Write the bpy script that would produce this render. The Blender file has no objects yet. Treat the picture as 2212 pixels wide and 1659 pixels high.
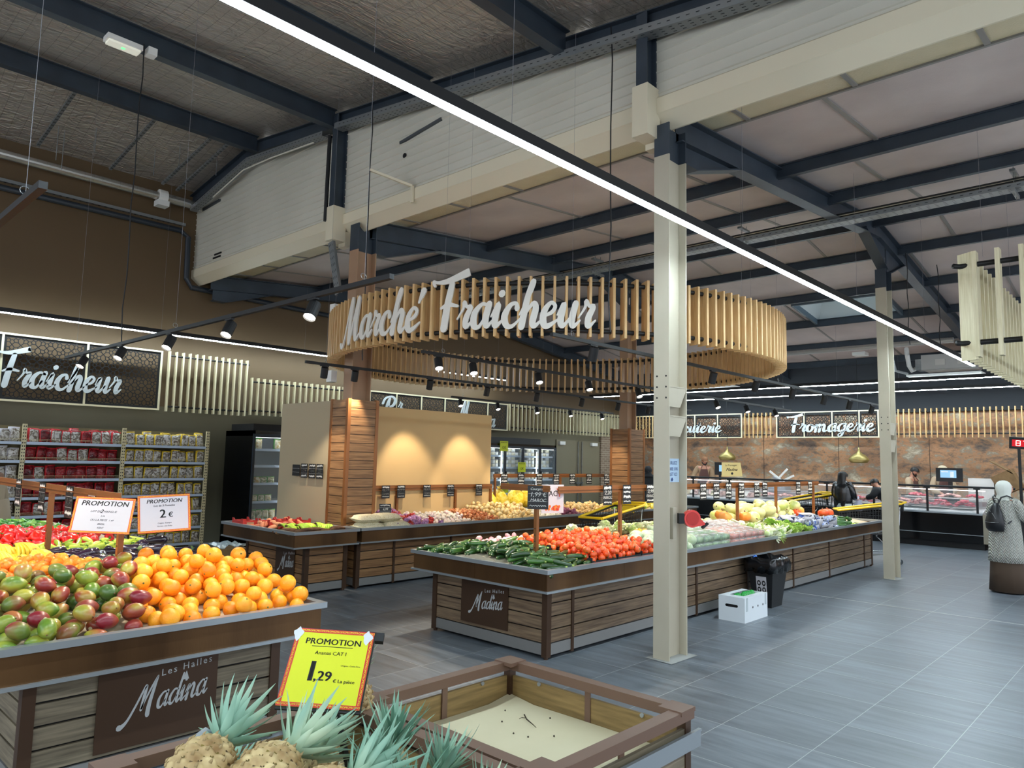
import bpy, bmesh, math, random
from mathutils import Vector, Matrix
random.seed(7)
PI = math.pi
scene = bpy.context.scene
COL = scene.collection
# ------------------------------------------------------------------ camera
cam_d = bpy.data.cameras.new('camera'); cam = bpy.data.objects.new('camera', cam_d); COL.objects.link(cam)
scene.camera = cam
cam_d.sensor_width = 36.0; cam_d.lens = 1566.19 / 2212 * 36.0; cam_d.clip_start = .05; cam_d.clip_end = 200
YAW, PITCH, ROLL, EYE = .752174285, .102107288, .0223346404, 1.74
def _cam():
    cy, sy, cp, sp = math.cos(YAW), math.sin(YAW), math.cos(PITCH), math.sin(PITCH)
    fw = Vector((cy*cp, sy*cp, sp)); rt = Vector((sy, -cy, 0)); up = rt.cross(fw)
    cr, sr = math.cos(ROLL), math.sin(ROLL)
    r2 = cr*rt + sr*up; u2 = -sr*rt + cr*up
    m = Matrix((( r2.x, u2.x, -fw.x, 0), (r2.y, u2.y, -fw.y, 0), (r2.z, u2.z, -fw.z, EYE), (0, 0, 0, 1)))
    return m
cam.matrix_world = _cam()
# ------------------------------------------------------------------ world, exposure
w = bpy.data.worlds.new('store_air'); scene.world = w; w.use_nodes = True
w.node_tree.nodes['Background'].inputs[0].default_value = (.84, .90, 1.0, 1)
w.node_tree.nodes['Background'].inputs[1].default_value = 1.45
vs = scene.view_settings
vs.view_transform = 'Standard'; vs.look = 'None'; vs.gamma = 1; vs.use_curve_mapping = False; vs.exposure = 0.38
scene.cycles.use_denoising = True
scene.cycles.max_bounces = 6; scene.cycles.diffuse_bounces = 4; scene.cycles.glossy_bounces = 3
scene.cycles.transparent_max_bounces = 8; scene.cycles.sample_clamp_indirect = 4
LED_STRENGTH, LED_COL = 75.0, (.75, .91, 1.0)
SPOT_W, SPOT_COL = 115.0, (1.0, .86, .68)
# ------------------------------------------------------------------ helpers
def srgb(h):
    h = h.lstrip('#'); c = [int(h[i:i+2], 16)/255 for i in (0, 2, 4)]
    return tuple(x/12.92 if x <= .04045 else ((x+.055)/1.055)**2.4 for x in c) + (1,)
_M = {}
def mat(name, col, rough=.6, metal=0., spec=.5, noise=None, bump=None, emit=None, alpha=None, trans=0., coat=0.):
    """noise=(hex2, scale, (sx,sy,sz), contrast)   bump=(scale, strength, (sx,sy,sz))"""
    if name in _M: return _M[name]
    m = bpy.data.materials.new(name); m.use_nodes = True; nt = m.node_tree; N = nt.nodes; L = nt.links
    b = N['Principled BSDF']; c1 = srgb(col) if isinstance(col, str) else tuple(col)+(1,)
    b.inputs['Base Color'].default_value = c1; b.inputs['Roughness'].default_value = rough
    b.inputs['Metallic'].default_value = metal; b.inputs['Specular IOR Level'].default_value = spec
    if coat: b.inputs['Coat Weight'].default_value = coat; b.inputs['Coat Roughness'].default_value = .15
    if trans: b.inputs['Transmission Weight'].default_value = trans
    if alpha is not None: b.inputs['Alpha'].default_value = alpha
    if emit:
        b.inputs['Emission Color'].default_value = srgb(emit[0]) if isinstance(emit[0], str) else tuple(emit[0])+(1,)
        b.inputs['Emission Strength'].default_value = emit[1]
    if noise or bump:
        tc = N.new('ShaderNodeTexCoord')
    if noise:
        mp = N.new('ShaderNodeMapping'); mp.inputs['Scale'].default_value = noise[2]
        L.new(tc.outputs['Object'], mp.inputs['Vector'])
        n = N.new('ShaderNodeTexNoise'); n.inputs['Scale'].default_value = noise[1]; n.inputs['Detail'].default_value = 5
        L.new(mp.outputs[0], n.inputs['Vector'])
        r = N.new('ShaderNodeMapRange'); k = noise[3]
        r.inputs['From Min'].default_value = .5-k; r.inputs['From Max'].default_value = .5+k
        L.new(n.outputs['Fac'], r.inputs['Value'])
        x = N.new('ShaderNodeMix'); x.data_type = 'RGBA'
        x.inputs['A'].default_value = c1; x.inputs['B'].default_value = srgb(noise[0])
        L.new(r.outputs[0], x.inputs['Factor']); L.new(x.outputs['Result'], b.inputs['Base Color'])
    if bump:
        mp2 = N.new('ShaderNodeMapping'); mp2.inputs['Scale'].default_value = bump[2]
        L.new(tc.outputs['Object'], mp2.inputs['Vector'])
        n2 = N.new('ShaderNodeTexNoise'); n2.inputs['Scale'].default_value = bump[0]; n2.inputs['Detail'].default_value = 3
        L.new(mp2.outputs[0], n2.inputs['Vector'])
        bp = N.new('ShaderNodeBump'); bp.inputs['Strength'].default_value = bump[1]; bp.inputs['Distance'].default_value = .02
        L.new(n2.outputs['Fac'], bp.inputs['Height']); L.new(bp.outputs[0], b.inputs['Normal'])
    _M[name] = m; return m
def emitter(name, col, s):
    if name in _M: return _M[name]
    m = bpy.data.materials.new(name); m.use_nodes = True; N = m.node_tree.nodes; N.clear()
    e = N.new('ShaderNodeEmission'); e.inputs[0].default_value = (srgb(col) if isinstance(col, str) else tuple(col)+(1,)); e.inputs[1].default_value = s
    o = N.new('ShaderNodeOutputMaterial'); m.node_tree.links.new(e.outputs[0], o.inputs[0]); _M[name] = m; return m

class MB:
    def __init__(s): s.v = []; s.f = []; s.m = []; s.k = 0
    def _a(s, vs, fs):
        n = len(s.v); s.v += [tuple(p) for p in vs]
        s.f += [tuple(i+n for i in f) for f in fs]; s.m += [s.k]*len(fs); return s
    def box(s, x0, x1, y0, y1, z0, z1):
        if x0 > x1: x0, x1 = x1, x0
        if y0 > y1: y0, y1 = y1, y0
        if z0 > z1: z0, z1 = z1, z0
        return s._a([(x0,y0,z0),(x1,y0,z0),(x1,y1,z0),(x0,y1,z0),(x0,y0,z1),(x1,y0,z1),(x1,y1,z1),(x0,y1,z1)],
                    [(0,3,2,1),(4,5,6,7),(0,1,5,4),(1,2,6,5),(2,3,7,6),(3,0,4,7)])
    def obox(s, c, sz, R=None):
        c = Vector(c); a, b, d = sz[0]/2, sz[1]/2, sz[2]/2
        P = [Vector(p) for p in ((-a,-b,-d),(a,-b,-d),(a,b,-d),(-a,b,-d),(-a,-b,d),(a,-b,d),(a,b,d),(-a,b,d))]
        if R is not None: P = [R @ p for p in P]
        return s._a([p+c for p in P], [(0,3,2,1),(4,5,6,7),(0,1,5,4),(1,2,6,5),(2,3,7,6),(3,0,4,7)])
    def bar(s, p, q, w, h, up=(0,0,1)):
        p = Vector(p); q = Vector(q); d = q-p; L = d.length; d.normalize(); u = Vector(up)
        if abs(d.dot(u)) > .98: u = Vector((1,0,0))
        r = d.cross(u).normalized(); u = r.cross(d)
        R = Matrix((r, d, u)).transposed()
        return s.obox((p+q)/2, (w, L, h), R)
    def cyl(s, p, q, r0, r1=None, n=12, cap=True):
        r1 = r0 if r1 is None else r1
        p = Vector(p); q = Vector(q); d = (q-p).normalized(); u = Vector((0,0,1)) if abs(d.z) < .9 else Vector((1,0,0))
        a = d.cross(u).normalized(); b = d.cross(a)
        V = []
        for c, r in ((p, r0), (q, r1)):
            for i in range(n):
                t = 2*PI*i/n; V.append(c + a*math.cos(t)*r + b*math.sin(t)*r)
        F = [(i, i+n, (i+1) % n+n, (i+1) % n) for i in range(n)]
        if cap: F += [tuple(range(n)), tuple(range(2*n-1, n-1, -1))]
        return s._a(V, F)
    def tube(s, pts, r, n=8, cap=True):
        pts = [Vector(p) for p in pts]; k = len(pts); rr = r if isinstance(r, (list, tuple)) else [r]*k
        V = []; prev = None
        for i, p in enumerate(pts):
            d = (pts[min(i+1, k-1)]-pts[max(i-1, 0)]).normalized()
            if prev is None:
                u = Vector((0,0,1)) if abs(d.z) < .9 else Vector((1,0,0)); a = d.cross(u).normalized()
            else:
                a = (prev - d*prev.dot(d))
                a = a.normalized() if a.length > 1e-6 else d.orthogonal().normalized()
            prev = a; b = d.cross(a)
            for j in range(n):
                t = 2*PI*j/n; V.append(p + (a*math.cos(t)+b*math.sin(t))*rr[i])
        F = []
        for i in range(k-1):
            for j in range(n):
                F.append((i*n+j, i*n+(j+1) % n, (i+1)*n+(j+1) % n, (i+1)*n+j))
        if cap: F += [tuple(range(n-1, -1, -1)), tuple(range((k-1)*n, k*n))]
        return s._a(V, F)
    def lathe(s, prof, c=(0,0,0), n=16, R=None, sx=1, sy=1, fn=None):
        V = []; k = len(prof); c = Vector(c)
        for r, z in prof:
            for j in range(n):
                t = 2*PI*j/n; m = fn(t, z) if fn else 1
                p = Vector((r*math.cos(t)*sx*m, r*math.sin(t)*sy*m, z))
                V.append((R @ p if R is not None else p)+c)
        F = [(i*n+j, i*n+(j+1) % n, (i+1)*n+(j+1) % n, (i+1)*n+j) for i in range(k-1) for j in range(n)]
        if prof[0][0] > 1e-5: F.append(tuple(range(n-1, -1, -1)))
        if prof[-1][0] > 1e-5: F.append(tuple(range((k-1)*n, k*n)))
        return s._a(V, F)
    def ball(s, c, r, n=12, R=None, sc=(1,1,1)):
        k = max(4, n//2); prof = [(max(1e-6, math.sin(PI*i/k))*1.0, -math.cos(PI*i/k)) for i in range(k+1)]
        V = []; c = Vector(c)
        for rr, z in prof:
            for j in range(n):
                t = 2*PI*j/n; p = Vector((rr*math.cos(t)*sc[0]*r, rr*math.sin(t)*sc[1]*r, z*sc[2]*r))
                V.append((R @ p if R is not None else p)+c)
        return s._a(V, [(i*n+j, i*n+(j+1) % n, (i+1)*n+(j+1) % n, (i+1)*n+j) for i in range(k) for j in range(n)])
    def prism(s, poly, a, b, ax='x'):
        """poly of 2D points extruded along axis ax from a to b. ax x: (y,z); y: (x,z); z: (x,y)"""
        def P(p, t): return (t, p[0], p[1]) if ax == 'x' else ((p[0], t, p[1]) if ax == 'y' else (p[0], p[1], t))
        n = len(poly); V = [P(p, a) for p in poly]+[P(p, b) for p in poly]
        return s._a(V, [(i, (i+1) % n, (i+1) % n+n, i+n) for i in range(n)]+[tuple(range(n-1, -1, -1)), tuple(range(n, 2*n))])
    def poly(s, pts): return s._a(pts, [tuple(range(len(pts)))])
    def build(s, name, m, parent=None, smooth=False, world=True, fix=False, loc=None):
        me = bpy.data.meshes.new(name)
        off = Vector(parent.location) if (parent is not None and world) else Vector((0,0,0))
        if parent is not None and parent.parent is not None and world: off = off + Vector(parent.parent.location)
        if loc is not None: off = Vector(loc)
        me.from_pydata([tuple(Vector(p)-off) for p in s.v] if off.length > 0 else s.v, [], s.f)
        for q in (m if isinstance(m, (list, tuple)) else [m]): me.materials.append(q)
        if any(s.m): me.polygons.foreach_set('material_index', s.m)
        if fix:
            bm = bmesh.new(); bm.from_mesh(me); bmesh.ops.remove_doubles(bm, verts=bm.verts, dist=1e-5); bmesh.ops.recalc_face_normals(bm, faces=bm.faces); bm.to_mesh(me); bm.free()
        if smooth: me.polygons.foreach_set('use_smooth', [True]*len(me.polygons)); 
        me.update()
        o = bpy.data.objects.new(name, me); COL.objects.link(o)
        if parent is not None: o.parent = parent
        if loc is not None: o.location = loc
        return o
def tag(o, label=None, cat=None, group=None, kind=None):
    if label: o['label'] = label
    if cat: o['category'] = cat
    if group: o['group'] = group
    if kind: o['kind'] = kind
    return o
def thing(name, label, cat, loc=(0,0,0), group=None, rz=0):
    o = bpy.data.objects.new(name, None); COL.objects.link(o); o.empty_display_size = .1
    o.location = loc; o.rotation_euler = (0, 0, rz); return tag(o, label, cat, group)
_kids = {}
def copy_tree(o, parent=None, kids=None):
    c = o.copy(); COL.objects.link(c); c.parent = parent
    for ch in (kids if kids is not None else [x for x in o.children]): copy_tree(ch, c)
    return c
def struct(o): o['kind'] = 'structure'; return o
def Rz(a): return Matrix.Rotation(a, 3, 'Z')
def Rx(a): return Matrix.Rotation(a, 3, 'X')
def Ry(a): return Matrix.Rotation(a, 3, 'Y')
def text_mesh(mb, txt, M, size, depth=.0008, bold=0., align='CENTER', shear=0., space=1.0):
    """adds lettering to mb; M: 4x4 matrix taking text plane (x right, y up) to world"""
    cu = bpy.data.curves.new('t', 'FONT'); cu.body = txt; cu.size = size; cu.extrude = depth; cu.offset = 0
    cu.align_x = align; cu.align_y = 'CENTER'; cu.shear = shear; cu.space_character = space; cu.resolution_u = 2
    ob = bpy.data.objects.new('t', cu); me = bpy.data.meshes.new_from_object(ob)
    for sx in ((-1, 1, 0) if bold else (0,)): mb._a([M @ (v.co+Vector((sx*bold, 0, 0))) for v in me.vertices], [tuple(p.vertices) for p in me.polygons])
    bpy.data.objects.remove(ob); bpy.data.curves.remove(cu); bpy.data.meshes.remove(me)
def plane_M(o, xd, yd):
    x = Vector(xd).normalized(); y = Vector(yd).normalized(); z = x.cross(y); o = Vector(o)
    return Matrix(((x.x, y.x, z.x, o.x), (x.y, y.y, z.y, o.y), (x.z, y.z, z.z, o.z), (0, 0, 0, 1)))
# ------------------------------------------------------------------ shared materials
STEEL = mat('navy painted steel', '#39434d', .45, .1, noise=('#2e363f', 3, (1,1,1), .2))
BEIGE_STEEL = mat('beige painted steel', '#b9b19d', .5, noise=('#aea692', 2, (1,1,1), .25))
BROWN_COL = mat('tan painted column', '#a68568', .55, noise=('#96775d', 2, (1,1,1), .25))
GALV = mat('galvanised steel', '#9a9d9c', .38, .7, noise=('#7f8383', 8, (1,1,1), .2))
CREAM = mat('cream sheet steel', '#d6ccb2', .5)
BLACK = mat('black powder coat', '#0c0d0f', .55)
BLACKG = mat('black gloss panel', '#07080a', .18)
WHITE = mat('white plastic', '#e4e3dd', .4)
BRONZE = mat('bronze brushed steel', '#6f5132', .36, .6, noise=('#4a331e', 1.6, (1.2,1.2,.1), .16), bump=(160, .05, (1,1,.05)))
BRONZE_D = mat('dark bronze steel', '#4b3627', .4, .35)
COPPER = mat('copper brown steel', '#8d5a31', .38, .4)
ALU = mat('grey aluminium', '#a3abb0', .3, .6)
WIRE = mat('thin steel wire', '#77767a', .5)
ALU_D = mat('grey plinth laminate', '#8a8987', .4, .3)
WOOD = mat('grey oak laminate', '#8a745a', .5, noise=('#5d4a39', 4, (.7,.7,14), .17), bump=(60, .1, (.1,.1,1)))
WOOD_D = mat('smoked oak laminate', '#887c66', .5, noise=('#5a5141', 4, (.7,.7,14), .17))
WOOD_W = mat('warm oak laminate', '#9b744c', .5, noise=('#6f4e30', 4, (.7,.7,14), .17))
PINE = mat('pine slat wood', '#d9b681', .55, noise=('#bd935c', 5, (14,14,.8), .22))
PINE_L = mat('pale pine slat wood', '#e2dab9', .55, noise=('#cbbf97', 5, (14,14,.8), .22))
TRIM_P = mat('pale pine frame', '#ddd3b0', .55)
LETTER = mat('off white letter board', '#d9d4c9', .5)
def floor_mat():
    m = bpy.data.materials.new('slate floor tile'); m.use_nodes = True; N = m.node_tree.nodes; L = m.node_tree.links; b = N['Principled BSDF']
    tc = N.new('ShaderNodeTexCoord'); mp = N.new('ShaderNodeMapping'); mp.inputs['Location'].default_value = (-.455+.605, .005, 0)
    L.new(tc.outputs['Object'], mp.inputs['Vector'])
    br = N.new('ShaderNodeTexBrick'); br.offset = 0; br.inputs['Scale'].default_value = 1; br.inputs['Brick Width'].default_value = .605
    br.inputs['Row Height'].default_value = .6; br.inputs['Mortar Size'].default_value = .0022; br.inputs['Mortar Smooth'].default_value = .1
    br.inputs['Color1'].default_value = (0,0,0,1); br.inputs['Color2'].default_value = (1,1,1,1); br.inputs['Mortar'].default_value = (.5,.5,.5,1); br.inputs['Bias'].default_value = 0
    L.new(mp.outputs[0], br.inputs['Vector'])
    mp2 = N.new('ShaderNodeMapping'); mp2.inputs['Scale'].default_value = (8, .9, 1); L.new(tc.outputs['Object'], mp2.inputs['Vector'])
    ad = N.new('ShaderNodeVectorMath'); ad.operation = 'ADD'; L.new(mp2.outputs[0], ad.inputs[0])
    sc = N.new('ShaderNodeVectorMath'); sc.operation = 'SCALE'; sc.inputs['Scale'].default_value = 19.3; L.new(br.outputs['Color'], sc.inputs[0]); L.new(sc.outputs[0], ad.inputs[1])
    n = N.new('ShaderNodeTexNoise'); n.inputs['Scale'].default_value = 1.6; n.inputs['Detail'].default_value = 6; n.inputs['Roughness'].default_value = .6; L.new(ad.outputs[0], n.inputs['Vector'])
    r = N.new('ShaderNodeMapRange'); r.inputs['From Min'].default_value = .25; r.inputs['From Max'].default_value = .75; L.new(n.outputs['Fac'], r.inputs['Value'])
    x = N.new('ShaderNodeMix'); x.data_type = 'RGBA'; x.inputs['A'].default_value = srgb('#4a5055'); x.inputs['B'].default_value = srgb('#7c848c'); L.new(r.outputs[0], x.inputs['Factor'])
    y = N.new('ShaderNodeMix'); y.data_type = 'RGBA'; y.blend_type = 'MULTIPLY'; y.inputs['Factor'].default_value = 1
    r2 = N.new('ShaderNodeMapRange'); r2.inputs['To Min'].default_value = .84; r2.inputs['To Max'].default_value = 1.08; L.new(br.outputs['Color'], r2.inputs['Value'])
    L.new(x.outputs['Result'], y.inputs['A']); L.new(r2.outputs[0], y.inputs['B'])
    z = N.new('ShaderNodeMix'); z.data_type = 'RGBA'; z.inputs['B'].default_value = srgb('#a9adac'); L.new(br.outputs['Fac'], z.inputs['Factor']); L.new(y.outputs['Result'], z.inputs['A'])
    L.new(z.outputs['Result'], b.inputs['Base Color'])
    r3 = N.new('ShaderNodeMapRange'); r3.inputs['To Min'].default_value = .28; r3.inputs['To Max'].default_value = .46; L.new(n.outputs['Fac'], r3.inputs['Value']); L.new(r3.outputs[0], b.inputs['Roughness'])
    return m
def quilt_mat():
    m = bpy.data.materials.new('silver roof quilt'); m.use_nodes = True; N = m.node_tree.nodes; L = m.node_tree.links; b = N['Principled BSDF']
    b.inputs['Metallic'].default_value = .6; b.inputs['Roughness'].default_value = .36
    tc = N.new('ShaderNodeTexCoord')
    br = N.new('ShaderNodeTexBrick'); br.offset = 0; br.inputs['Scale'].default_value = 1; br.inputs['Brick Width'].default_value = .16
    br.inputs['Row Height'].default_value = .16; br.inputs['Mortar Size'].default_value = .003; br.inputs['Mortar Smooth'].default_value = .3
    mp = N.new('ShaderNodeMapping'); mp.inputs['Rotation'].default_value = (0, 0, .06); L.new(tc.outputs['Object'], mp.inputs['Vector']); L.new(mp.outputs[0], br.inputs['Vector'])
    x = N.new('ShaderNodeMix'); x.data_type = 'RGBA'; x.inputs['A'].default_value = srgb('#cdc5bb'); x.inputs['B'].default_value = srgb('#8d867d'); L.new(br.outputs['Fac'], x.inputs['Factor'])
    L.new(x.outputs['Result'], b.inputs['Base Color'])
    n = N.new('ShaderNodeTexNoise'); n.inputs['Scale'].default_value = 5; n.inputs['Detail'].default_value = 4; n.inputs['Distortion'].default_value = 1.2
    mp3 = N.new('ShaderNodeMapping'); mp3.inputs['Scale'].default_value = (1, 2.2, 1); L.new(tc.outputs['Object'], mp3.inputs['Vector']); L.new(mp3.outputs[0], n.inputs['Vector'])
    bp = N.new('ShaderNodeBump'); bp.inputs['Strength'].default_value = .9; bp.inputs['Distance'].default_value = .07; L.new(n.outputs['Fac'], bp.inputs['Height'])
    L.new(bp.outputs[0], b.inputs['Normal']); return m
def rust_mat():
    m = bpy.data.materials.new('oxidised copper wall panel'); m.use_nodes = True; N = m.node_tree.nodes; L = m.node_tree.links; b = N['Principled BSDF']
    b.inputs['Roughness'].default_value = .5
    tc = N.new('ShaderNodeTexCoord'); mp = N.new('ShaderNodeMapping'); mp.inputs['Scale'].default_value = (1, .8, 1.6); L.new(tc.outputs['Object'], mp.inputs['Vector'])
    n = N.new('ShaderNodeTexNoise'); n.inputs['Scale'].default_value = 2.3; n.inputs['Detail'].default_value = 10; n.inputs['Roughness'].default_value = .74; n.inputs['Distortion'].default_value = .15
    L.new(mp.outputs[0], n.inputs['Vector'])
    cr = N.new('ShaderNodeValToRGB'); e = cr.color_ramp.elements
    e[0].position = .3; e[0].color = srgb('#564b44'); e[1].position = .68; e[1].color = srgb('#e2d6bb')
    for p, c in ((.40, '#86705f'), (.46, '#b08662'), (.51, '#cf976a'), (.56, '#a3927b'), (.61, '#c6b598')):
        q = e.new(p); q.color = srgb(c)
    L.new(n.outputs['Fac'], cr.inputs[0])
    n2 = N.new('ShaderNodeTexNoise'); n2.inputs['Scale'].default_value = .9; n2.inputs['Detail'].default_value = 3; L.new(tc.outputs['Object'], n2.inputs['Vector'])
    r = N.new('ShaderNodeMapRange'); r.inputs['From Min'].default_value = .42; r.inputs['From Max'].default_value = .62; L.new(n2.outputs['Fac'], r.inputs['Value'])
    x = N.new('ShaderNodeMix'); x.data_type = 'RGBA'; x.blend_type = 'MIX'; L.new(cr.outputs[0], x.inputs['A'])
    mm = N.new('ShaderNodeMix'); mm.data_type = 'RGBA'; mm.blend_type = 'MULTIPLY'; mm.inputs['Factor'].default_value = 1; mm.inputs['B'].default_value = (.68, .70, .76, 1); L.new(cr.outputs[0], mm.inputs['A'])
    L.new(r.outputs[0], x.inputs['Factor']); L.new(mm.outputs['Result'], x.inputs['B'])
    L.new(x.outputs['Result'], b.inputs['Base Color']); return m
FLOOR = floor_mat(); QUILT = quilt_mat(); RUST = rust_mat()
LEDM = emitter('led diffuser', LED_COL, LED_STRENGTH)
SPOTM = emitter('warm spot lens', (1, .93, .82), 14)
# ------------------------------------------------------------------ the setting
def roofR(x): return 5.17+(x-6.2)*.088 if x < 12.2 else 5.70-(x-12.2)*.135
def roofL(y): return 7.12-(11.5-y)*.125 if y < 11.5 else 7.12-(y-11.5)*.16
mb = MB(); mb.box(-7, 21.2, -6, 14.1, -.15, 0); struct(mb.build('floor', FLOOR))
mb = MB(); mb.box(10.105, 10.113, -6, 4.15, 0, .0012); mb.box(10.105, 10.113, 5.7, 8.0, 0, .0012); struct(mb.build('trim_1', mat('pale joint', '#c9c8c0', .6)))
# roof over the near hall: sagging quilt between purlins
mb = MB(); nx, ny = 70, 110; x0, x1, y0, y1 = -7., 5.8, -6., 14.1
purl = [-4.2, -2.0, .2, 2.4, 4.6, 6.8, 8.95, 11.3, 13.9]
V = []
for j in range(ny+1):
    y = y0+(y1-y0)*j/ny; k = max([p for p in purl if p <= y], default=y0); nxt = min([p for p in purl if p > y], default=y1+.01); t = (y-k)/(nxt-k)
    for i in range(nx+1):
        x = x0+(x1-x0)*i/nx; s = abs(((x+.3) % 1.45)/1.45-.5)*2
        V.append((x, y, roofL(y)+.03-.045*math.sin(PI*min(1, max(0, t)))*(1-.35*s**6)+.012*math.sin(3.1*x+2*y)*math.sin(1.7*y-x)))
mb._a(V, [(j*(nx+1)+i, (j+1)*(nx+1)+i, (j+1)*(nx+1)+i+1, j*(nx+1)+i+1) for j in range(ny) for i in range(nx)])
struct(mb.build('ceiling', QUILT, smooth=True))
mb = MB()
for a, b in ((-6, 11.5), (11.5, 14.1)):
    mb.poly([(-7,a,roofL(a)+.2),(-7,b,roofL(b)+.2),(5.85,b,roofL(b)+.2),(5.85,a,roofL(a)+.2)])
struct(mb.build('ceiling', STEEL))
# roof over the far hall
PANEL = mat('grey ceiling panel tinted by light', '#c6b8b2', .6, noise=('#b2a49f', 1.3, (1,1,1), .22), bump=(90, .12, (1,1,1)))  # rose cast of the light is painted into the panel grey
PANEL_C = mat('cream ceiling panel', '#d8cbaa', .55, noise=('#c2b593', 1.3, (1,1,1), .22), bump=(60, .3, (1,1,1)))
SK = (15.4, 16.95, 4.35, 6.15)
mb = MB()
def rq(m, a, b, c, d): m.poly([(a, c, roofR(a)), (a, d, roofR(a)), (b, d, roofR(b)), (b, c, roofR(b))])
rq(mb, 6.75, 12.2, -6, 14.1); rq(mb, 12.2, SK[0], -6, 14.1); rq(mb, SK[0], SK[1], -6, SK[2]); rq(mb, SK[0], SK[1], SK[3], 14.1); rq(mb, SK[1], 21.2, -6, 14.1)
mb.k = 1; rq(mb, 5.8, 6.75, -6, 14.1)
struct(mb.build('ceiling', [PANEL, PANEL_C]))
mb = MB(); mb.poly([(5.8,-6,5.6),(12.2,-6,6.1),(12.2,14.1,6.1),(5.8,14.1,5.6)]); struct(mb.build('ceiling', STEEL))
mb = MB()
bays = [(5.9,6.75,3.10),(6.75,8.4,2.37),(8.4,10.1,2.76),(10.1,12.2,2.65),(12.2,13.4,2.64),(13.4,15.1,3.4),(15.1,16.8,4.34),(16.8,18.65,4.31),(18.65,21,5.3)]
for a, b, o in bays:
    y = o-6*2.06
    while y < 13.5:
        if y > -5.5 and not (15 < b < 17 and SK[2] < y < SK[3]): mb.bar((a, y, roofR(a)-.008), (b, y, roofR(b)-.008), .045, .012)
        y += 2.06 if a > 6 else 1.03
mb.bar((6.75,-6,roofR(6.75)-.01), (6.75,13.9,roofR(6.75)-.01), .03, .02)
struct(mb.build('trim_2', mat('grey panel joint', '#86827d', .6)))
# walls
UMBER = mat('umber painted wall', '#5e4a30', .7, noise=('#57442b', .8, (1,1,1), .3))
UMBER_TINTED = mat('lower wall tinted by lighting', '#6d6853', .7, noise=('#665f4b', .9, (1,1,1), .3))  # greenish cast of the lighting on the lower wall, put into its colour
mb = MB(); mb.box(-7, 21.2, 13.9, 14.1, 2.55, 7.2); struct(mb.build('wall_left', UMBER))
mb = MB(); mb.box(-7, 16.82, 13.9, 14.1, 0, 2.55); mb.box(19.0, 21.2, 13.9, 14.1, 0, 2.55); mb.box(16.82, 19.0, 13.9, 14.1, 2.33, 2.55); struct(mb.build('wall_left', UMBER_TINTED))
mb = MB(); mb.box(21.0, 21.2, -6, 13.9, 0, 3.16); struct(mb.build('wall_back', RUST))
mb = MB()
for y in (11.9, 9.3, 7.15, 4.9, 2.6, .4): mb.box(20.992, 21.0, y, y+.012, .3, 3.16)
struct(mb.build('trim_3', mat('panel seam', '#4a3a30', .6)))
mb = MB(); mb.box(20.9, 21.2, -6, 13.9, 3.16, 5.3); struct(mb.build('wall_back', mat('dark navy wall', '#22262c', .7)))
# double door with brick pier beside it
d = mb = MB(); mb.box(16.82, 17.9, 13.86, 13.9, 0, 2.33); mb.box(17.92, 19.0, 13.86, 13.9, 0, 2.33)
DOOR = mat('khaki door leaf', '#78705a', .55)
dr = struct(mb.build('door_1', DOOR))
mb = MB(); mb.box(17.8, 17.83, 13.80, 13.82, .1, 2.3); mb.box(17.99, 18.02, 13.80, 13.82, .1, 2.3); mb.box(17.74, 17.9, 13.8, 13.86, 1.0, 1.06); mb.box(17.93, 18.08, 13.8, 13.86, 1.0, 1.06)
mb.build('latch_bar', GALV, dr)
mb = MB(); mb.box(18.5, 18.78, 13.78, 13.86, 2.18, 2.28); mb.box(16.9, 17.15, 13.78, 13.86, 2.18, 2.28); mb.build('door_closer', WHITE, dr)
BR = bpy.data.materials.new('painted brick'); BR.use_nodes = True
_n = BR.node_tree.nodes; _b = _n.new('ShaderNodeTexBrick'); _b.inputs['Scale'].default_value = 1; _b.inputs['Brick Width'].default_value = .22; _b.inputs['Row Height'].default_value = .07; _b.inputs['Mortar Size'].default_value = .008
_b.inputs['Color1'].default_value = srgb('#8d7a66'); _b.inputs['Color2'].default_value = srgb('#75614f'); _b.inputs['Mortar'].default_value = srgb('#a89d8c')
_t = _n.new('ShaderNodeTexCoord'); _mp = _n.new('ShaderNodeMapping'); _mp.inputs['Rotation'].default_value = (PI/2, 0, 0); BR.node_tree.links.new(_t.outputs['Object'], _mp.inputs[0]); BR.node_tree.links.new(_mp.outputs[0], _b.inputs['Vector']); BR.node_tree.links.new(_b.outputs[0], _n['Principled BSDF'].inputs[0])
mb = MB(); mb.box(19.0, 20.9, 13.8, 13.9, 0, 2.5); struct(mb.build('wall_brick', BR))
# white sandwich panel wall between the halls, open below
mb = MB(); zs = []; z = 5.15
prof = [(5.88, 5.12), (5.78, 5.12)]
while z < 7.3: prof += [(5.78, z), (5.766, z+.008), (5.766, z+.018), (5.782, z+.026)]; z += .105
prof += [(5.78, 7.3), (5.88, 7.3)]
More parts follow.
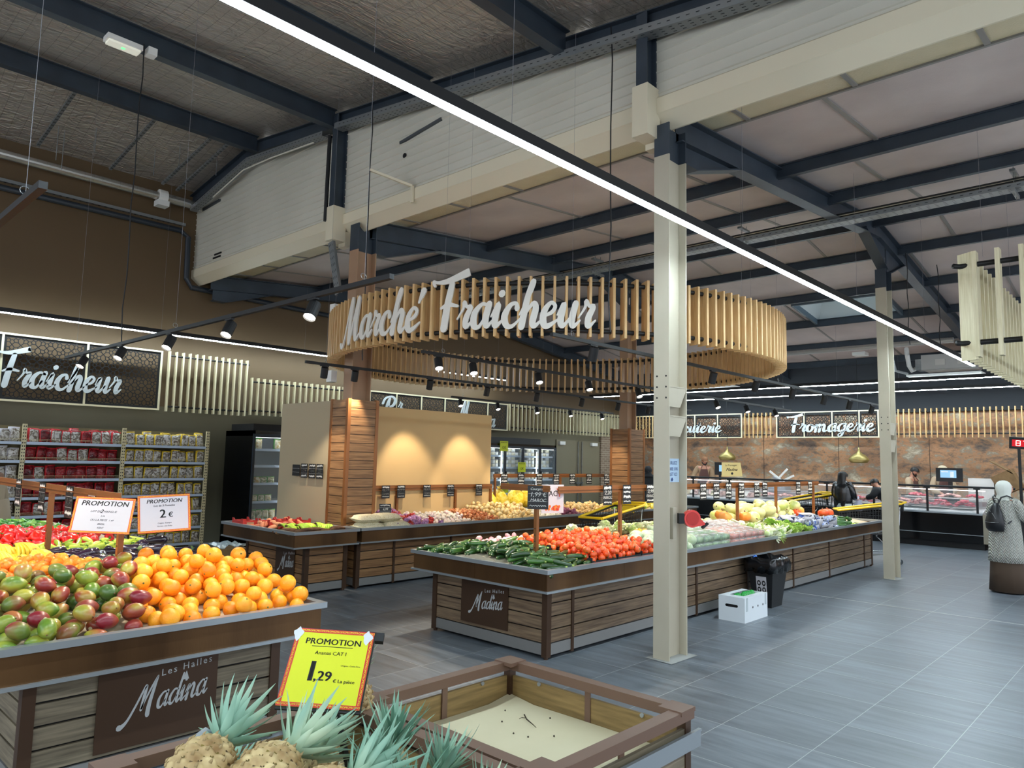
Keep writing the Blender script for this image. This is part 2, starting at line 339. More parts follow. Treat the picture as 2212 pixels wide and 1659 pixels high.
# clipped under the roof line by stacking strips per metre of y
def wallstrip(a, b):
    zt = min(roofL(a), roofL(b))+.02; P = [p for p in prof if p[1] < zt]; P = [P[0]]+P[1:]+[(5.78, roofL((a+b)/2)+.02), (5.88, roofL((a+b)/2)+.02)]
    mb.prism([(p[0], p[1]) for p in P], a, b, 'y')
y = -3.
while y < 13.85: wallstrip(y, min(y+.4, 13.9)); y += .4
PW = mat('white ribbed wall panel', '#cbc7b9', .5, noise=('#bcb8a9', .9, (1,1,1), .25))
struct(mb.build('wall_partition', PW))
mb = MB(); mb.prism([(5.765,5.22),(5.745,5.2),(5.745,5.05),(5.76,5.04),(5.90,4.925),(5.92,4.925),(5.92,5.0),(5.85,5.22)], -6, 13.9, 'y')
struct(mb.build('trim_4', CREAM))
def Lbeam(m, p, q, w, h, t=.012):
    p = Vector(p); q = Vector(q); m.bar(p, q, t, h); up = Vector((0,0,h/2)); m.bar(p+up, q+up, w, t); m.bar(p-up, q-up, w, t)
m2 = MB()
for a, b in ((-6, 11.4), (11.4, 13.9)): Lbeam(m2, (5.68, a, roofL(a)-.19), (5.68, b, roofL(b)-.19), .14, .2)
for y in purl[:-1]: Lbeam(m2, (-7, y, roofL(y)-.17), (5.62, y, roofL(y)-.17), .13, .26)
struct(m2.build('trim_5', STEEL))
# far hall frames, purlins
m2 = MB()
for yy in (-1.5, 3.51, 8.5, 13.6):
    for a, b in ((6.0, 12.2), (12.2, 20.9)): Lbeam(m2, (a, yy, roofR(a)-.19), (b, yy, roofR(b)-.19), .16, .26)
    m2.prism([(6.05,4.62),(6.25,4.62),(7.35,4.98),(7.35,5.02),(6.05,4.92)], yy-.01, yy+.01, 'y')
    m2.bar((6.05,yy,4.63), (6.3,yy,4.63), .16, .015); m2.bar((6.3,yy,4.63), (7.35,yy,4.97), .16, .015)
    m2.prism([(11.5,5.38),(12.55,4.93),(12.62,4.93),(12.62,5.45),(12.0,5.45)], yy-.01, yy+.01, 'y'); m2.bar((11.5,yy,5.38), (12.55,yy,4.93), .16, .015)
    m2.prism([(12.7,4.93),(12.9,4.93),(13.6,5.2),(13.6,5.3),(12.7,5.4)], yy-.01, yy+.01, 'y'); m2.bar((12.8,yy,4.93), (13.6,yy,5.22), .16, .015)
for x in (8.4, 10.1, 12.05, 13.4, 15.1, 16.8, 18.65, 20.3): Lbeam(m2, (x, -6, roofR(x)-.09), (x, 13.9, roofR(x)-.09), .07, .15)
struct(m2.build('trim_6', STEEL))
# skylight
mb = MB(); a, b, c, d = SK; zt = 5.75
for p, q in (((a,c),(b,c)),((b,c),(b,d)),((b,d),(a,d)),((a,d),(a,c))):
    mb._a([(p[0],p[1],roofR(p[0])),(q[0],q[1],roofR(q[0])),(q[0]*.8+.2*(a+b)/2,q[1]*.8+.2*(c+d)/2,zt),(p[0]*.8+.2*(a+b)/2,p[1]*.8+.2*(c+d)/2,zt)], [(0,1,2,3)])
sk = struct(mb.build('window_1', mat('white skylight shaft', '#c9ccca', .6)))
mb = MB(); mb.poly([(a,c,zt+.02),(a,d,zt+.02),(b,d,zt+.02),(b,c,zt+.02)]); mb.build('pane', emitter('daylit pane', (.55,.80,.95), 1.1), sk)
mb = MB()
for i in range(9): y = c+.25+(d-c-.5)*i/8; mb.bar((a+.1,y,5.62),(b-.1,y,5.62),.02,.02)
for x in (a+.3, b-.3): mb.bar((x,c+.1,5.6),(x,d-.1,5.6),.02,.02)
mb.build('safety_bar', STEEL, sk)
mb = MB()
for p, q in (((a,c),(b,c)),((b,c),(b,d)),((b,d),(a,d)),((a,d),(a,c))): mb.bar((p[0],p[1],roofR(p[0])-.06),(q[0],q[1],roofR(q[0])-.06),.05,.12)
mb.build('frame', mat('slate blue steel', '#54626c', .5), sk)
# columns
def hcol(name, x0, y0, z0, z1, m, w=.16, dpt=.32, t=.016, parent=None):
    b = MB(); b.box(x0, x0+t, y0, y0+w, z0, z1); b.box(x0+dpt-t, x0+dpt, y0, y0+w, z0, z1); b.box(x0+t, x0+dpt-t, y0+w/2-.006, y0+w/2+.006, z0, z1)
    return b.build(name, m, parent)
for i, (cx, cy) in enumerate(((5.75, 3.43), (12.45, 3.45))):
    c = hcol('column', cx, cy, .0, 4.62, BEIGE_STEEL)
    tag(c, ['beige steel column in the aisle with a red ticket dispenser on it', 'beige steel column at the far corner of the middle produce island'][i], 'column', kind='thing')
    hcol('column_top', cx, cy, 4.62, 4.93, STEEL, parent=c)
    for k, z in enumerate((2.15, 2.42)):
        b = MB(); b.prism([(cx+.016, z), (cx+.3, z), (cx+.3, z-.03), (cx+.2, z-.18), (cx+.016, z-.18)], cy+.002, cy+.012, 'y'); b.box(cx+.016, cx+.3, cy, cy+.075, z, z+.012); b.build('gusset', BEIGE_STEEL, c)
    for z in (2.32, 2.42, 2.52):
        for yy in (cy+.03, cy+.125): MB().cyl((cx-.002, yy, z), (cx+.001, yy, z), .009, n=10).build('bolt_hole', BLACK, c)
    b = MB(); b._a([(cx-.06,cy-.06,.004),(cx+.38,cy-.07,.004),(cx+.4,cy+.2,.004),(cx-.04,cy+.22,.004)], [(0,1,2,3)]); b.build('grout', mat('grey grout', '#9a9c98', .8), c)
# navy posts and cream boots on the partition
for i, (y0, y1) in enumerate(((3.58, 3.70), (8.82, 8.95))):
    b = MB(); zt = roofL(y0)-.1; b.box(5.60, 5.615, y0, y1, 5.25, zt); b.box(5.76, 5.775, y0, y1, 5.25, zt); b.box(5.615, 5.76, y0+.05, y0+.065, 5.25, zt)
    p = struct(b.build('trim_%d' % (7+i), STEEL))
    b = MB(); b.box(5.58, 5.80, y0-.02, y1+.03, 4.80, 5.3); b.box(5.80, 5.90, y0-.01, y1+.02, 4.74, 4.96); b.build('boot', CREAM, p)
# ------------------------------------------------------------------ LED line lights
def led_line(p, q, label, lit=True, hw=.05, group=None, gaps=()):
    p = Vector(p); q = Vector(q); d = (q-p).normalized(); L = (q-p).length
    r = thing('line_light', label, 'light', tuple((p+q)/2), group)
    b = MB(); b.bar(p+Vector((0,0,.035)), q+Vector((0,0,.035)), hw+.012, .07); b.build('housing', BLACK, r)
    b = MB(); s = 0
    n = max(1, int(L/1.0)); side = d.cross(Vector((0,0,1)))
    for i in range(n):
        a = i*L/n; e = (i+1)*L/n-.004
        if any(g0 < (a+e)/2 < g1 for g0, g1 in gaps): continue
        b.bar(p+d*a-Vector((0,0,.006)), p+d*e-Vector((0,0,.006)), hw, .012)
    b.build('diffuser', LEDM if lit else WHITE, r)
    k = max(2, int(L/3)+1)
    for i in range(k):
        c = p+d*(.3+(L-.6)*i/(k-1)); h = (roofR(c.x) if c.x > 5.9 else roofL(c.y))-.04
        MB().cyl(c+Vector((0,0,.07)), (c.x, c.y, h), .0015, n=5).build('suspension_wire', WIRE, r)
    return r
led_line((-3.5, 2.92, 3.68), (15.9, 2.92, 3.68), 'long glowing line light running diagonally over the aisle')
led_line((-3.5, -1.6, 3.68), (15.9, -1.6, 3.68), 'glowing line light over the aisle behind the viewer')  # out of view, added as general fill
led_line((-6.0, -1.6, 3.68), (-6.0, 9, 3.68), 'glowing line light over the aisle left of the viewer')  # second unseen lamp, added to the fill from the left
led_line((-1, 13.35, 3.82), (14.0, 13.35, 3.82), 'glowing line light along the brown wall above the snack shelves')
led_line((17.3, 2.2, 3.60), (17.3, 13.0, 3.60), 'glowing line light above the front of the service counter')
led_line((19.7, 1.2, 3.62), (19.7, 13.0, 3.62), 'glowing line light above the staff side of the service counter')
# ------------------------------------------------------------------ stroke lettering
# every letter: list of strokes; a stroke is (x, y, width) control points in em units, x-height 1, baseline 0
GL = {
 'a': (1.0, [[(.78,.92,.12),(.45,1.0,.14),(.12,.62,.24),(.14,.12,.26),(.40,.02,.14),(.68,.45,.10)], [(.80,1.0,.24),(.70,.35,.26),(.80,.04,.18),(1.06,.28,.08)]]),
 'c': (.82, [[(.66,.78,.2),(.58,1.0,.13),(.30,.9,.18),(.10,.45,.26),(.24,.06,.22),(.52,.02,.14),(.86,.34,.07)]]),
 'd': (1.0, [[(.74,.9,.12),(.42,.95,.16),(.12,.55,.24),(.16,.1,.24),(.42,.05,.14),(.68,.5,.1)], [(1.0,1.9,.16),(.86,1.1,.24),(.74,.3,.26),(.84,.03,.18),(1.06,.28,.08)]]),
 'e': (.80, [[(.18,.46,.1),(.5,.62,.15),(.62,.88,.14),(.40,1.02,.14),(.14,.66,.24),(.14,.2,.26),(.36,.02,.2),(.86,.34,.07)]]),
 'g': (1.0, [[(.76,.92,.12),(.45,1.0,.14),(.14,.62,.24),(.16,.14,.24),(.42,.04,.14),(.68,.5,.1)], [(.82,1.0,.24),(.70,.2,.24),(.56,-.5,.18),(.26,-.66,.12),(.20,-.38,.1),(.62,-.1,.1),(1.04,.26,.07)]]),
 'h': (1.0, [[(-.02,.5,.06),(.34,1.3,.12),(.52,1.9,.12),(.40,1.9,.14),(.26,1.1,.24),(.14,.0,.26)], [(.20,.45,.08),(.56,.98,.16),(.72,.8,.24),(.64,.2,.25),(.76,.02,.17),(1.04,.28,.07)]]),
 'i': (.52, [[(-.04,.45,.06),(.26,1.0,.18),(.18,.4,.26),(.22,.04,.2),(.56,.3,.07)], [(.36,1.42,.26),(.37,1.44,.26)]]),
 'm': (1.5, [[(-.04,.5,.06),(.24,1.0,.18),(.14,.0,.26)], [(.20,.45,.08),(.52,.98,.16),(.66,.8,.22),(.56,.0,.26)], [(.62,.45,.08),(.94,.98,.16),(1.1,.8,.22),(1.04,.2,.25),(1.18,.02,.17),(1.52,.28,.07)]]),
 'n': (1.0, [[(-.04,.5,.06),(.24,1.0,.18),(.14,.0,.26)], [(.20,.45,.08),(.54,.98,.16),(.70,.8,.24),(.62,.2,.25),(.76,.02,.17),(1.04,.28,.07)]]),
 'o': (.92, [[(.46,1.0,.14),(.16,.72,.24),(.14,.2,.26),(.40,.0,.16),(.68,.3,.22),(.68,.8,.2),(.46,1.0,.12),(.60,.84,.08),(.98,.78,.06)]]),
 'r': (.72, [[(-.04,.4,.06),(.22,.85,.1),(.24,1.12,.16),(.40,.92,.12),(.60,.88,.2),(.42,.4,.24),(.46,.04,.18),(.76,.3,.07)]]),
 't': (.62, [[(-.04,.5,.06),(.36,1.3,.14),(.44,1.62,.18),(.28,.8,.25),(.20,.2,.25),(.32,.02,.17),(.66,.3,.07)], [(.06,1.12,.1),(.62,1.18,.1)]]),
 'u': (1.0, [[(-.04,.5,.06),(.22,1.0,.18),(.14,.3,.26),(.28,.03,.16),(.62,.45,.09)], [(.76,1.0,.24),(.66,.3,.25),(.76,.03,.17),(1.04,.28,.07)]]),
 's': (.7, [[(-.04,.35,.06),(.36,1.05,.12),(.32,.75,.2),(.5,.35,.24),(.3,.02,.16),(.08,.14,.12)]]),
 "'": (.1, [[(-.10,1.25,.10),(.10,1.75,.26)]]),
 'M': (1.9, [[(-.35,-.1,.16),(-.15,-.28,.12),(.15,.2,.1),(.72,1.85,.16),(.86,1.9,.2),(.72,.9,.26),(.70,.08,.26),(.80,.0,.16),(1.38,1.75,.14),(1.52,1.9,.22),(1.36,.9,.28),(1.40,.12,.24),(1.54,.0,.15),(1.9,.3,.07)]]),
 'F': (1.22, [[(-.28,1.95,.12),(-.38,2.14,.12),(-.1,2.08,.12),(.5,2.12,.22),(1.45,2.42,.3),(1.50,2.44,.24)], [(.68,1.98,.24),(.56,1.0,.30),(.50,.02,.30)], [(.22,.92,.1),(.60,1.06,.16),(1.12,.98,.1)]]),
 'C': (1.3, [[(1.1,1.5,.2),(1.0,1.9,.14),(.6,1.8,.16),(.2,1.1,.26),(.2,.4,.28),(.5,.02,.2),(1.0,.3,.08)]]),
 'P': (1.3, [[(.05,1.2,.14),(.25,1.75,.14),(.8,1.95,.16),(1.15,1.6,.2),(1.0,1.1,.18),(.6,.95,.12)], [(.62,1.8,.16),(.5,1.0,.26),(.4,0,.28)]]),
}
def _spl(P, n=6):
    out = []; k = len(P)
    for i in range(k-1):
        p0 = P[max(0,i-1)]; p1 = P[i]; p2 = P[i+1]; p3 = P[min(k-1,i+2)]
        for j in range(n):
            t = j/n
            out.append(tuple(.5*((2*b)+(-a+c)*t+(2*a-5*b+4*c-d)*t*t+(-a+3*b-3*c+d)*t**3) for a, b, c, d in zip(p0, p1, p2, p3)))
    out.append(P[-1]); return out
GL['W'] = (1.42, [[(-1.15,-.50,.36),(-.95,-.50,.32),(-.55,-.22,.20),(-.05,.55,.17),(.42,1.42,.17),(.60,1.62,.22),(.56,1.2,.26),(.46,.55,.24),(.42,.22,.22)], [(.44,.28,.14),(.70,.85,.15),(1.15,1.65,.14),(1.45,2.08,.10),(1.30,1.55,.22),(1.06,.55,.32),(1.0,-.05,.36),(1.02,-.22,.34)]])
def script_text(mb, txt, place, h, thick, squeeze=.92, slant=.0, n=5, wt=1.22):
    """place(s, y, o) -> world point for baseline distance s, height y, outward offset o. h = x-height. returns length"""
    x = 0
    for ch in txt:
        if ch == ' ': x += .7*h; continue
        adv, st = GL[ch]
        for S in st:
            P = [(a_, b_, c_*wt) for a_, b_, c_ in _spl(S, n)]; k = len(P); Lf = []; Rt = []
            for i, (a, b, w) in enumerate(P):
                a2, b2, _ = P[min(i+1, k-1)]; a1, b1, _ = P[max(i-1, 0)]; dx, dy = a2-a1, b2-b1; L = math.hypot(dx, dy) or 1
                nx_, ny_ = -dy/L*w/2, dx/L*w/2
                def q(u, v): return (x+(u*squeeze+v*slant)*h, v*h)
                Lf.append(q(a+nx_, b+ny_)); Rt.append(q(a-nx_, b-ny_))
            # rounded ends
            def capx(i, sgn):
                a, b, w = P[i]; j = 1 if i == 0 else k-2; a1, b1, _ = P[j]; dx, dy = a-a1, b-b1; L = math.hypot(dx, dy) or 1
                return [(x+((a+dx/L*w*.5*c-dy/L*w*.5*s*sgn)*squeeze+(b+dy/L*w*.5*c+dx/L*w*.5*s*sgn)*slant)*h, (b+dy/L*w*.5*c+dx/L*w*.5*s*sgn)*h) for c, s in ((.7,.7),(1,0),(.7,-.7))]
            cols = []
            n0 = len(mb.v); V = []
            ring = Lf+[c for c in capx(k-1, 1)]+Rt[::-1]+[c for c in capx(0, 1)]
            m = len(ring)
            for o in (thick, 0): V += [place(u, v, o) for u, v in ring]
            F = []
            for i in range(k-1):
                r1 = m-4-i+0; # index of Rt[i] in ring
                a, b = i, i+1; c, d = (k+3)+(k-1-(i+1)), (k+3)+(k-1-i)
                F.append((a, d, c, b)); F.append((a+m, b+m, c+m, d+m))
            e = [k-1, k, k+1, k+2, k+3]; F.append(tuple(e[::-1])); F.append(tuple(i+m for i in e))
            s0 = [2*k+2, 2*k+3, 2*k+4, 2*k+5, 0]; F.append(tuple(s0[::-1])); F.append(tuple(i+m for i in s0))
            F += [(i, (i+1) % m, (i+1) % m+m, i+m) for i in range(m)]
            mb._a(V, F)
        x += adv*h*squeeze
    return x
def script_len(txt, h, sq=.92): return sum(.7*h if c == ' ' else GL[c][0]*h*sq for c in txt)
def madina_plaque(parent, o, xd, wdt, hgt, mname=True):
    """dark plaque; o = lower-left corner, xd = reading direction"""
    xd = Vector(xd); n = xd.cross(Vector((0,0,1))); o = Vector(o)
    b = MB(); b.obox(o+xd*wdt/2+Vector((0,0,hgt/2))+n*.004, (wdt, .008, hgt), Rz(math.atan2(xd.y, xd.x)))
    p = b.build('plaque', BRONZE_D, parent)
    b = MB(); h = hgt*.178
    def pl(s, y, t): return o+xd*(wdt*.30+s)+Vector((0,0,hgt*.34+y+s*.10))+n*(.009+t)
    script_text(b, 'W', pl, h, .0015, squeeze=.78, slant=.10, wt=1)
    def pl2(s, y, t): return pl(s+h*1.30, y-.02*h, t)
    sq = wdt*.43/script_len('adina', h*.92, 1); script_text(b, 'adina', pl2, h*.92, .0015, squeeze=sq, slant=.15, wt=.95)
    c = pl(wdt*.41, h*1.30, .0012); b._a([c-xd*.03*wdt, c+xd*.03*wdt, c+xd*.004+Vector((0,0,.10*hgt))], [(0,1,2)])
    text_mesh(b, 'Les Halles', plane_M(pl(wdt*.42, hgt*.385, 0), xd+Vector((0,0,.1)), Vector((0,0,1))), hgt*.112, .0008, space=1.3)
    b.build('lettering', mat('silver cut lettering', '#b5b8b8', .4), p, world=True)
    return p
# ------------------------------------------------------------------ produce islands
def island(name, label, X0, X1, Y0, Y1, base, top=.80, wood=WOOD, plaques=(), posts=(), slope=(.72,.86), spine='x', fasc=.145, back=True):
    """top rectangle X0..X1 x Y0..Y1, base = (bx0,bx1,by0,by1)"""
    bx0, bx1, by0, by1 = base
    r = thing(name, label, 'produce display', ((X0+X1)/2, (Y0+Y1)/2, 0), 'wood-clad produce displays')
    zf = top-.035; zl = zf-fasc
    b = MB(); b.box(bx0+.04, bx1-.04, by0+.04, by1-.04, .02, zl-.01); b.build('carcass', BLACK, r)
    # plank panels per face
    def planks(face):
        b = MB(); nb = 4; z0 = .135; hh = (zl-.03-z0)/nb
        for i in range(nb):
            a, c = z0+i*hh+.006, z0+(i+1)*hh-.006
            if face == 'x-': b.box(bx0+.012, bx0+.03, by0+.05, by1-.05, a, c)
            if face == 'x+': b.box(bx1-.03, bx1-.012, by0+.05, by1-.05, a, c)
            if face == 'y-': b.box(bx0+.05, bx1-.05, by0+.012, by0+.03, a, c)
            if face == 'y+': b.box(bx0+.05, bx1-.05, by1-.03, by1-.012, a, c)
        b.build('plank_panel', wood, r)
        b = MB()
        if face == 'x-': b.box(bx0+.010, bx0+.03, by0+.05, by1-.05, .035, .130)
        if face == 'x+': b.box(bx1-.03, bx1-.010, by0+.05, by1-.05, .035, .130)
        if face == 'y-': b.box(bx0+.05, bx1-.05, by0+.010, by0+.03, .035, .130)
        if face == 'y+': b.box(bx0+.05, bx1-.05, by1-.03, by1-.010, .035, .130)
        b.build('kick_board', ALU_D, r)
    for f in ('x-', 'y-') + (('x+', 'y+') if back else ()): planks(f)
    for x, y in ((bx0, by0), (bx0, by1-.06), (bx1-.06, by0), (bx1-.06, by1-.06)):
        b = MB(); b.box(x, x+.06, y, y+.06, .02, zl); b.cyl((x+.03, y+.03, 0), (x+.03, y+.03, .03), .02); b.build('corner_post', BRONZE_D, r)
    for x in posts:
        b = MB(); b.box(x, x+.035, by0, by0+.03, .02, zl); b.build('post', BRONZE_D, r)
    n = max(1, round((X1-X0)/1.2)); m = max(1, round((Y1-Y0)/1.2)); t = .02; i_ = .025
    for i in range(n):
        a, c = X0+i_+(X1-X0-2*i_)*i/n+.0015, X0+i_+(X1-X0-2*i_)*(i+1)/n-.0015
        b = MB(); b.box(a, c, Y0+i_, Y0+i_+t, zl, zf); b.build('fascia', BRONZE, r)
        if back: b = MB(); b.box(a, c, Y1-i_-t, Y1-i_, zl, zf); b.build('fascia', BRONZE, r)
    for i in range(m):
        a, c = Y0+i_+t+(Y1-Y0-2*i_-2*t)*i/m+.0015, Y0+i_+t+(Y1-Y0-2*i_-2*t)*(i+1)/m-.0015
        b = MB(); b.box(X0+i_, X0+i_+t, a, c, zl, zf); b.build('fascia', BRONZE, r)
        if back: b = MB(); b.box(X1-i_-t, X1-i_, a, c, zl, zf); b.build('fascia', BRONZE, r)
    b = MB()
    for q in ((X0, X1, Y0, Y0+.05), (X0, X1, Y1-.05, Y1), (X0, X0+.05, Y0+.05, Y1-.05), (X1-.05, X1, Y0+.05, Y1-.05)): b.box(*q, zf, top)
    b.build('rim', ALU, r)
    b = MB()
    for q in ((X0+.005, X1-.005, Y0+.005, Y0+.05), (X0+.005, X1-.005, Y1-.05, Y1-.005), (X0+.005, X0+.05, Y0+.05, Y1-.05), (X1-.05, X1-.005, Y0+.05, Y1-.05)): b.box(*q, zl-.018, zl)
    b.build('lip', ALU, r)
    b = MB(); a, c = slope
    if spine == 'x': ym = (Y0+Y1)/2; P = [(Y0+.045, a-.03), (Y0+.045, a), (ym, c), (Y1-.045, a), (Y1-.045, a-.03)]; b.prism(P, X0+.045, X1-.045, 'x')
    elif spine == 'y': xm = (X0+X1)/2; P = [(X0+.045, a-.03), (X0+.045, a), (xm, c), (X1-.045, a), (X1-.045, a-.03)]; b.prism(P, Y0+.045, Y1-.045, 'y')
    elif spine == 'back': P = [(Y0+.045, a-.03), (Y0+.045, a), (Y1-.045, c), (Y1-.045, a-.03)]; b.prism(P, X0+.045, X1-.045, 'x')
    elif spine == 'front': P = [(Y0+.045, a-.03), (Y0+.045, a), (Y0+.9, c), (Y1-.045, c), (Y1-.045, a-.03)]; b.prism(P, X0+.045, X1-.045, 'x')
    b.build('tray', mat('sand tray liner', '#b9ad94', .6), r)
    for q in plaques: madina_plaque(r, *q)
    return r
isl_mid = island('produce_island', 'long wood-clad island in the middle of the hall, zucchini on its near end', 4.80, 14.05, 4.03, 5.85, (4.98, 13.85, 4.18, 5.70),
    plaques=(((4.985, 5.27, .17), (0,-1,0), .62, .42),), posts=(5.33, 7.6, 8.9, 10.35, 11.75, 13.4), slope=(.72,.84))
isl_front = island('produce_island', 'nearest wood-clad island with mangoes and orange pomelos on top', .90, 2.69, 4.09, 10.1, (1.08, 2.46, 4.24, 9.9),
    plaques=(((1.42, 4.245, .16), (1,0,0), .64, .47),), slope=(.73,.88), spine='front', wood=WOOD_D)
isl_plant = island('produce_island', 'small wood-clad display with green bananas and sweet potatoes', 4.66, 5.60, 7.85, 9.75, (4.96, 5.58, 8.08, 9.6),
    plaques=(((4.965, 8.78, .14), (0,-1,0), .46, .44),), slope=(.73,.78), spine='none', wood=WOOD_W)
isl_on = island('produce_island', 'long wood-clad display with onions and garlic before the beige panel', 5.63, 14.4, 7.86, 8.84, (5.70, 14.3, 8.05, 8.8),
    slope=(.72,.80), spine='back', posts=(6.3, 7.35, 8.6, 9.9, 11.2, 12.5), wood=WOOD_W)
b = MB(); b.box(9.15, 9.5, 4.175, 4.2, .14, .58); b.build('recess', BLACKG, isl_mid)
b = MB(); b.box(9.06, 9.15, 4.165, 4.2, .02, .6); b.box(9.5, 9.53, 4.165, 4.2, .02, .6); b.build('post', COPPER, isl_mid)
# wood clad pillars
def clad(x0, x1, y0, y1, z1, label, cxy):
    r = thing('clad_pillar', label, 'pillar', ((x0+x1)/2, (y0+y1)/2, 0), 'wood-clad pillars')
    n = int(z1/.115)
    for face in ('x-', 'y-', 'x+', 'y+'):
        b = MB()
        for i in range(n):
            a, c = i*z1/n+.004, (i+1)*z1/n-.004
            if face == 'x-': b.box(x0+.006, x0+.02, y0+.04, y1-.04, a, c)
            if face == 'x+': b.box(x1-.02, x1-.006, y0+.04, y1-.04, a, c)
            if face == 'y-': b.box(x0+.04, x1-.04, y0+.006, y0+.02, a, c)
            if face == 'y+': b.box(x0+.04, x1-.04, y1-.02, y1-.006, a, c)
        b.build('plank_panel', WOOD_W, r)
    for x, y in ((x0, y0), (x0, y1-.05), (x1-.05, y0), (x1-.05, y1-.05)):
        b = MB(); b.box(x, x+.05, y, y+.05, 0, z1+.01); b.build('corner_trim', COPPER, r)
    b = MB(); b.box(x0+.02, x1-.02, y0+.02, y1-.02, 0, z1-.02); b.build('core', BLACK, r)
    c = hcol('column', cxy[0], cxy[1], z1-.02, 4.62, BROWN_COL, w=.2, dpt=.32, parent=r); hcol('column_top', cxy[0], cxy[1], 4.62, 5.0, STEEL, w=.2, parent=r)
    return r
clad(5.62, 6.13, 8.27, 8.70, 2.49, 'wood-clad pillar with a tan steel column on top, between the banana display and the onion display', (5.75, 8.40))
clad(12.25, 12.8, 8.20, 8.68, 2.38, 'wood-clad pillar with a tan steel column on top, farther back beside the double doors', (12.4, 8.36))
PANEL_B = mat('beige partition board', '#c9a873', .6, noise=('#c2a06b', 1, (1,1,1), .3))
mb = MB(); mb.box(5.64, 5.70, 8.72, 10.03, 0, 2.48); tag(mb.build('partition_panel', mat('grey beige partition board', '#a8987a', .6)), 'beige board screen behind the green bananas, left of the near pillar', 'panel', 'free-standing board screens')
mb = MB(); mb.box(6.14, 8.97, 8.86, 8.92, 0, 2.47); tag(mb.build('partition_panel', PANEL_B), 'wide beige board screen standing behind the onions and garlic', 'panel', 'free-standing board screens')
# ------------------------------------------------------------------ fruit and vegetables
import numpy as np
RNG = np.random.default_rng(11)
class Heap:
    """lets items come to rest on a tray and on each other"""
    def __init__(s, base): s.P = np.zeros((0, 4)); s.base = base
    def rest(s, x, y, r, offs):
        z = -9.
        for ox, oy, rr in offs:
            px, py = x+ox, y+oy; z = max(z, s.base(px, py)+rr)
            if len(s.P):
                d2 = (s.P[:,0]-px)**2+(s.P[:,1]-py)**2; R = (s.P[:,3]+rr)*.97; k = d2 < R*R
                if k.any(): z = max(z, float((s.P[k,2]+np.sqrt(R[k]**2-d2[k])).max()))
        return z
    def fill(s, zone, r, n, target, shape=None, tries=26, yaw=(0, 2*PI), jit=.12, stop=0.0):
        """zone: polygon in plan; shape(yaw)-> list of (ox,oy,r) spheres; target(x,y) = height the heap rises to"""
        xs = [p[0] for p in zone]; ys = [p[1] for p in zone]; out = []
        def inside(x, y):
            c = False; j = len(zone)-1
            for i in range(len(zone)):
                xi, yi = zone[i]; xj, yj = zone[j]
                if (yi > y) != (yj > y) and x < (xj-xi)*(y-yi)/(yj-yi)+xi: c = not c
                j = i
            return c
        for _ in range(n):
            best = None
            for _t in range(tries):
                for _q in range(20):
                    x = RNG.uniform(min(xs), max(xs)); y = RNG.uniform(min(ys), max(ys))
                    if inside(x, y): break
                a = RNG.uniform(*yaw); rr = r*(1+RNG.uniform(-jit, jit)*.5); offs = [(o[0]*rr/r, o[1]*rr/r, o[2]*rr/r) for o in (shape(a) if shape else [(0, 0, r)])]
                z = s.rest(x, y, rr, offs); sc = z-target(x, y)
                if best is None or sc < best[0]: best = (sc, x, y, z, a, rr/r, offs)
            if best[0] > stop: break
            sc, x, y, z, a, k, offs = best
            s.P = np.vstack([s.P, [(x+o[0], y+o[1], z, o[2]) for o in offs]]); out.append((x, y, z, a, k))
        return out
def rot_full(): return (RNG.uniform(0, 6.28), RNG.uniform(0, 6.28), RNG.uniform(0, 6.28))
def place_word(x, y, spots):
    sy, cy = math.sin(YAW), math.cos(YAW); U = sorted(s[0]*sy-s[1]*cy for s in spots); Dp = sorted(s[0]*cy+s[1]*sy for s in spots); n = len(spots)
    u = x*sy-y*cy; d = x*cy+y*sy; i = 0 if u < U[n//3] else (1 if u < U[2*n//3] else 2); j = 0 if d < Dp[n//3] else (1 if d < Dp[2*n//3] else 2)
    return ['front', 'middle', 'back'][j]+' '+['left', 'centre', 'right'][i]+' part'
def scatter(protos, spots, label, cat, group, rotf, zoff=0.):
    """copies of the proto things at the spots (x,y,z,yaw,scale); protos are (root, children)"""
    for i, (x, y, z, a, k) in enumerate(spots):
        r, kids = protos[int(RNG.integers(len(protos)))]
        c = copy_tree(r, None, kids); c.location = (x, y, z+zoff); c.rotation_euler = rotf(a); c.scale = (k, k, k)
        c['label'] = label+(', '+place_word(x, y, spots) if len(spots) > 8 and len(label.split()) <= 13 else ''); c['group'] = group; c['category'] = cat
PROTO = []
def proto(name, parts):
    """parts: first is the body (mb, mat), others children (name, mb, mat)"""
    mb, m = parts[0]; o = mb.build(name, m, smooth=True); kids = []
    for nm, b, mm in parts[1:]:
        k = b.build(nm, mm, o, smooth=True); kids.append(k)
    PROTO.append(o); PROTO.extend(kids); return (o, kids)
def drop_protos():
    for o in PROTO: bpy.data.objects.remove(o)
    PROTO.clear()
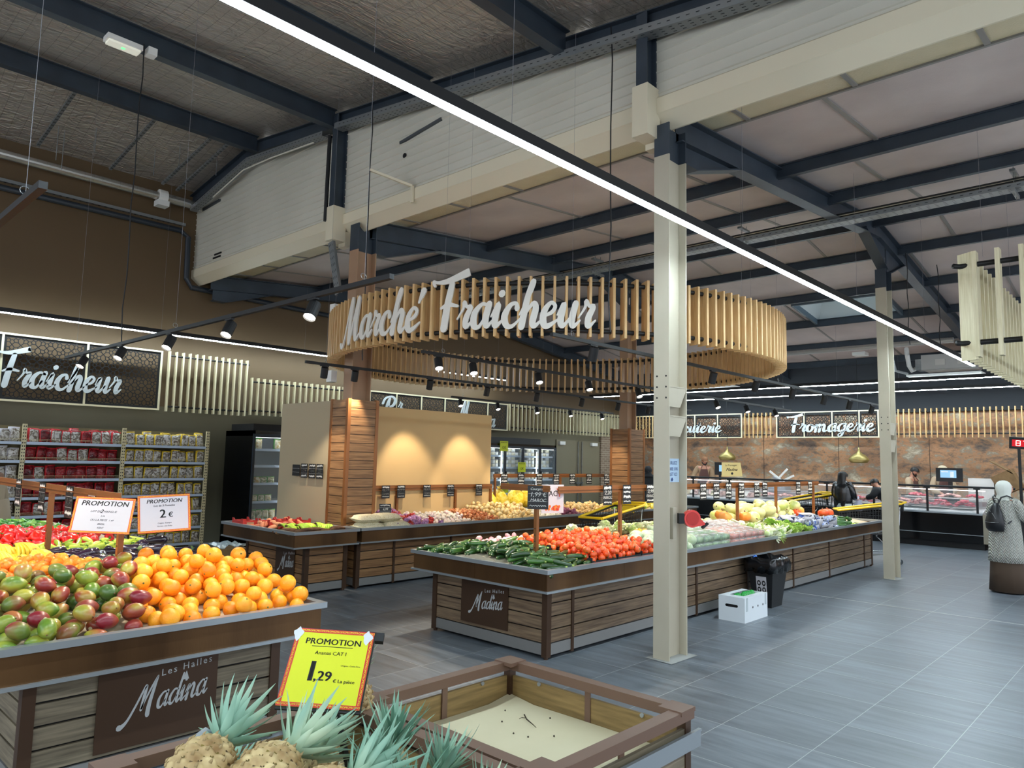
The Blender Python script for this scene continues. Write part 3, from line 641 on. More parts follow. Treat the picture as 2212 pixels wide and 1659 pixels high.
def varied(name, cols, rough=.45, scale=6, bump=None, spec=.5, coat=0., stretch=(1,1,1), contrast=.18, rnd=.0):
    """skin material with patchy colour plus a random tint per object between cols"""
    m = mat(name, cols[0], rough, spec=spec, bump=bump, coat=coat); N = m.node_tree.nodes; L = m.node_tree.links; b = N['Principled BSDF']
    oi = N.new('ShaderNodeObjectInfo'); tc = N.new('ShaderNodeTexCoord'); n = N.new('ShaderNodeTexNoise'); n.noise_dimensions = '4D'; n.inputs['Scale'].default_value = scale; n.inputs['Detail'].default_value = 2
    mp = N.new('ShaderNodeMapping'); mp.inputs['Scale'].default_value = stretch; L.new(tc.outputs['Object'], mp.inputs[0]); L.new(mp.outputs[0], n.inputs['Vector'])
    mu = N.new('ShaderNodeMath'); mu.operation = 'MULTIPLY'; mu.inputs[1].default_value = 37; L.new(oi.outputs['Random'], mu.inputs[0]); L.new(mu.outputs[0], n.inputs['W'])
    r = N.new('ShaderNodeMapRange'); r.inputs['From Min'].default_value = .5-contrast; r.inputs['From Max'].default_value = .5+contrast; L.new(n.outputs['Fac'], r.inputs['Value'])
    ad = N.new('ShaderNodeMath'); ad.operation = 'MULTIPLY_ADD'; ad.inputs[1].default_value = rnd; L.new(oi.outputs['Random'], ad.inputs[0]); ad.use_clamp = True
    sb = N.new('ShaderNodeMath'); sb.operation = 'SUBTRACT'; sb.inputs[1].default_value = rnd/2; L.new(r.outputs[0], sb.inputs[0]); L.new(sb.outputs[0], ad.inputs[2])
    cr = N.new('ShaderNodeValToRGB'); e = cr.color_ramp.elements; e[0].color = srgb(cols[0]); e[1].color = srgb(cols[-1])
    for i, c in enumerate(cols[1:-1]): q = e.new((i+1)/(len(cols)-1)); q.color = srgb(c)
    L.new(ad.outputs[0], cr.inputs[0]); L.new(cr.outputs[0], b.inputs['Base Color']); return m
def ell(m, L, r, prof, n=12, bend=0., R=None, lob=None):
    """body along local x of length L, radius r*prof(t), sagging by bend"""
    k = len(prof); V = []
    for i, (t, q) in enumerate(prof):
        x = (t-.5)*L; zc = bend*(1-(2*t-1)**2)-bend*.5
        for j in range(n):
            a = 2*PI*j/n; f = 1+(lob*math.cos(3*a) if lob else 0)
            V.append((x, math.cos(a)*r*q*f, zc+math.sin(a)*r*q*f))
    F = [(i*n+j, (i+1)*n+j, (i+1)*n+(j+1) % n, i*n+(j+1) % n) for i in range(k-1) for j in range(n)]
    F += [tuple(range(n)), tuple(range(k*n-1, (k-1)*n-1, -1))]
    m._a(V, F); return m
def line3(L, r): return lambda a: [(math.cos(a)*t, math.sin(a)*t, r) for t in (-(L/2-r), 0, (L/2-r))]
STEMG = mat('dry green stem', '#5c6b35', .7); STEMB = mat('brown stem', '#6b4a2c', .7)
# pomelo oranges
ORANGE = varied('orange peel', ['#f08a10', '#ffa31a', '#ffb52e'], .38, 8, (170, .18, (1,1,1)), rnd=.9)
def m_orange(r):
    b = MB(); b.ball((0,0,0), r, 20, sc=(1,1,.95)); s = MB(); s.lathe([(.0, .0), (.006, .001), (.004, .003), (1e-6, .0035)], (0,0,r*.95-.001), 6); return (b, s)
def P_orange():
    b, s = m_orange(.05); return proto('orange', [(b, ORANGE), ('stem_scar', s, STEMG)])
# mangoes
MANGO = [varied('mango skin %d' % i, c, .36, 7, (60, .05, (1,1,1)), coat=.2, stretch=(1,1,1), contrast=.13, rnd=.7) for i, c in enumerate((['#5f7f26', '#9aa038', '#a8663a'], ['#a9a43c', '#9a4a2c', '#7e1826'], ['#46662a', '#6f7a30', '#8a3a30']))]
def P_mango(i):
    pr = [(0,.02),(.03,.30),(.1,.58),(.22,.84),(.36,.98),(.5,1),(.64,.93),(.78,.76),(.9,.48),(.97,.22),(1,.02)]
    b = MB(); ell(b, .125, .044, pr, 16, .008); s = MB(); s.cyl((-.061,0,-.004), (-.067,0,-.003), .004, .003, 6)
    parts = [(b, MANGO[i]), ('stem', s, STEMB)]
    if i == 1:
        t = MB(); V = []
        for q in range(13):
            a = 2*PI*q/12; V.append((.012*math.cos(a), .010*math.sin(a), .0465+.0004))
        t._a([(0,0,.0485)]+[(v[0], v[1], .0478-.3*(v[1]**2)*40*.0) for v in V[:-1]], [(0, j+1, (j+1) % 12+1) for j in range(12)]); parts.append(('sticker', t, mat('fruit sticker', '#d9c9a0', .5)))
    return proto('mango', parts)
TANG = varied('tangerine peel', ['#e8760f', '#f98e16', '#ffa022'], .4, 9, (140, .2, (1,1,1)), rnd=.9)
def P_tang():
    b = MB(); b.ball((0,0,0), .037, 16, sc=(1,1,.86)); s = MB(); s.lathe([(.004, 0), (.0035, .002), (1e-6, .0022)], (0,0,.0315), 6); return proto('tangerine', [(b, TANG), ('stem_scar', s, STEMG)])
BANANA = varied('banana skin', ['#c9a41a', '#dcbc2c', '#e4cf55'], .45, 10, rnd=.5, contrast=.25)
BANANA_G = varied('green banana skin', ['#7fa82a', '#a2c838', '#c8dc50'], .45, 10, rnd=.5, contrast=.25)
def P_banana(skin, nm='banana_bunch'):
    parts = []; tip = mat('banana tip', '#5a4a20', .8)
    b0 = MB(); b0.tube([(-.02,0,.035), (.0,0,.045), (.02,0,.04)], [.012,.016,.010], 8); parts.append((b0, STEMB))
    for i in range(6):
        a = (i-2.5)*.30; b = MB(); P = []; Rr = []
        for t in range(9):
            u = t/8; ang = -.5+1.7*u; x = .02+.10*math.sin(ang+.5)*1.0; z = .045-.085*(1-math.cos(ang+.5))-.0
            P.append((x+.03*u, math.sin(a)*(.02+.10*u)+.004*(i-2.5), z+.012*math.cos(a)-.004)); Rr.append([.006,.009,.014,.0175,.018,.0175,.015,.010,.005][t])
        b.tube(P, Rr, 7); parts.append(('banana', b, skin))
    return proto(nm, parts)
EGG = varied('eggplant skin', ['#17101c', '#24172a', '#2e1c33'], .12, 3, rnd=.3, coat=.6)
def P_eggplant():
    pr = [(0,.05),(.03,.36),(.12,.52),(.3,.66),(.5,.84),(.7,.98),(.84,.95),(.94,.68),(1,.1)]
    b = MB(); ell(b, .20, .040, pr, 14, .012); s = MB(); ell(s, .035, .026, [(0,.15),(.35,.2),(.5,.8),(1,.95)], 8); s.v = [(x-.098, y, z-.0) for x, y, z in s.v]
    return proto('eggplant', [(b, EGG), ('calyx', s, mat('eggplant calyx', '#5f7440', .6))])
REDP = varied('red pepper skin', ['#b80f0a', '#d61812', '#ea3018'], .14, 6, rnd=.5, coat=.5)
def P_pepper(skin, nm):
    b = MB(); f = lambda t, z: 1+.09*math.cos(4*t)+.03*math.cos(2*t+1)
    b.lathe([(1e-6,-.036),(.016,-.045),(.030,-.040),(.037,-.02),(.041,.01),(.042,.03),(.034,.043),(.018,.042),(1e-6,.034)], n=20, fn=f)
    s = MB(); s.lathe([(.015,.038),(.012,.041),(.005,.044),(.004,.062),(1e-6,.063)], n=8); return proto(nm, [(b, skin), ('stem', s, mat('pepper stem', '#4d7a2a', .6))])
GRNP = varied('long green pepper skin', ['#2f7a2c', '#4f9638', '#78ae44'], .22, 6, rnd=.8, coat=.3)
LIMEP = varied('pale green pepper skin', ['#a8c83c', '#c2d84e', '#d3de62'], .25, 6, rnd=.8, coat=.3)
def P_long(skin, nm, L=.14, r=.021):
    pr = [(0,.3),(.05,.8),(.15,1),(.35,.95),(.6,.8),(.8,.55),(.93,.3),(1,.05)]; b = MB(); ell(b, L, r, pr, 9, .014, lob=.1)
    s = MB(); s.tube([(-L/2,0,-.006), (-L/2-.015,0,-.008), (-L/2-.03,0,-.002)], [.007,.0045,.004], 6); return proto(nm, [(b, skin), ('stem', s, mat('pepper stem', '#4d7a2a', .6))])
ZUC = varied('zucchini skin', ['#1f3d17', '#2c5420', '#44702a'], .28, 9, rnd=.7, coat=.25, stretch=(.25,3,3), contrast=.12)
def P_zuc():
    pr = [(0,.35),(.02,.72),(.08,.92),(.3,1),(.6,1),(.85,.93),(.94,.7),(1,.52)]; b = MB(); ell(b, .175, .0245, pr, 10, .008)
    s = MB(); s.cyl((.085,0,-.004), (.108,0,-.006), .0125, .0085, 6); e = MB(); e.cyl((-.0855,0,-.004), (-.0885,0,-.004), .0075, .006, 8)
    return proto('zucchini', [(b, ZUC), ('stem', s, mat('zucchini stem', '#9db25c', .6)), ('blossom_end', e, mat('zucchini end', '#d8dba0', .6))])
CUC = varied('cucumber skin', ['#234b1e', '#3a6a2a', '#4f7f36'], .3, 12, rnd=.6, stretch=(.3,3,3))
def P_cuc():
    b = MB(); ell(b, .26, .027, [(0,.2),(.03,.7),(.1,.95),(.5,1),(.9,.9),(.97,.6),(1,.1)], 10, .01); return proto('cucumber', [(b, CUC)])
TOM = varied('tomato skin', ['#e64a18', '#f05c1e', '#f8742e'], .16, 4, rnd=.9, coat=.5)
def P_tom():
    b = MB(); b.ball((0,0,0), .036, 14, sc=(1,1,.84)); s = MB(); V = [(0,0,.0335)]
    for i in range(10): a = 2*PI*i/10; q = .016 if i % 2 == 0 else .004; V.append((q*math.cos(a), q*math.sin(a), .0325-(.002 if i % 2 == 0 else 0)+.0012))
    s._a(V, [(0, i+1, (i+1) % 10+1) for i in range(10)]); s.cyl((0,0,.031), (0,0,.040), .0025, n=5)
    return proto('tomato', [(b, TOM), ('calyx', s, mat('tomato calyx', '#3f6b2a', .7))])
def P_onion(nm, skin, r=.034, tip=.5, n=9):
    b = MB(); b.lathe([(1e-6,-r*.86),(r*.5,-r*.76),(r*.9,-r*.36),(r,.05*r),(r*.86,r*.5),(r*.5,r*.82),(r*.18,r*(.95+tip*.2)),(r*.10,r*(1.1+tip*.5))], n=n); return proto(nm, [(b, skin)])
ONY = varied('yellow onion skin', ['#d9b36a', '#e8cb8c', '#efdaa2'], .4, 14, rnd=.9, stretch=(2,2,.4)); ONW = varied('white onion skin', ['#ded8c4', '#efe9d8'], .35, 9, rnd=.9)
ONR = varied('red onion skin', ['#5a1f35', '#7d3350', '#9c5570'], .35, 9, rnd=.9); SHAL = varied('shallot skin', ['#a85a32', '#c07848', '#d39a6a'], .4, 14, rnd=.9, stretch=(2,2,.4))
GARL = varied('garlic skin', ['#cdbfae', '#ddd2c4', '#c9aeb0'], .5, 14, rnd=.9, stretch=(3,3,.3)); POT = varied('potato skin', ['#c39a58', '#d6b374', '#dcc08a'], .6, 12, rnd=.9)
LEMON = varied('lemon peel', ['#e5cf3a', '#f0e05a'], .4, 12, rnd=.9); LIME = varied('lime peel', ['#6a9a2a', '#8ab53a'], .4, 12, rnd=.9)
def P_pot(nm, skin, r=.033): b = MB(); b.ball((0,0,0), r, 9, sc=(1.3,.95,.85)); return proto(nm, [(b, skin)])
rr = lambda a: rot_full()
def flat(tl=.25): return lambda a: (RNG.uniform(-3.1, 3.1), RNG.uniform(-tl, tl), a)
def flatz(tl=.25): return lambda a: (RNG.uniform(-tl, tl), RNG.uniform(-tl, tl), a)
# ---- front island
def bf(x, y): return .73+(.15)*min(1, max(0, (y-4.14)/.86))
H = Heap(bf)
tg = lambda x, y: .84+.19*min(1, max(0, (y-4.14)/.7))+(.05*max(0, 1-abs(x-2.15)/.5) if y > 4.5 else 0)
A = H.fill([(1.60,4.17),(2.61,4.17),(2.61,4.95),(2.42,5.2),(1.86,5.15)], .05, 260, lambda x, y: tg(x, y)-.0, jit=.16, tries=40)
scatter([P_orange()], A, 'ripe orange pomelo in the heap on the corner of the nearest island', 'fruit', 'orange pomelos heaped on the nearest island', rr)
A = H.fill([(.94,4.16),(1.62,4.16),(1.88,5.12),(.94,5.0)], .042, 240, lambda x, y: tg(x, y)+.01, line3(.125, .042), jit=.14, tries=40)
scatter([P_mango(0), P_mango(1), P_mango(2)], A, 'green and red mango in the heap left of the orange pomelos', 'fruit', 'mangoes heaped on the nearest island', flat(.5))
A = H.fill([(.95,5.02),(1.8,5.16),(1.8,5.5),(1.66,5.95),(.95,5.85)], .036, 300, lambda x, y: 1.0, jit=.14)
scatter([P_tang()], A, 'tangerine in the heap between the mangoes and the bananas', 'fruit', 'tangerines heaped on the nearest island', rr)
A = H.fill([(1.05,5.95),(1.62,6.0),(1.62,6.75),(1.05,6.7)], .06, 22, lambda x, y: 1.06, lambda a: [(0,0,.05),(math.cos(a)*.08,math.sin(a)*.08,.045)], yaw=(-2.6, -.6))
scatter([P_banana(BANANA)], A, 'bunch of yellow bananas piled behind the tangerines', 'fruit', 'banana bunches on the nearest island', flatz(.2), .0)
A = H.fill([(1.75,5.25),(2.62,5.25),(2.62,6.7),(1.72,6.55)], .04, 100, lambda x, y: .97, line3(.2, .036))
scatter([P_eggplant()], A, 'glossy dark eggplant in the heap behind the orange pomelos', 'vegetable', 'eggplants heaped on the nearest island', flat(.2))
A = H.fill([(1.75,6.7),(2.62,6.8),(2.62,7.2),(1.7,7.1)], .02, 70, lambda x, y: .95, line3(.14, .02))
scatter([P_long(LIMEP, 'pale_pepper')], A, 'pale green pepper in the strip between the eggplants and the red peppers', 'vegetable', 'pale green peppers on the nearest island', flat(.3))
A = H.fill([(1.0,6.85),(1.68,6.95),(1.72,7.25),(2.62,7.35),(2.62,8.5),(1.0,8.4)], .042, 210, lambda x, y: 1.06-.10*abs(x-1.7), jit=.14)
scatter([P_pepper(REDP, 'red_pepper')], A, 'glossy red bell pepper in the heap behind the bananas', 'vegetable', 'red bell peppers heaped on the nearest island', rr)
A = H.fill([(1.2,8.5),(2.6,8.6),(2.6,9.9),(1.2,9.8)], .022, 210, lambda x, y: 1.07-.1*abs(x-1.8), line3(.14, .022))
scatter([P_long(GRNP, 'green_pepper', .16, .024)], A, 'long green pepper in the heap at the far end of the nearest island', 'vegetable', 'long green peppers on the nearest island', flat(.4))
# ---- middle island
def bm_(x, y): return .72+.12*(1-abs(y-4.94)/.87)
H = Heap(bm_)
A = H.fill([(4.93,4.10),(5.5,4.10),(5.46,4.9),(5.5,5.79),(4.88,5.79)], .024, 420, lambda x, y: .82+.12*(1-abs(y-4.94)/.87), line3(.17, .024), yaw=(-.9, .9), tries=40)
scatter([P_zuc()], A, 'dark green zucchini heaped on the near end of the middle island', 'vegetable', 'zucchini heaped on the middle island', flat(.25))
# black tomato cartons
CART = mat('black printed carton', '#1d1d1f', .6); CARD = mat('brown cardboard inside', '#a97c50', .8)
def carton(x, y, w, d, h, z, label, group, ang=0, m=CART, mi=CARD):
    r = thing('produce_carton', label, 'box', (x, y, z), group, ang); t = .006
    b = MB(); b.box(-w/2, w/2, -d/2, d/2, 0, t)
    for sx in (-1, 1): b.box(sx*w/2-t*(sx > 0), sx*w/2+t*(sx < 0), -d/2, d/2, t, h*.75); b.prism([(-d/2, h*.75), (-d/2, h), (-d/2+.05, h), (-d/2+.07, h*.75)], sx*w/2-t*(sx > 0), sx*w/2+t*(sx < 0), 'x'); b.prism([(d/2, h*.75), (d/2, h), (d/2-.05, h), (d/2-.07, h*.75)], sx*w/2-t*(sx > 0), sx*w/2+t*(sx < 0), 'x')
    for sy in (-1, 1): b.box(-w/2+t, w/2-t, sy*d/2-t*(sy > 0), sy*d/2+t*(sy < 0), t, h*.75)
    b.build('tray_wall', m, r, world=False)
    b = MB(); b.box(-w/2+t+.001, w/2-t-.001, -d/2+t+.001, d/2-t-.001, t, t+.02); b.build('liner', mi, r, world=False)
    b = MB(); b.box(-.05, .05, -d/2-.001, -d/2, h*.2, h*.6); b.build('printed_label', mat('pale print', '#a78d6e', .6), r, world=False)
    return r
for i in range(3):
    for j in range(2):
        carton(5.72+i*.42, 4.34+j*.5, .40, .48, .11, bm_(0, 4.34+j*.5-.24)+.004, ['black carton of tomatoes in the front row beside the zucchini', 'black carton of tomatoes in the rear row beside the sign post'][j], 'black tomato cartons on the middle island, '+['front row', 'rear row'][j])
H2 = Heap(lambda x, y: bm_(x, y)+.05)
A = H2.fill([(5.55,4.13),(6.72,4.13),(6.72,5.05),(5.55,5.05)], .036, 330, lambda x, y: .90+.08*min(1, (y-4.1)/.7), jit=.16)
scatter([P_tom()], A, 'orange-red tomato in the heap beside the zucchini', 'vegetable', 'tomatoes heaped on the middle island', rr)
A = H2.fill([(5.62,5.15),(6.7,5.15),(6.7,5.75),(5.62,5.75)], .034, 60, lambda x, y: .88)
scatter([P_pot('potato', varied('pink potato skin', ['#c98a92', '#dca8ac', '#e8c4c0'], .6, 10, rnd=.9), .036)], A, 'pink-skinned potato behind the tomatoes', 'vegetable', 'pink potatoes on the middle island', rr)
# ---- onion display
def bo(x, y): return .72+.08*(y-7.9)/.9
H = Heap(bo); ym = 8.76
def yfill(x0, x1, r, n, top, P, label, cat, group, rotf=rr, x0b=None, x1b=None, y0=7.93):
    x0b = x0 if x0b is None else x0b; x1b = x1 if x1b is None else x1b
    A = H.fill([(x0,y0),(x1,y0),(x1b,ym),(x0b,ym)], r, n, lambda x, y: .77+(top-.77)*min(1, max(.15, (y-7.86)/.6)), jit=.2, tries=16)
    scatter(P, A, label, cat, group, rotf)
NETR = varied('red net bag', ['#9e1f1c', '#c43a2a', '#7a2a38'], .3, 30, rnd=.3, contrast=.08); NETP = varied('purple net bag', ['#8a5a86', '#b58ab4', '#a06a9a'], .3, 30, rnd=.3, contrast=.08)
def P_bag(nm, skin):
    b = MB()
    for i in range(7):
        a = 2*PI*i/6; b.ball((.045*math.cos(a)*(i < 6), .035*math.sin(a)*(i < 6), .004*(i % 3)), .033, 8)
    c = MB(); c.lathe([(.02,.02),(.008,.04),(.012,.055),(1e-6,.057)], (.05,0,0), 7); return proto(nm, [(b, skin), ('clipped_neck', c, skin)])
yfill(6.15, 7.1, .05, 60, .92, [P_bag('net_bag', NETR), P_bag('net_bag', NETP)], 'small red or purple net bag of onions right of the white bags', 'bag', 'net bags on the onion display', x1b=6.9)
yfill(7.12, 7.9, .029, 210, .93, [P_onion('garlic_bulb', GARL, .029, 1)], 'garlic bulb in the heap between net bags and shallots', 'vegetable', 'garlic bulbs on the onion display', x0b=6.92, x1b=7.85)
yfill(7.92, 8.45, .026, 230, .93, [P_onion('shallot', SHAL, .026, 1.3)], 'brown shallot in the heap between garlic and yellow onions', 'vegetable', 'shallots on the onion display', x0b=7.88, x1b=8.3)
yfill(8.47, 9.35, .037, 240, 1.04, [P_onion('yellow_onion', ONY, .037)], 'yellow onion in the tall heap at the end of the beige panel', 'vegetable', 'yellow onions on the onion display', x0b=8.32)
yfill(9.37, 9.95, .033, 90, .90, [P_onion('white_onion', ONW, .034)], 'white onion in the heap between yellow and red onions', 'vegetable', 'white onions on the onion display')
yfill(9.97, 10.6, .036, 100, .92, [P_onion('red_onion', ONR, .036)], 'dark red onion in the heap left of the shopping trolley', 'vegetable', 'red onions on the onion display', x0b=9.97, x1b=10.3)
yfill(10.32, 11.7, .038, 170, .98, [P_pot('potato', POT, .038)], 'yellow potato in the heap behind the shopping trolley', 'vegetable', 'potatoes on the onion display', x0b=10.3)
yfill(13.0, 14.2, .036, 90, .92, [P_onion('lemon', LEMON, .034, .6)], 'lemon in the heap beyond the shopping trolley', 'fruit', 'lemons on the onion display')
yfill(11.9, 13.0, .036, 60, .90, [P_onion('lime', LIME, .030, .4)], 'lime in the heap beside the lemons', 'fruit', 'limes on the onion display')
# ---- banana display
H = Heap(lambda x, y: .735)
A = H.fill([(4.74,7.98),(5.5,7.98),(5.5,8.18),(4.74,8.4)], .025, 26, lambda x, y: .80, line3(.2, .025), yaw=(-.4, .4))
def P_root(nm, skin, L, r): b = MB(); ell(b, L, r, [(0,.2),(.06,.6),(.2,.95),(.45,1),(.7,.8),(.9,.4),(1,.1)], 8, .01); return proto(nm, [(b, skin)])
scatter([P_root('cassava_root', varied('cassava bark', ['#4f3424', '#6a4830', '#80603f'], .8, 14, rnd=.6), .24, .026)], A, 'brown cassava root along the front of the small display', 'vegetable', 'cassava roots on the small display', flat(.1))
A = H.fill([(4.9,8.3),(5.5,8.18),(5.5,8.6),(4.9,8.8)], .05, 9, lambda x, y: .92, lambda a: [(0,0,.045),(math.cos(a)*.08,math.sin(a)*.08,.04)], yaw=(-2.4, -.8))
scatter([P_banana(BANANA_G)], A, 'bunch of green bananas beside the near pillar', 'fruit', 'green banana bunches on the small display', flatz(.2))
REDB = mat('red printed carton', '#b5322c', .55)
for i, (x, y) in enumerate(((4.80, 9.35), (5.02, 9.05), (5.3, 9.15), (5.36, 8.95))):
    carton(x, y, .21, .3, .12, .745, 'red carton of sweet potatoes at the back of the small display', 'red cartons on the small display', 0, REDB)
A = H.fill([(4.74,8.85),(5.5,8.72),(5.5,9.3),(4.74,9.4)], .03, 46, lambda x, y: 1.0, line3(.16, .03))
scatter([P_root('sweet_potato', varied('sweet potato skin', ['#c06a4a', '#d28460', '#dd9c6e'], .6, 8, rnd=.8), .17, .033)], A, 'orange-pink sweet potato heaped over the red cartons', 'vegetable', 'sweet potatoes on the small display', flat(.4))
# ------------------------------------------------------------------ slatted rings, screens, signs
def ring(cx, cy, R, z0, z1, n, label):
    r = thing('slatted_ring', label, 'ceiling decoration', (cx, cy, z0))
    b = MB()
    for i in range(n):
        a = 2*PI*i/n; c, s = math.cos(a), math.sin(a)
        b.obox((cx+R*c, cy+R*s, (z0+z1)/2), (.15, .028, z1-z0), Rz(a))
    b.build('slats', PINE, r)
    for z in (z0+.075, z1-.06):
        b = MB(); m = 144; V = []; F = []
        for i in range(m):
            a = 2*PI*i/m
            for j in range(8):
                t = 2*PI*j/8; q = R+.026*math.cos(t); V.append((cx+q*math.cos(a), cy+q*math.sin(a), z+.026*math.sin(t)))
        F = [(i*8+j, ((i+1) % m)*8+j, ((i+1) % m)*8+(j+1) % 8, i*8+(j+1) % 8) for i in range(m) for j in range(8)]
        b._a(V, F); b.build('rod', BLACK, r, smooth=True)
    for i in range(6):
        a = .4+2*PI*i/6; x, y = cx+R*math.cos(a), cy+R*math.sin(a)
        MB().cyl((x, y, z1-.05), (x, y, (roofR(x) if x > 5.9 else roofL(y))-.04), .0013, n=4).build('suspension_wire', WIRE, r)
    return r
RC = (8.45, 7.06)
rg = ring(8.45, 7.06, 3.27, 3.05, 3.705, 162, 'large round ring of pine slats hanging over the islands with white script letters')
def arcpl(a0, z0): return lambda s, y, o: (RC[0]+(3.335+o)*math.cos(a0+s/3.35), RC[1]+(3.335+o)*math.sin(a0+s/3.35), z0+y)
b = MB(); script_text(b, "Marche'", arcpl(math.radians(167.3), 3.16), .255, .02, squeeze=.93, slant=.1); script_text(b, 'Fraicheur', arcpl(math.radians(-163.4), 3.15), .255, .02, squeeze=.90, slant=.1)
b.build('lettering', LETTER, rg)
# second slatted hanging at the right
r = thing('slatted_hanging', 'pale slatted hanging cut by the right edge, close to the viewer', 'ceiling decoration', (8.6, 0, 2.85))
b = MB(); b.obox((8.56, 1.60, 3.40), (.03, .17, 1.12), Rz(-.5))
for i in range(14): b.box(8.50, 8.62, 1.50-.2*i, 1.54-.2*i, 2.87, 3.96)
for i in range(24): b.box(8.75+.22*i, 8.79+.22*i, 1.56, 1.68, 2.87, 3.96)
b.build('slats', PINE_L, r)
for z in (3.02, 3.83):
    b = MB(); b.tube([(8.50, 1.70, z), (8.56, 1.66, z), (8.56, -1.2, z)], .028, 8); b.tube([(8.56, 1.62, z), (13.9, 1.62, z)], .028, 8); b.build('rod', BLACK, r, smooth=True)
for x, y in ((8.56, 1.45), (8.56, -.5), (11.3, 1.62), (13.5, 1.62)): MB().cyl((x, y, 3.9), (x, y, roofR(x)-.04), .0013, n=4).build('suspension_wire', WIRE, r)
# slat screens along walls
def screen(label, ax, c, a, e, z0, z1, step, m=PINE_L):
    """ax 'x': runs along x at y=c;  'y': runs along y at x=c"""
    n = int(abs(e-a)/step); sg = 1 if e > a else -1
    r = thing('slat_screen', label, 'wall screen', ((a+e)/2, c, z0) if ax == 'x' else (c, (a+e)/2, z0), 'slatted wall screens')
    b = MB()
    for i in range(n+1):
        t = a+sg*i*step
        if ax == 'x': b.box(t-.011, t+.011, c-.045, c+.045, z0, z1)
        else: b.box(c-.045, c+.045, t-.012, t+.012, z0, z1)
    b.build('slats', m, r)
    for z in (z0+.09, z1-.08):
        p = (a, c, z) if ax == 'x' else (c, a, z); q = (e, c, z) if ax == 'x' else (c, e, z)
        MB().cyl(p, q, .016, n=8).build('rod', BLACK, r)
    return r
screen('tall slat screen right of the lattice sign over the snack shelves', 'x', 13.6, 5.33, 6.88, 2.45, 3.55, .125)
screen('low slat screen over the left fridge, right of the tall slats', 'x', 13.6, 6.95, 9.72, 2.48, 3.22, .135)
screen('slat screen over the double doors and the farther fridge', 'x', 13.6, 14.45, 20.2, 2.49, 3.22, .165)
screen('slat screen in the far corner left of the first counter sign', 'y', 20.4, 13.5, 12.2, 2.49, 3.22, .125, PINE)
screen('short slat screen between the two lattice signs of the counter', 'y', 20.4, 9.6, 8.75, 2.49, 3.22, .13, PINE)
screen('long slat screen over the meat counter, right of the far column', 'y', 20.4, 5.82, -1.0, 2.49, 3.22, .125, PINE)
# pierced lattice signs
def lattice(mb, P, W, Hh, c, w, d):
    def seg(p, q):
        dx, dy = q[0]-p[0], q[1]-p[1]; L = math.hypot(dx, dy) or 1; nx_, ny_ = -dy/L*w/2, dx/L*w/2
        cl = lambda a: (min(W, max(0, a[0])), min(Hh, max(0, a[1])))
        if (p[0] < 0 and q[0] < 0) or (p[0] > W and q[0] > W) or (p[1] < 0 and q[1] < 0) or (p[1] > Hh and q[1] > Hh): return
        p, q = cl(p), cl(q); R = [(p[0]+nx_, p[1]+ny_), (q[0]+nx_, q[1]+ny_), (q[0]-nx_, q[1]-ny_), (p[0]-nx_, p[1]-ny_)]
        V = [P(a, b_, 0) for a, b_ in R]+[P(a, b_, d) for a, b_ in R]; mb._a(V, [(0,1,2,3),(7,6,5,4),(0,4,5,1),(2,6,7,3)])
    nx_, ny_ = int(math.ceil(W/c)), int(math.ceil(Hh/c)); ox, oy = (W-nx_*c)/2, (Hh-ny_*c)/2
    for i in range(nx_):
        for j in range(ny_):
            x, y = ox+(i+.5)*c, oy+(j+.5)*c
            o = [(x+c*(.5 if k % 2 == 0 else .36)*math.cos(PI*k/8), y+c*(.5 if k % 2 == 0 else .36)*math.sin(PI*k/8)) for k in range(16)]
            n = [(x+c*(.24 if k % 2 == 0 else .17)*math.cos(PI*k/8+PI/8), y+c*(.24 if k % 2 == 0 else .17)*math.sin(PI*k/8+PI/8)) for k in range(16)]
            for k in range(16): seg(o[k], o[(k+1) % 16]); seg(n[k], n[(k+1) % 16])
            for k in range(0, 16, 2): seg(o[(k+1) % 16], n[k])
            for k in (2, 6, 10, 14): seg(o[k], (x+c*.707*math.cos(PI*k/8), y+c*.707*math.sin(PI*k/8)))
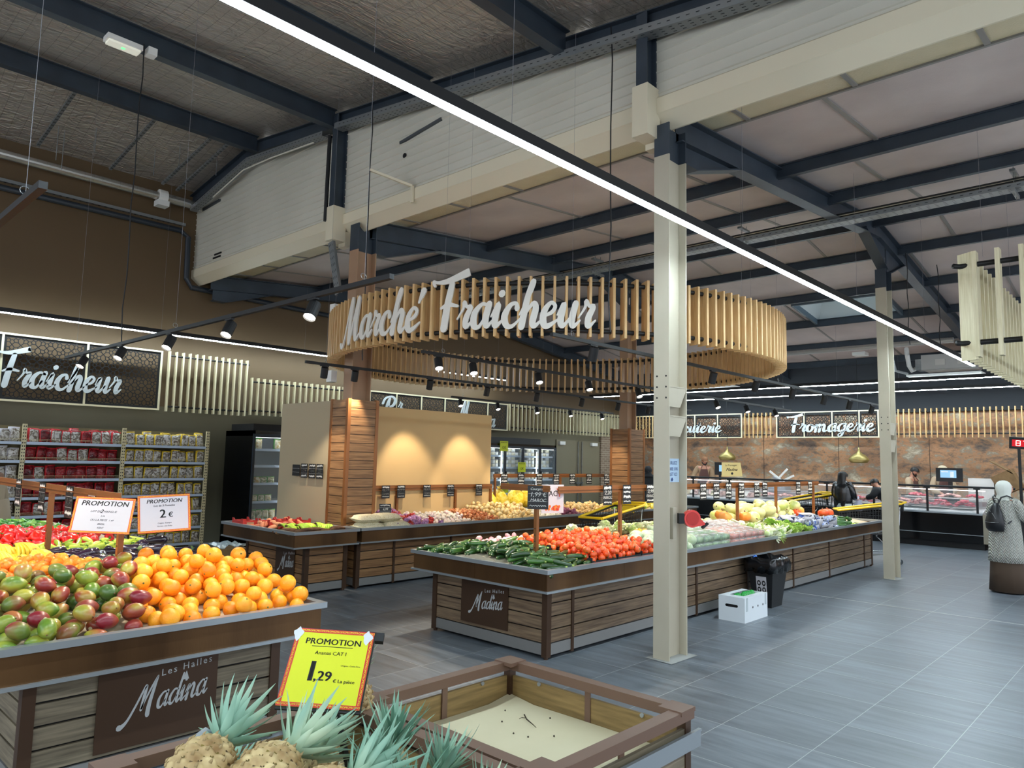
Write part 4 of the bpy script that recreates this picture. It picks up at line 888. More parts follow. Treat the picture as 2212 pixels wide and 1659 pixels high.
def lattice_sign(label, ax, c, edges, z0, z1, texts, cell=.24):
    """edges: positions of the uprights; texts: (string, start, baseline z, x-height, squeeze)"""
    a, e = edges[0], edges[-1]; sg = 1 if e > a else -1
    r = thing('lattice_sign', label, 'sign', ((a+e)/2, c, z0) if ax == 'x' else (c, (a+e)/2, z0), 'pierced lattice signs')
    Q = (lambda s, y, o: (a+s, c-o, z0+y)) if ax == 'x' else (lambda s, y, o: (c-o, a-s, z0+y))
    t = .03
    for i in range(len(edges)-1):
        s0, s1 = abs(edges[i]-a)+t/2, abs(edges[i+1]-a)-t/2; W, Hh = s1-s0, z1-z0-2*t
        b = MB(); q = .04
        lattice(b, lambda x, y, o: Q(s0+x, y+t, o), W, Hh, cell, .013, .008)
        for x0_, x1_, y0_, y1_ in ((0, q, 0, Hh), (W-q, W, 0, Hh), (q, W-q, 0, q), (q, W-q, Hh-q, Hh)):
            V = [Q(s0+x, y+t, o) for o in (0, .009) for x, y in ((x0_, y0_), (x1_, y0_), (x1_, y1_), (x0_, y1_))]; b._a(V, [(0,1,2,3),(7,6,5,4),(0,4,5,1),(1,5,6,2),(2,6,7,3),(3,7,4,0)])
        b.build('lattice_panel', BLACK, r)
    b = MB()
    def bx(s0, s1, y0, y1):
        V = [Q(s, y, o) for o in (-.02, .03) for s, y in ((s0, y0), (s1, y0), (s1, y1), (s0, y1))]; b._a(V, [(0,1,2,3),(7,6,5,4),(0,4,5,1),(1,5,6,2),(2,6,7,3),(3,7,4,0)])
    L = abs(e-a); bx(-t/2, L+t/2, 0, t); bx(-t/2, L+t/2, z1-z0-t, z1-z0)
    for x in edges: bx(abs(x-a)-t/2, abs(x-a)+t/2, t, z1-z0-t)
    b.build('frame', TRIM_P, r)
    for tx, st, zb, h, sq in texts:
        b = MB(); s0 = (st-a)*sg
        script_text(b, tx, lambda s, y, o: Q(s0+s, zb-z0+y, o+.032), h, .02, squeeze=sq, slant=.12); b.build('lettering', mat('grey white letters', '#c9d0d0', .45), r)
    return r
lattice_sign('lattice sign with white script above the snack shelves', 'x', 13.6, [-.86, .35, 1.56, 2.77, 3.98, 5.19], 2.46, 3.54, [('Fraicheur', 2.72, 2.70, .25, .92), ("Marche'", 1.15, 2.70, .25, .9)])
lattice_sign('lattice sign half hidden behind the beige board', 'x', 13.6, [9.8+.76*i for i in range(7)], 2.48, 3.21, [('P', 10.10, 2.64, .24, 1.3), ('r', 10.60, 2.82, .16, 1), ('M', 12.55, 2.76, .2, .9), ('a', 13.65, 2.56, .2, 1)], .2)
lattice_sign('lattice sign over the delicatessen counter, partly behind the near column', 'y', 20.4, [14.3-.765*i+.0 for i in range(7)], 2.49, 3.22, [('Charcuterie', 12.62, 2.66, .19, 1.28)], .2)
lattice_sign('lattice sign over the cheese counter, left of the far column', 'y', 20.4, [8.64, 7.86, 7.10, 6.40, 5.93], 2.49, 3.22, [('Fromagerie', 8.28, 2.66, .2, 1.22)], .2)
# ------------------------------------------------------------------ spot tracks
HB = MB(); HB.cyl((0,0,0), (0,0,.13), .045, n=20, cap=False); HB.cyl((0,0,.13), (0,0,.131), .045, n=20)
def track(label, p, q, heads, n0=0):
    p = Vector(p); q = Vector(q); r = thing('spot_track', label, 'track light', tuple((p+q)/2), None)
    b = MB(); b.bar(p, q, .036, .034); b.build('rail', BLACK, r)
    L = (q-p).length; d = (q-p).normalized()
    for t in ([.3, L-.4] if L < 5 else [.3, L/2, L-.4]):
        c = p+d*t; zz = (roofR(c.x) if c.x > 5.9 else roofL(c.y))-.04
        MB().cyl(c+Vector((0,0,.02)), (c.x, c.y, zz), .0013, n=4).build('suspension_wire', WIRE, r)
        b = MB(); b.tube([c+d*.012+Vector((.022*math.cos(k*PI/5), .022*math.sin(k*PI/5)*.3, .05+.022*math.sin(k*PI/5))) for k in range(11)], .002, 4, cap=False); b.build('wire_loop', GALV, r)
    for t, aim, lit in heads:
        c = p+d*t; a = Vector(aim).normalized(); h = c+Vector((0,0,-.11)); R = (-a).to_track_quat('Z', 'Y').to_matrix()
        b = MB(); b.bar(c-d*.06+Vector((0,0,-.022)), c+d*.06+Vector((0,0,-.022)), .03, .02); b.cyl(c+Vector((0,0,-.03)), h, .008, n=8)
        hd = b.build('spot_head', BLACK, r)
        b = MB(); V0 = h-a*.065
        b.cyl(V0, V0+a*.135, .046, n=20, cap=False); b.cyl(V0, V0-a*.003, .046, n=20); b.build('barrel', BLACK, hd, smooth=False)
        b = MB(); b.cyl(V0+a*.118, V0+a*.122, .043, n=20); b.build('lens', SPOTM, hd)
        ld = bpy.data.lights.new('spot', 'SPOT'); ld.energy = SPOT_W*lit; ld.color = SPOT_COL; ld.spot_size = math.radians(60); ld.spot_blend = .55; ld.shadow_soft_size = .04
        lo = bpy.data.objects.new('spot_beam', ld); COL.objects.link(lo); lo.location = V0+a*.15-Vector(r.location); lo.rotation_euler = (-a).to_track_quat('Z', 'Y').to_euler(); lo.parent = r
    return r
ZT = 2.9
UP, DN = (.25, .75, -1), (-.35, -.45, -1)
track('spot track over the nearest island, its end left of the ring', (2.83, 3.74, ZT), (2.83, 10.5, ZT), [(y-3.74, (-.55, -.3, -1), 1.0) for y in (4.68, 6.0, 7.25, 8.56, 9.83)])
track('spot track in front of the beige board, spots turned to the onions', (4.87, 8.15, ZT), (14.6, 8.15, ZT), [(x-4.87, (.12, .36, -1), 1.0) for x in (5.15, 5.62, 6.94, 8.13, 9.34, 10.6, 11.76, 12.84)])
track('spot track through the ring with lit spots facing the viewer', (5.15, 6.2, ZT), (15.5, 6.26, ZT), [(x-5.15, (-.25, -.5, -1), 1.1) for x in (5.4, 5.95, 7.15, 8.25, 9.54, 10.9, 12.13, 13.36, 14.71)])
track('lowest spot track crossing behind the near column, spots turned away', (5.12, 4.3, ZT), (15.3, 4.3, ZT), [(x-5.12, (.15, .35, -1), 1.1) for x in (5.77, 7.0, 8.25, 9.47, 10.73, 12.0, 13.2, 14.4)])
track('far spot track before the second lattice sign', (9.41, 10.4, ZT), (14.8, 10.4, ZT), [(x-9.41, (-.2, -.5, -1), .8) for x in (9.65, 10.7, 11.93, 13.1, 14.33)])
track('spot track at the upper left corner, its near end open', (.84, 3.66, ZT), (.87, 10.5, ZT), [(y-3.66, (.35, .1, -1), 1.0) for y in (5.3, 6.6, 8.0, 9.4)])
# ------------------------------------------------------------------ rails, price slates, posters
CHALK = mat('chalk white', '#e6e6e0', .8); SLATE = mat('black slate card', '#141414', .5); PAPER = mat('white paper', '#bcb9be', .6); INK = mat('black ink', '#151515', .6)
PRED = mat('promo red', '#c3201f', .5); PYEL = mat('promo yellow print', '#f2e03a', .5); SIGNY = mat('fluorescent yellow paper', '#ccd312', .6)
def scribble(b, P, y, w, h, rg, n=7):
    """loopy illegible handwriting as a chalk stroke"""
    pts = []; x = -w/2
    for i in range(n*2+1): pts.append((x, y+(h*.5*rg.uniform(.4, 1) if i % 2 else -h*.4*rg.uniform(.2, 1)))); x += w/(n*2)*rg.uniform(.8, 1.2)
    for (x0, y0), (x1, y1) in zip(pts, pts[1:]):
        dx, dy = x1-x0, y1-y0; L = math.hypot(dx, dy) or 1; a, c = -dy/L*h*.10, dx/L*h*.10
        b._a([P(x0+a, y0+c), P(x1+a, y1+c), P(x1-a, y1-c), P(x0-a, y0-c)], [(0,1,2,3)])
def slate(o, xd, yd, W, Hh, lines, label, group, i=0):
    """o = centre. lines: list of (text or None, relative size)"""
    M = plane_M(o, xd, yd); r = thing('price_slate', label, 'price tag', tuple(o), group)
    b = MB(); V = [M @ Vector(p) for p in ((-W/2,-Hh/2,0),(W/2,-Hh/2,0),(W/2,Hh/2,0),(-W/2,Hh/2,0),(-W/2,-Hh/2,-.003),(W/2,-Hh/2,-.003),(W/2,Hh/2,-.003),(-W/2,Hh/2,-.003))]
    b._a(V, [(0,1,2,3),(7,6,5,4),(4,5,1,0),(5,6,2,1),(6,7,3,2),(7,4,0,3)]); b.build('card', SLATE, r)
    b = MB(); rg = random.Random(i*7+3); P = lambda x, y: M @ Vector((x, y, .0006)); n = len(lines)
    for k, (t, sz) in enumerate(lines):
        y = Hh*(.36-.72*k/(n-1))
        if t is None: scribble(b, P, y, W*.8, Hh*.20*sz, rg)
        else: text_mesh(b, t, M @ Matrix.Translation((0, y, .0006)), Hh*.24*sz, .0002, shear=.25, bold=.0003)
    for q in (.17, -.17): b._a([P(-W*.46, Hh*q), P(W*.46, Hh*q), P(W*.46, Hh*q-.0016), P(-W*.46, Hh*q-.0016)], [(0,1,2,3)])
    b.build('chalk_writing', CHALK, r); return r
def rail(label, p, q, posts, hgt=.055, group=None):
    p = Vector(p); q = Vector(q); r = thing('sign_rail', label, 'sign rail', tuple((p+q)/2), 'copper sign rails')
    b = MB(); b.bar(p, q, .012, hgt); d = (q-p).normalized(); b.bar(p, q, .03, .008); b.build('bar', COPPER, r)
    for x, y, z0 in posts:
        b = MB(); b.box(x-.018, x+.018, y-.018, y+.018, z0, p.z-hgt/2); b.build('post', COPPER, r)
        b = MB()
        for k in range(4): b.cyl((x-.0195, y, z0+.06+.06*k), (x-.018, y, z0+.06+.06*k), .006, n=6)
        b.build('peg_hole_strip', BLACK, r)
    return r
rail('copper rail with hanging price slates over the nearest island', (1.8, 5.24, 1.415), (1.8, 9.6, 1.415), [(1.83, 5.27, .86), (1.8, 6.74, .90), (1.8, 8.6, .90)], .07)
rail('short copper rail over the zucchini', (5.3, 5.08, 1.46), (5.3, 4.44, 1.46), [(5.3, 4.6, .84)], .06)
rail('long copper rail with price slates over the middle island', (6.05, 4.95, 1.415), (13.45, 4.95, 1.415), [(7.2, 4.95, .8), (10.23, 4.95, .8), (11.6, 4.95, .8), (13.2, 4.95, .8)], .075)
rail('copper rail fixed along the bottom of the beige board', (6.3, 8.84, 1.255), (9.0, 8.84, 1.255), [(6.95, 8.84, .76), (8.15, 8.84, .76), (8.97, 8.84, .76)], .08)
rail('copper rail with price slates above the potatoes, near the double doors', (9.4, 9.2, 1.42), (13.05, 9.2, 1.42), [(9.44, 9.2, .0), (11.3, 9.2, 0), (12.9, 9.2, 0)], .07)
g = 'chalk price slates on the rail over the nearest island'
for i, (y, t) in enumerate(((7.71, '1,45'), (6.98, '1,49'), (6.27, '1,39'), (5.77, None))):
    slate((1.79, y, 1.335 if t else 1.37), (0, -1, 0), (0, 0, 1), .17, .24 if t else .1, [(None, 1), (t, 1.3), (None, 1)], ['chalk slate farthest left on the rail over the peppers', 'second chalk slate from the left on the rail over the peppers', 'chalk slate beside the left promotion poster', 'short chalk slate just behind the left promotion poster'][i], g, i)
g = 'chalk price slates below the beige board'; O = ['1,79', '1,39', '6,99', '2,99', '2,99']; On = ['Espagne', 'France', 'Espagne', 'France', 'France']
for i, x in enumerate((6.70, 6.99, 7.50, 8.0, 8.64)):
    slate((x, 8.79, 1.20), (1, 0, 0), (0, 0, 1), .15, .19, [(None, 1), (O[i], 1.3), (On[i], .75), (None, .5)], 'chalk slate reading %s below the beige board, number %s from the near pillar' % (O[i], ['one', 'two', 'three', 'four', 'five'][i]), g, 10+i)
slate((6.33, 8.30, .99), (.93, -.36, 0), (.05, .2, 1), .17, .15, [(None, 1), ('6,99', 1.2), ('Espagne', .8)], 'tilted chalk slate standing on the white rice bags', 'chalk price slates on the small displays', 30)
g = 'chalk price slates over the middle island'; T = [('2,20', 'MAROC'), (None, None), ('3,99', 'FRANCE'), ('0,98', 'Espagne'), ('1,99', None), ('1,99', None), ('2,95', None), ('2,49', None), ('2,20', None), ('2,99', None), ('1,99', None), ('2,49', None)]
for i, x in enumerate((6.88, 7.27, 7.78, 8.1, 9.11, 9.49, 9.86, 10.27, 10.79, 11.08, 12.4, 12.93)):
    a, c = T[i]; where = ['left of the near column', 'right of the near column'][i > 3]; od = ['first', 'second', 'third', 'fourth', 'first', 'second', 'third', 'fourth', 'fifth', 'sixth', 'seventh', 'eighth'][i]
    slate((x, 4.90, 1.345), (1, -.1, 0), (0, 0, 1), .15, .225, [(None, 1), (a, 1.2) if a else (None, .8), (c, .8) if c else (None, 1), (None, .6)], '%s chalk slate %s on the rail over the middle island' % (od, where), g, 40+i)
slate((5.27, 4.56, 1.375), (.55, -.83, 0), (0, 0, 1), .20, .22, [('Courgettes', .62), ('1,99 €', 1.15), ('MAROC', .8), (None, .4)], 'large chalk slate reading 1,99 over the zucchini', 'chalk price slates over the middle island', 60)
g = 'chalk price slates near the double doors'
for i, x in enumerate((9.65, 10.11, 10.63, 11.14, 11.65, 12.21, 12.83)):
    slate((x, 9.17, 1.35), (1, -.1, 0), (0, 0, 1), .16, .21, [(None, 1), ('2,99' if i % 2 else '1,99', 1.2), (None, 1), (None, .6)], '%s chalk slate from the left on the rail before the double doors' % ['first', 'second', 'third', 'fourth', 'fifth', 'sixth', 'seventh'][i], g, 70+i)
g = 'chalk slates on the side board'
for i, (y, ym) in enumerate(((9.48, ''), (9.26, ''), (9.05, ''), (8.86, ''))):
    r = slate((5.60, y, 1.50), (0, -1, 0), (0, 0, 1), .2 if i == 0 else .17, .16 if i == 0 else .2, [(' ', 1), (' ', 1)] if i == 0 else [(None, 1), ('1,99' if i < 3 else '2,95', 1.1), (None, 1)], ['blank black card on the grey beige board, left of the chalk slates', 'left one of three chalk slates on the grey beige board', 'middle one of three chalk slates on the grey beige board', 'right one of three chalk slates beside the near pillar'][i], g, 90+i)
# promotional posters
def poster(o, xd, yd, W, Hh, paper, border, band, rows, name, label, cat='poster', group=None, th=.004, bt='PROMO'):
    """o = lower left corner; rows: (text, x, y, size, bold, shear)"""
    M = plane_M(o, xd, yd); r = thing(name, label, cat, tuple(o), group)
    def slab(b, x0, x1, y0, y1, z0, z1):
        V = [M @ Vector(p) for p in ((x0,y0,z0),(x1,y0,z0),(x1,y1,z0),(x0,y1,z0),(x0,y0,z1),(x1,y0,z1),(x1,y1,z1),(x0,y1,z1))]
        b._a(V, [(0,3,2,1),(4,5,6,7),(0,1,5,4),(1,2,6,5),(2,3,7,6),(3,0,4,7)])
    b = MB(); slab(b, 0, W, 0, Hh, -th, 0); b.build('sheet', paper, r)
    if border:
        b = MB()
        for q in ((0, W, 0, border), (0, W, Hh-border, Hh), (0, border, border, Hh-border), (W-border, W, border, Hh-border)): slab(b, *q, 0, .0006)
        b.build('border', band, r)
        b = MB(); s = border*.72; L = s*3.2; n = int(W/L)
        for k in range(n):
            for y in (border/2, Hh-border/2): text_mesh(b, bt, M @ Matrix.Translation((W*(k+.5)/n, y, .0008)), s, .0001, bold=.0002)
        n = int((Hh-2*border)/L)
        for k in range(n):
            for x in (border/2, W-border/2): text_mesh(b, bt, M @ Matrix.Translation((x, border+(Hh-2*border)*(k+.5)/n, .0008)) @ Matrix.Rotation(PI/2 if x < W/2 else -PI/2, 4, 'Z'), s, .0001, bold=.0002)
        b.build('border_lettering', PYEL, r)
    b = MB()
    for row in rows:
        t, x, y, s, bd, sh = row
        if t == '_': slab(b, x*W, s*W, y*Hh, y*Hh+.002, 0, .0008)
        else: text_mesh(b, t, M @ Matrix.Translation((x*W, y*Hh, .0007)), s, .0001, bold=bd, shear=sh)
    if rows: b.build('printing', INK, r)
    return r, M
ORB = mat('promo orange red', '#cf4a1c', .5)
poster((1.497,5.203,1.214), (.851,-.524,-.044), (.219,.277,.936), .349, .236, PAPER, .014, ORB, [('PROMOTION', .5, .82, .046, .0008, .15), ('LOT DE   MANGUE', .5, .60, .018, 0, .3), ('2', .47, .605, .032, .0006, .3), ('2.50', .5, .47, .014, 0, .3), ('OU LA PIECE  1.49', .5, .36, .017, 0, .3), ('BRESIL', .5, .25, .015, 0, .3), ('KENT', .5, .15, .015, 0, .3)], 'promotion_poster', 'left promotion poster, mangoes, red and yellow border', group='promotion posters on the nearest island')
poster((1.85,5.025,1.198), (.968,-.247,.05), (.012,.242,.97), .318, .246, PAPER, .014, ORB, [('PROMOTION', .5, .83, .036, .0008, .25), ('Lot de 3 Pomelos', .5, .71, .018, .0004, .1), ('2', .47, .48, .078, .002, 0), ('€', .62, .45, .045, .0015, 0), ('Origine : Espagne', .5, .24, .012, 0, .1), ('Variete : star Ruby', .5, .16, .012, 0, .1)], 'promotion_poster', 'right promotion poster, pomelos 2 euro, red and yellow border', group='promotion posters on the nearest island')
yo, yx, yy = Vector((1.337,2.318,.889)), Vector((.702,-.71,-.051)), Vector((.54,.485,.688))
yp, YM = poster(yo, yx, yy, .285, .30, SIGNY, .015, PRED, [('PROMOTION', .5, .83, .034, .0008, 0), ('_', .24, .765, .76, 0, 0), ('Ananas CAT I', .5, .68, .020, .0002, 0), ('1', .32, .43, .110, .003, 0), (',29', .47, .38, .052, .0016, 0), ('€ La pièce', .74, .33, .018, .0004, 0), ('Origine : Costa Rica', .78, .53, .0085, 0, 0)], 'promotion_poster', 'yellow pineapple promotion poster, 1,29 euro', th=.002)
b = MB(); V = [YM @ Vector(p) for p in ((-.0,-.01,-.012),(.29,-.01,-.012),(.29,.305,-.012),(0,.305,-.012),(-.0,-.01,-.003),(.29,-.01,-.003),(.29,.305,-.003),(0,.305,-.003))]
b._a(V, [(0,3,2,1),(4,5,6,7),(0,1,5,4),(1,2,6,5),(2,3,7,6),(3,0,4,7)]); b.build('holder', BLACK, yp)
b = MB(); b.obox(YM @ Vector((.305, .285, -.01)), (.03, .035, .02), YM.to_3x3()); b.build('clip', BLACK, yp)
for k, (x, y) in enumerate(((.008, .275), (.262, .275))):
    b = MB(); V = [YM @ Vector((x+.017*math.cos(a)*(1+.3*math.sin(3*a+k)), y+.025*math.sin(a)*(1+.25*math.cos(4*a)), .0014)) for a in [i*PI/6 for i in range(12)]]; b.poly(V); b.build('tape', mat('crumpled tape', '#cdd3d6', .2), yp)
b = MB(); b.cyl(YM @ Vector((.14, .15, -.012)), (1.62, 2.27, .60), .012, n=8); b.build('stem', BLACK, yp)
# shopping bag poster by the zucchini and the notice on the column
pr, PM = poster((5.86, 5.02, 1.17), (.97, -.2, 0), (0, 0, 1), .30, .30, PAPER, 0, None, [('SAC', .45, .68, .085, .001, 0)], 'bag_poster', 'white poster reading SAC with fruit, beside the zucchini slate')
b = MB(); rg = random.Random(5)
for i in range(16): a = PM @ Vector((.06+.18*rg.random(), .035+.04*rg.random(), .001)); b.cyl(a, a+PM.to_3x3() @ Vector((0,0,.001)), .016, n=8)
b.build('printed_fruit', mat('printed fruit colours', '#d8741e', .6, noise=('#b3201c', 30, (1,1,1), .1)), pr)
b = MB(); b._a([PM @ Vector(p) for p in ((.20,.26,.001),(.22,.26,.001),(.245,.225,.001),(.27,.26,.001),(.285,.26,.001),(.25,.205,.001),(.25,.17,.001),(.235,.17,.001),(.235,.205,.001))], [tuple(range(9))]); b.build('printed_leaf', mat('printed red leaf', '#c9462a', .6), pr)
poster((5.835, 3.50, 1.555), (1, 0, 0), (0, 0, 1), .215, .215, mat('pale blue notice paper', '#b9d2e8', .5), 0, None, [], 'paper_notice', 'pale blue paper notice taped inside the near column')[0]
b = MB(); M2 = plane_M((5.835, 3.4955, 1.555), (1,0,0), (0,0,1))
for t, y in (('UILLEZ', .175), ('DRE UN', .12), ('KET ICI', .07)): text_mesh(b, t, M2 @ Matrix.Translation((.098, y, .001)), .044, .0002)
b.build('printing', mat('navy ink', '#1c3a7a', .6), [o for o in COL.objects if o.name.startswith('paper_notice')][0])
b = MB(); b._a([M2 @ Vector(p) for p in ((.07,.04,.001),(.07,.025,.001),(.058,.025,.001),(.08,.006,.001),(.102,.025,.001),(.09,.025,.001),(.09,.04,.001))], [tuple(range(7))]); b.build('arrow', mat('navy ink', '#1c3a7a', .6), [o for o in COL.objects if o.name.startswith('paper_notice')][0])
# ticket dispenser
r = thing('ticket_dispenser', 'round red ticket dispenser mounted on the near column', 'ticket dispenser', (5.95, 3.40, 1.22))
RED = mat('glossy red plastic', '#d01f10', .22, coat=.3)
TX, TY = Vector((.78, -.62, 0)), Vector((0, 0, 1)); TN = TX.cross(TY)
b = MB(); P = [Vector((5.97, 3.33, 1.235))+TX*(.078*math.cos(a))+TY*(.078*math.sin(a)) for a in [i*2*PI/28 for i in range(22)]]+[Vector((5.97, 3.33, 1.235))+TX*.115-TY*.055, Vector((5.97, 3.33, 1.235))+TX*.12-TY*.04]
V = [p-TN*.028 for p in P]+[p+TN*.028 for p in P]; n = len(P); b._a(V, [tuple(range(n-1,-1,-1)), tuple(range(n, 2*n))]+[(i, (i+1) % n, (i+1) % n+n, i+n) for i in range(n)]); b.build('drum', RED, r)
b = MB(); c = Vector((5.97, 3.33, 1.235)); b.cyl(c+TN*.028, c+TN*.031, .060, n=24); b.build('lid_ring', mat('dark red plastic', '#b01a0e', .3), r)
b = MB(); b.obox(c+TX*.128-TY*.062, (.02, .03, .07), Matrix((TX, TN, TY)).transposed() @ Ry(.9)); b.build('ticket_mouth', BLACK, r)
b = MB(); b.obox(c-TX*.10, (.05, .05, .09), Matrix((TX, TN, TY)).transposed()); b.build('bracket', BLACK, r)
b = MB(); b.box(5.84, 5.90, 3.44, 3.50, 1.05, 1.33); b.build('mounting_plate', BEIGE_STEEL, r)
# ------------------------------------------------------------------ rest of the middle island
H = Heap(bm_)
PK = mat('clear film pack', '#dfe6e2', .12, alpha=.32, spec=.7)
HERB = varied('packed herbs', ['#4d7a3a', '#6d9850', '#93b56c'], .5, 30, rnd=.6, contrast=.12)
CABG = varied('green cabbage leaf', ['#8fae6a', '#b4cc8c', '#d5e2b0'], .45, 9, rnd=.8)
def P_cab(nm, skin, film=True, r=.075):
    b = MB(); b.ball((0,0,0), r, 16, sc=(1,1,.82)); P = [(b, skin)]
    v = MB()
    for k in range(7):
        a = k*.9; v.tube([(r*.98*math.cos(a)*math.sin(t), r*.98*math.sin(a)*math.sin(t), r*.84*math.cos(t)) for t in (.1, .5, .9, 1.3)], [.004,.003,.002,.001], 4)
    P.append(('leaf_vein', v, mat('pale leaf vein', '#d8e2bd', .5)))
    if film:
        f = MB(); f.ball((0,0,.003), r*1.08, 12, sc=(1,1,.84)); P.append(('film_wrap', f, PK))
    return proto(nm, P)
A = H.fill([(6.95,4.12),(7.45,4.12),(7.45,4.75),(6.95,4.75)], .07, 16, lambda x, y: .92)
scatter([P_cab('wrapped_cabbage', CABG)], A, 'green cabbage in clear film right of the near column', 'vegetable', 'wrapped cabbages on the middle island', flatz(.5))
def P_pack(nm, skin, w, d, h, m2):
    b = MB(); b.box(-w/2+.006, w/2-.006, -d/2+.006, d/2-.006, .004, h*.8); P = [(b, skin)]
    s = MB(); s.box(-w/2, w/2, -d/2, d/2, 0, h); P.append(('tray', s, PK)); t = MB(); t.box(-w*.3, w*.3, -.02, .02, h, h+.001); P.append(('label', t, m2)); return proto(nm, P)
def packs(P, zone, nx_, ny_, layers, h, label, cat, group, z0=None, ang=.12):
    k = 0
    for l in range(layers):
        for i in range(nx_):
            for j in range(ny_):
                x = zone[0]+(zone[1]-zone[0])*(i+.5)/nx_+RNG.uniform(-.01, .01); y = zone[2]+(zone[3]-zone[2])*(j+.5)/ny_; z = bm_(x, y)+.02+h*l
                r, kids = P[k % len(P)]; k += 1; c = copy_tree(r, None, kids); c.location = (x, y, z); c.rotation_euler = (.10 if y < 4.94 else -.1, 0, RNG.uniform(-ang, ang)); tag(c, label+', '+place_word(x, y, [(zone[0]+(zone[1]-zone[0])*p/9, zone[2]+(zone[3]-zone[2])*q/9) for p in range(10) for q in range(10)])+(', upper layer' if l and len(label.split()) < 11 else ''), cat, group)
packs([P_pack('herb_pack', HERB, .20, .15, .07, PAPER)], (7.5, 8.35, 4.12, 4.8), 4, 4, 2, .075, 'clear tray of green herbs beside the wrapped cabbages', 'packaged herbs', 'trays of herbs on the middle island')
CHER = varied('cherry tomatoes in tray', ['#b8402e', '#d85a3c', '#e07a58'], .25, 45, contrast=.1, coat=.4)
packs([P_pack('tomato_pack', CHER, .18, .14, .07, PAPER)], (8.4, 9.3, 4.12, 4.55), 5, 3, 2, .07, 'clear tray of small red tomatoes left of the fennel', 'packaged tomatoes', 'trays of cherry tomatoes on the middle island')
packs([P_pack('radish_pack', varied('mauve shallots in tray', ['#6d4354', '#94687a', '#b08a94'], .4, 40, contrast=.1), .18, .14, .06, PAPER)], (8.4, 9.5, 4.58, 4.85), 6, 2, 2, .065, 'clear tray of mauve shallots behind the cherry tomatoes', 'packaged shallots', 'trays of mauve shallots on the middle island')
CELW = varied('pale fennel', ['#dfe5b8', '#eceed2', '#c4d88a'], .4, 10, rnd=.8); LETT = varied('lettuce leaf', ['#7fae3a', '#a6cc56', '#d2e08a'], .5, 8, rnd=.8)
def P_fen():
    b = MB(); b.ball((0,0,0), .05, 10, sc=(1.1,.8,.9)); s = MB()
    for k in range(5): a = (k-2)*.25; s.cyl((.04,0,0), (.15*math.cos(a), .15*math.sin(a), .01), .014, .009, 6)
    f = MB()
    for k in range(12): a = (k-6)*.16; f.bar((.13,.0,.01), (.13+.07*math.cos(a), .09*math.sin(a), .02+.02*(k % 3)), .004, .004)
    return proto('fennel_bulb', [(b, CELW), ('stalk', s, CELW), ('frond', f, LETT)])
A = H.fill([(9.35,4.12),(10.2,4.12),(10.2,4.85),(9.35,4.85)], .045, 60, lambda x, y: .95, jit=.2)
scatter([P_fen()], A, 'white fennel bulb heaped between tomatoes and lettuce', 'vegetable', 'fennel bulbs on the middle island', flat(.4))
def P_let(nm, skin):
    b = MB(); rg = random.Random(4); b.ball((0,0,0), .035, 8)
    for k in range(16):
        a = k*2.4; e = .2+.07*k; d = Vector((math.cos(a)*math.cos(e), math.sin(a)*math.cos(e), math.sin(e))); s = Vector((-math.sin(a), math.cos(a), 0)); L = .09
        P = [Vector((0,0,0))+d*L*t for t in (.1,.5,.85,1)]; W = (.01,.04,.045,.02); V = []
        for p, wd in zip(P, W): V += [p-s*wd, p+Vector((0,0,.008)), p+s*wd]
        b._a(V, [(i*3+j, i*3+j+1, i*3+j+4, i*3+j+3) for i in range(3) for j in range(2)])
    return proto(nm, [(b, skin)])
A = H.fill([(10.2,4.12),(10.85,4.12),(10.85,4.6),(10.2,4.6)], .06, 18, lambda x, y: .95)
scatter([P_let('lettuce', LETT)], A, 'curly pale lettuce in front of the fennel', 'vegetable', 'lettuces on the middle island', flatz(.3))
BLUEF = varied('eggplant pack film', ['#2a3040', '#c8cfe0', '#3d5fae'], .15, 14, rnd=.4, contrast=.1)
def P_epack():
    b = MB(); ell(b, .26, .05, [(0,.6),(.05,.95),(.5,1),(.95,.9),(1,.4)], 10, .0); s = MB(); s.box(-.13,.13,-.06,.06,-.05,-.045); return proto('eggplant_pack', [(b, BLUEF), ('tray', s, PAPER)])
A = H.fill([(10.9,4.12),(11.9,4.12),(11.9,4.8),(10.9,4.8)], .05, 46, lambda x, y: .93, line3(.24, .045), yaw=(-.5, .5))
scatter([P_epack()], A, 'dark vegetable pack in blue and white film left of the cucumbers', 'packaged vegetable', 'blue film packs on the middle island', flat(.15))
A = H.fill([(11.95,4.12),(12.6,4.12),(12.6,4.8),(11.95,4.8)], .027, 60, lambda x, y: .93, line3(.26, .027), yaw=(-.8, .8))
scatter([P_cuc()], A, 'dark green cucumber near the far end of the middle island', 'vegetable', 'cucumbers on the middle island', flat(.15))
A = H.fill([(12.65,4.12),(13.1,4.12),(13.1,4.5),(12.65,4.5)], .012, 70, lambda x, y: .83, line3(.15, .010), yaw=(-.8, .8))
scatter([P_long(LIMEP, 'green_bean', .16, .009)], A, 'pale green bean at the far end of the middle island', 'vegetable', 'green beans on the middle island', flat(.2))
PUMP = varied('orange pumpkin rind', ['#d8701e', '#ea8c34', '#f0a050'], .4, 7, rnd=.6); PUMPR = varied('red pumpkin rind', ['#e0441a', '#ee5c28'], .4, 7)
YEL = varied('spaghetti squash rind', ['#dfe08a', '#ece9a6', '#c7d470'], .4, 7, rnd=.5)
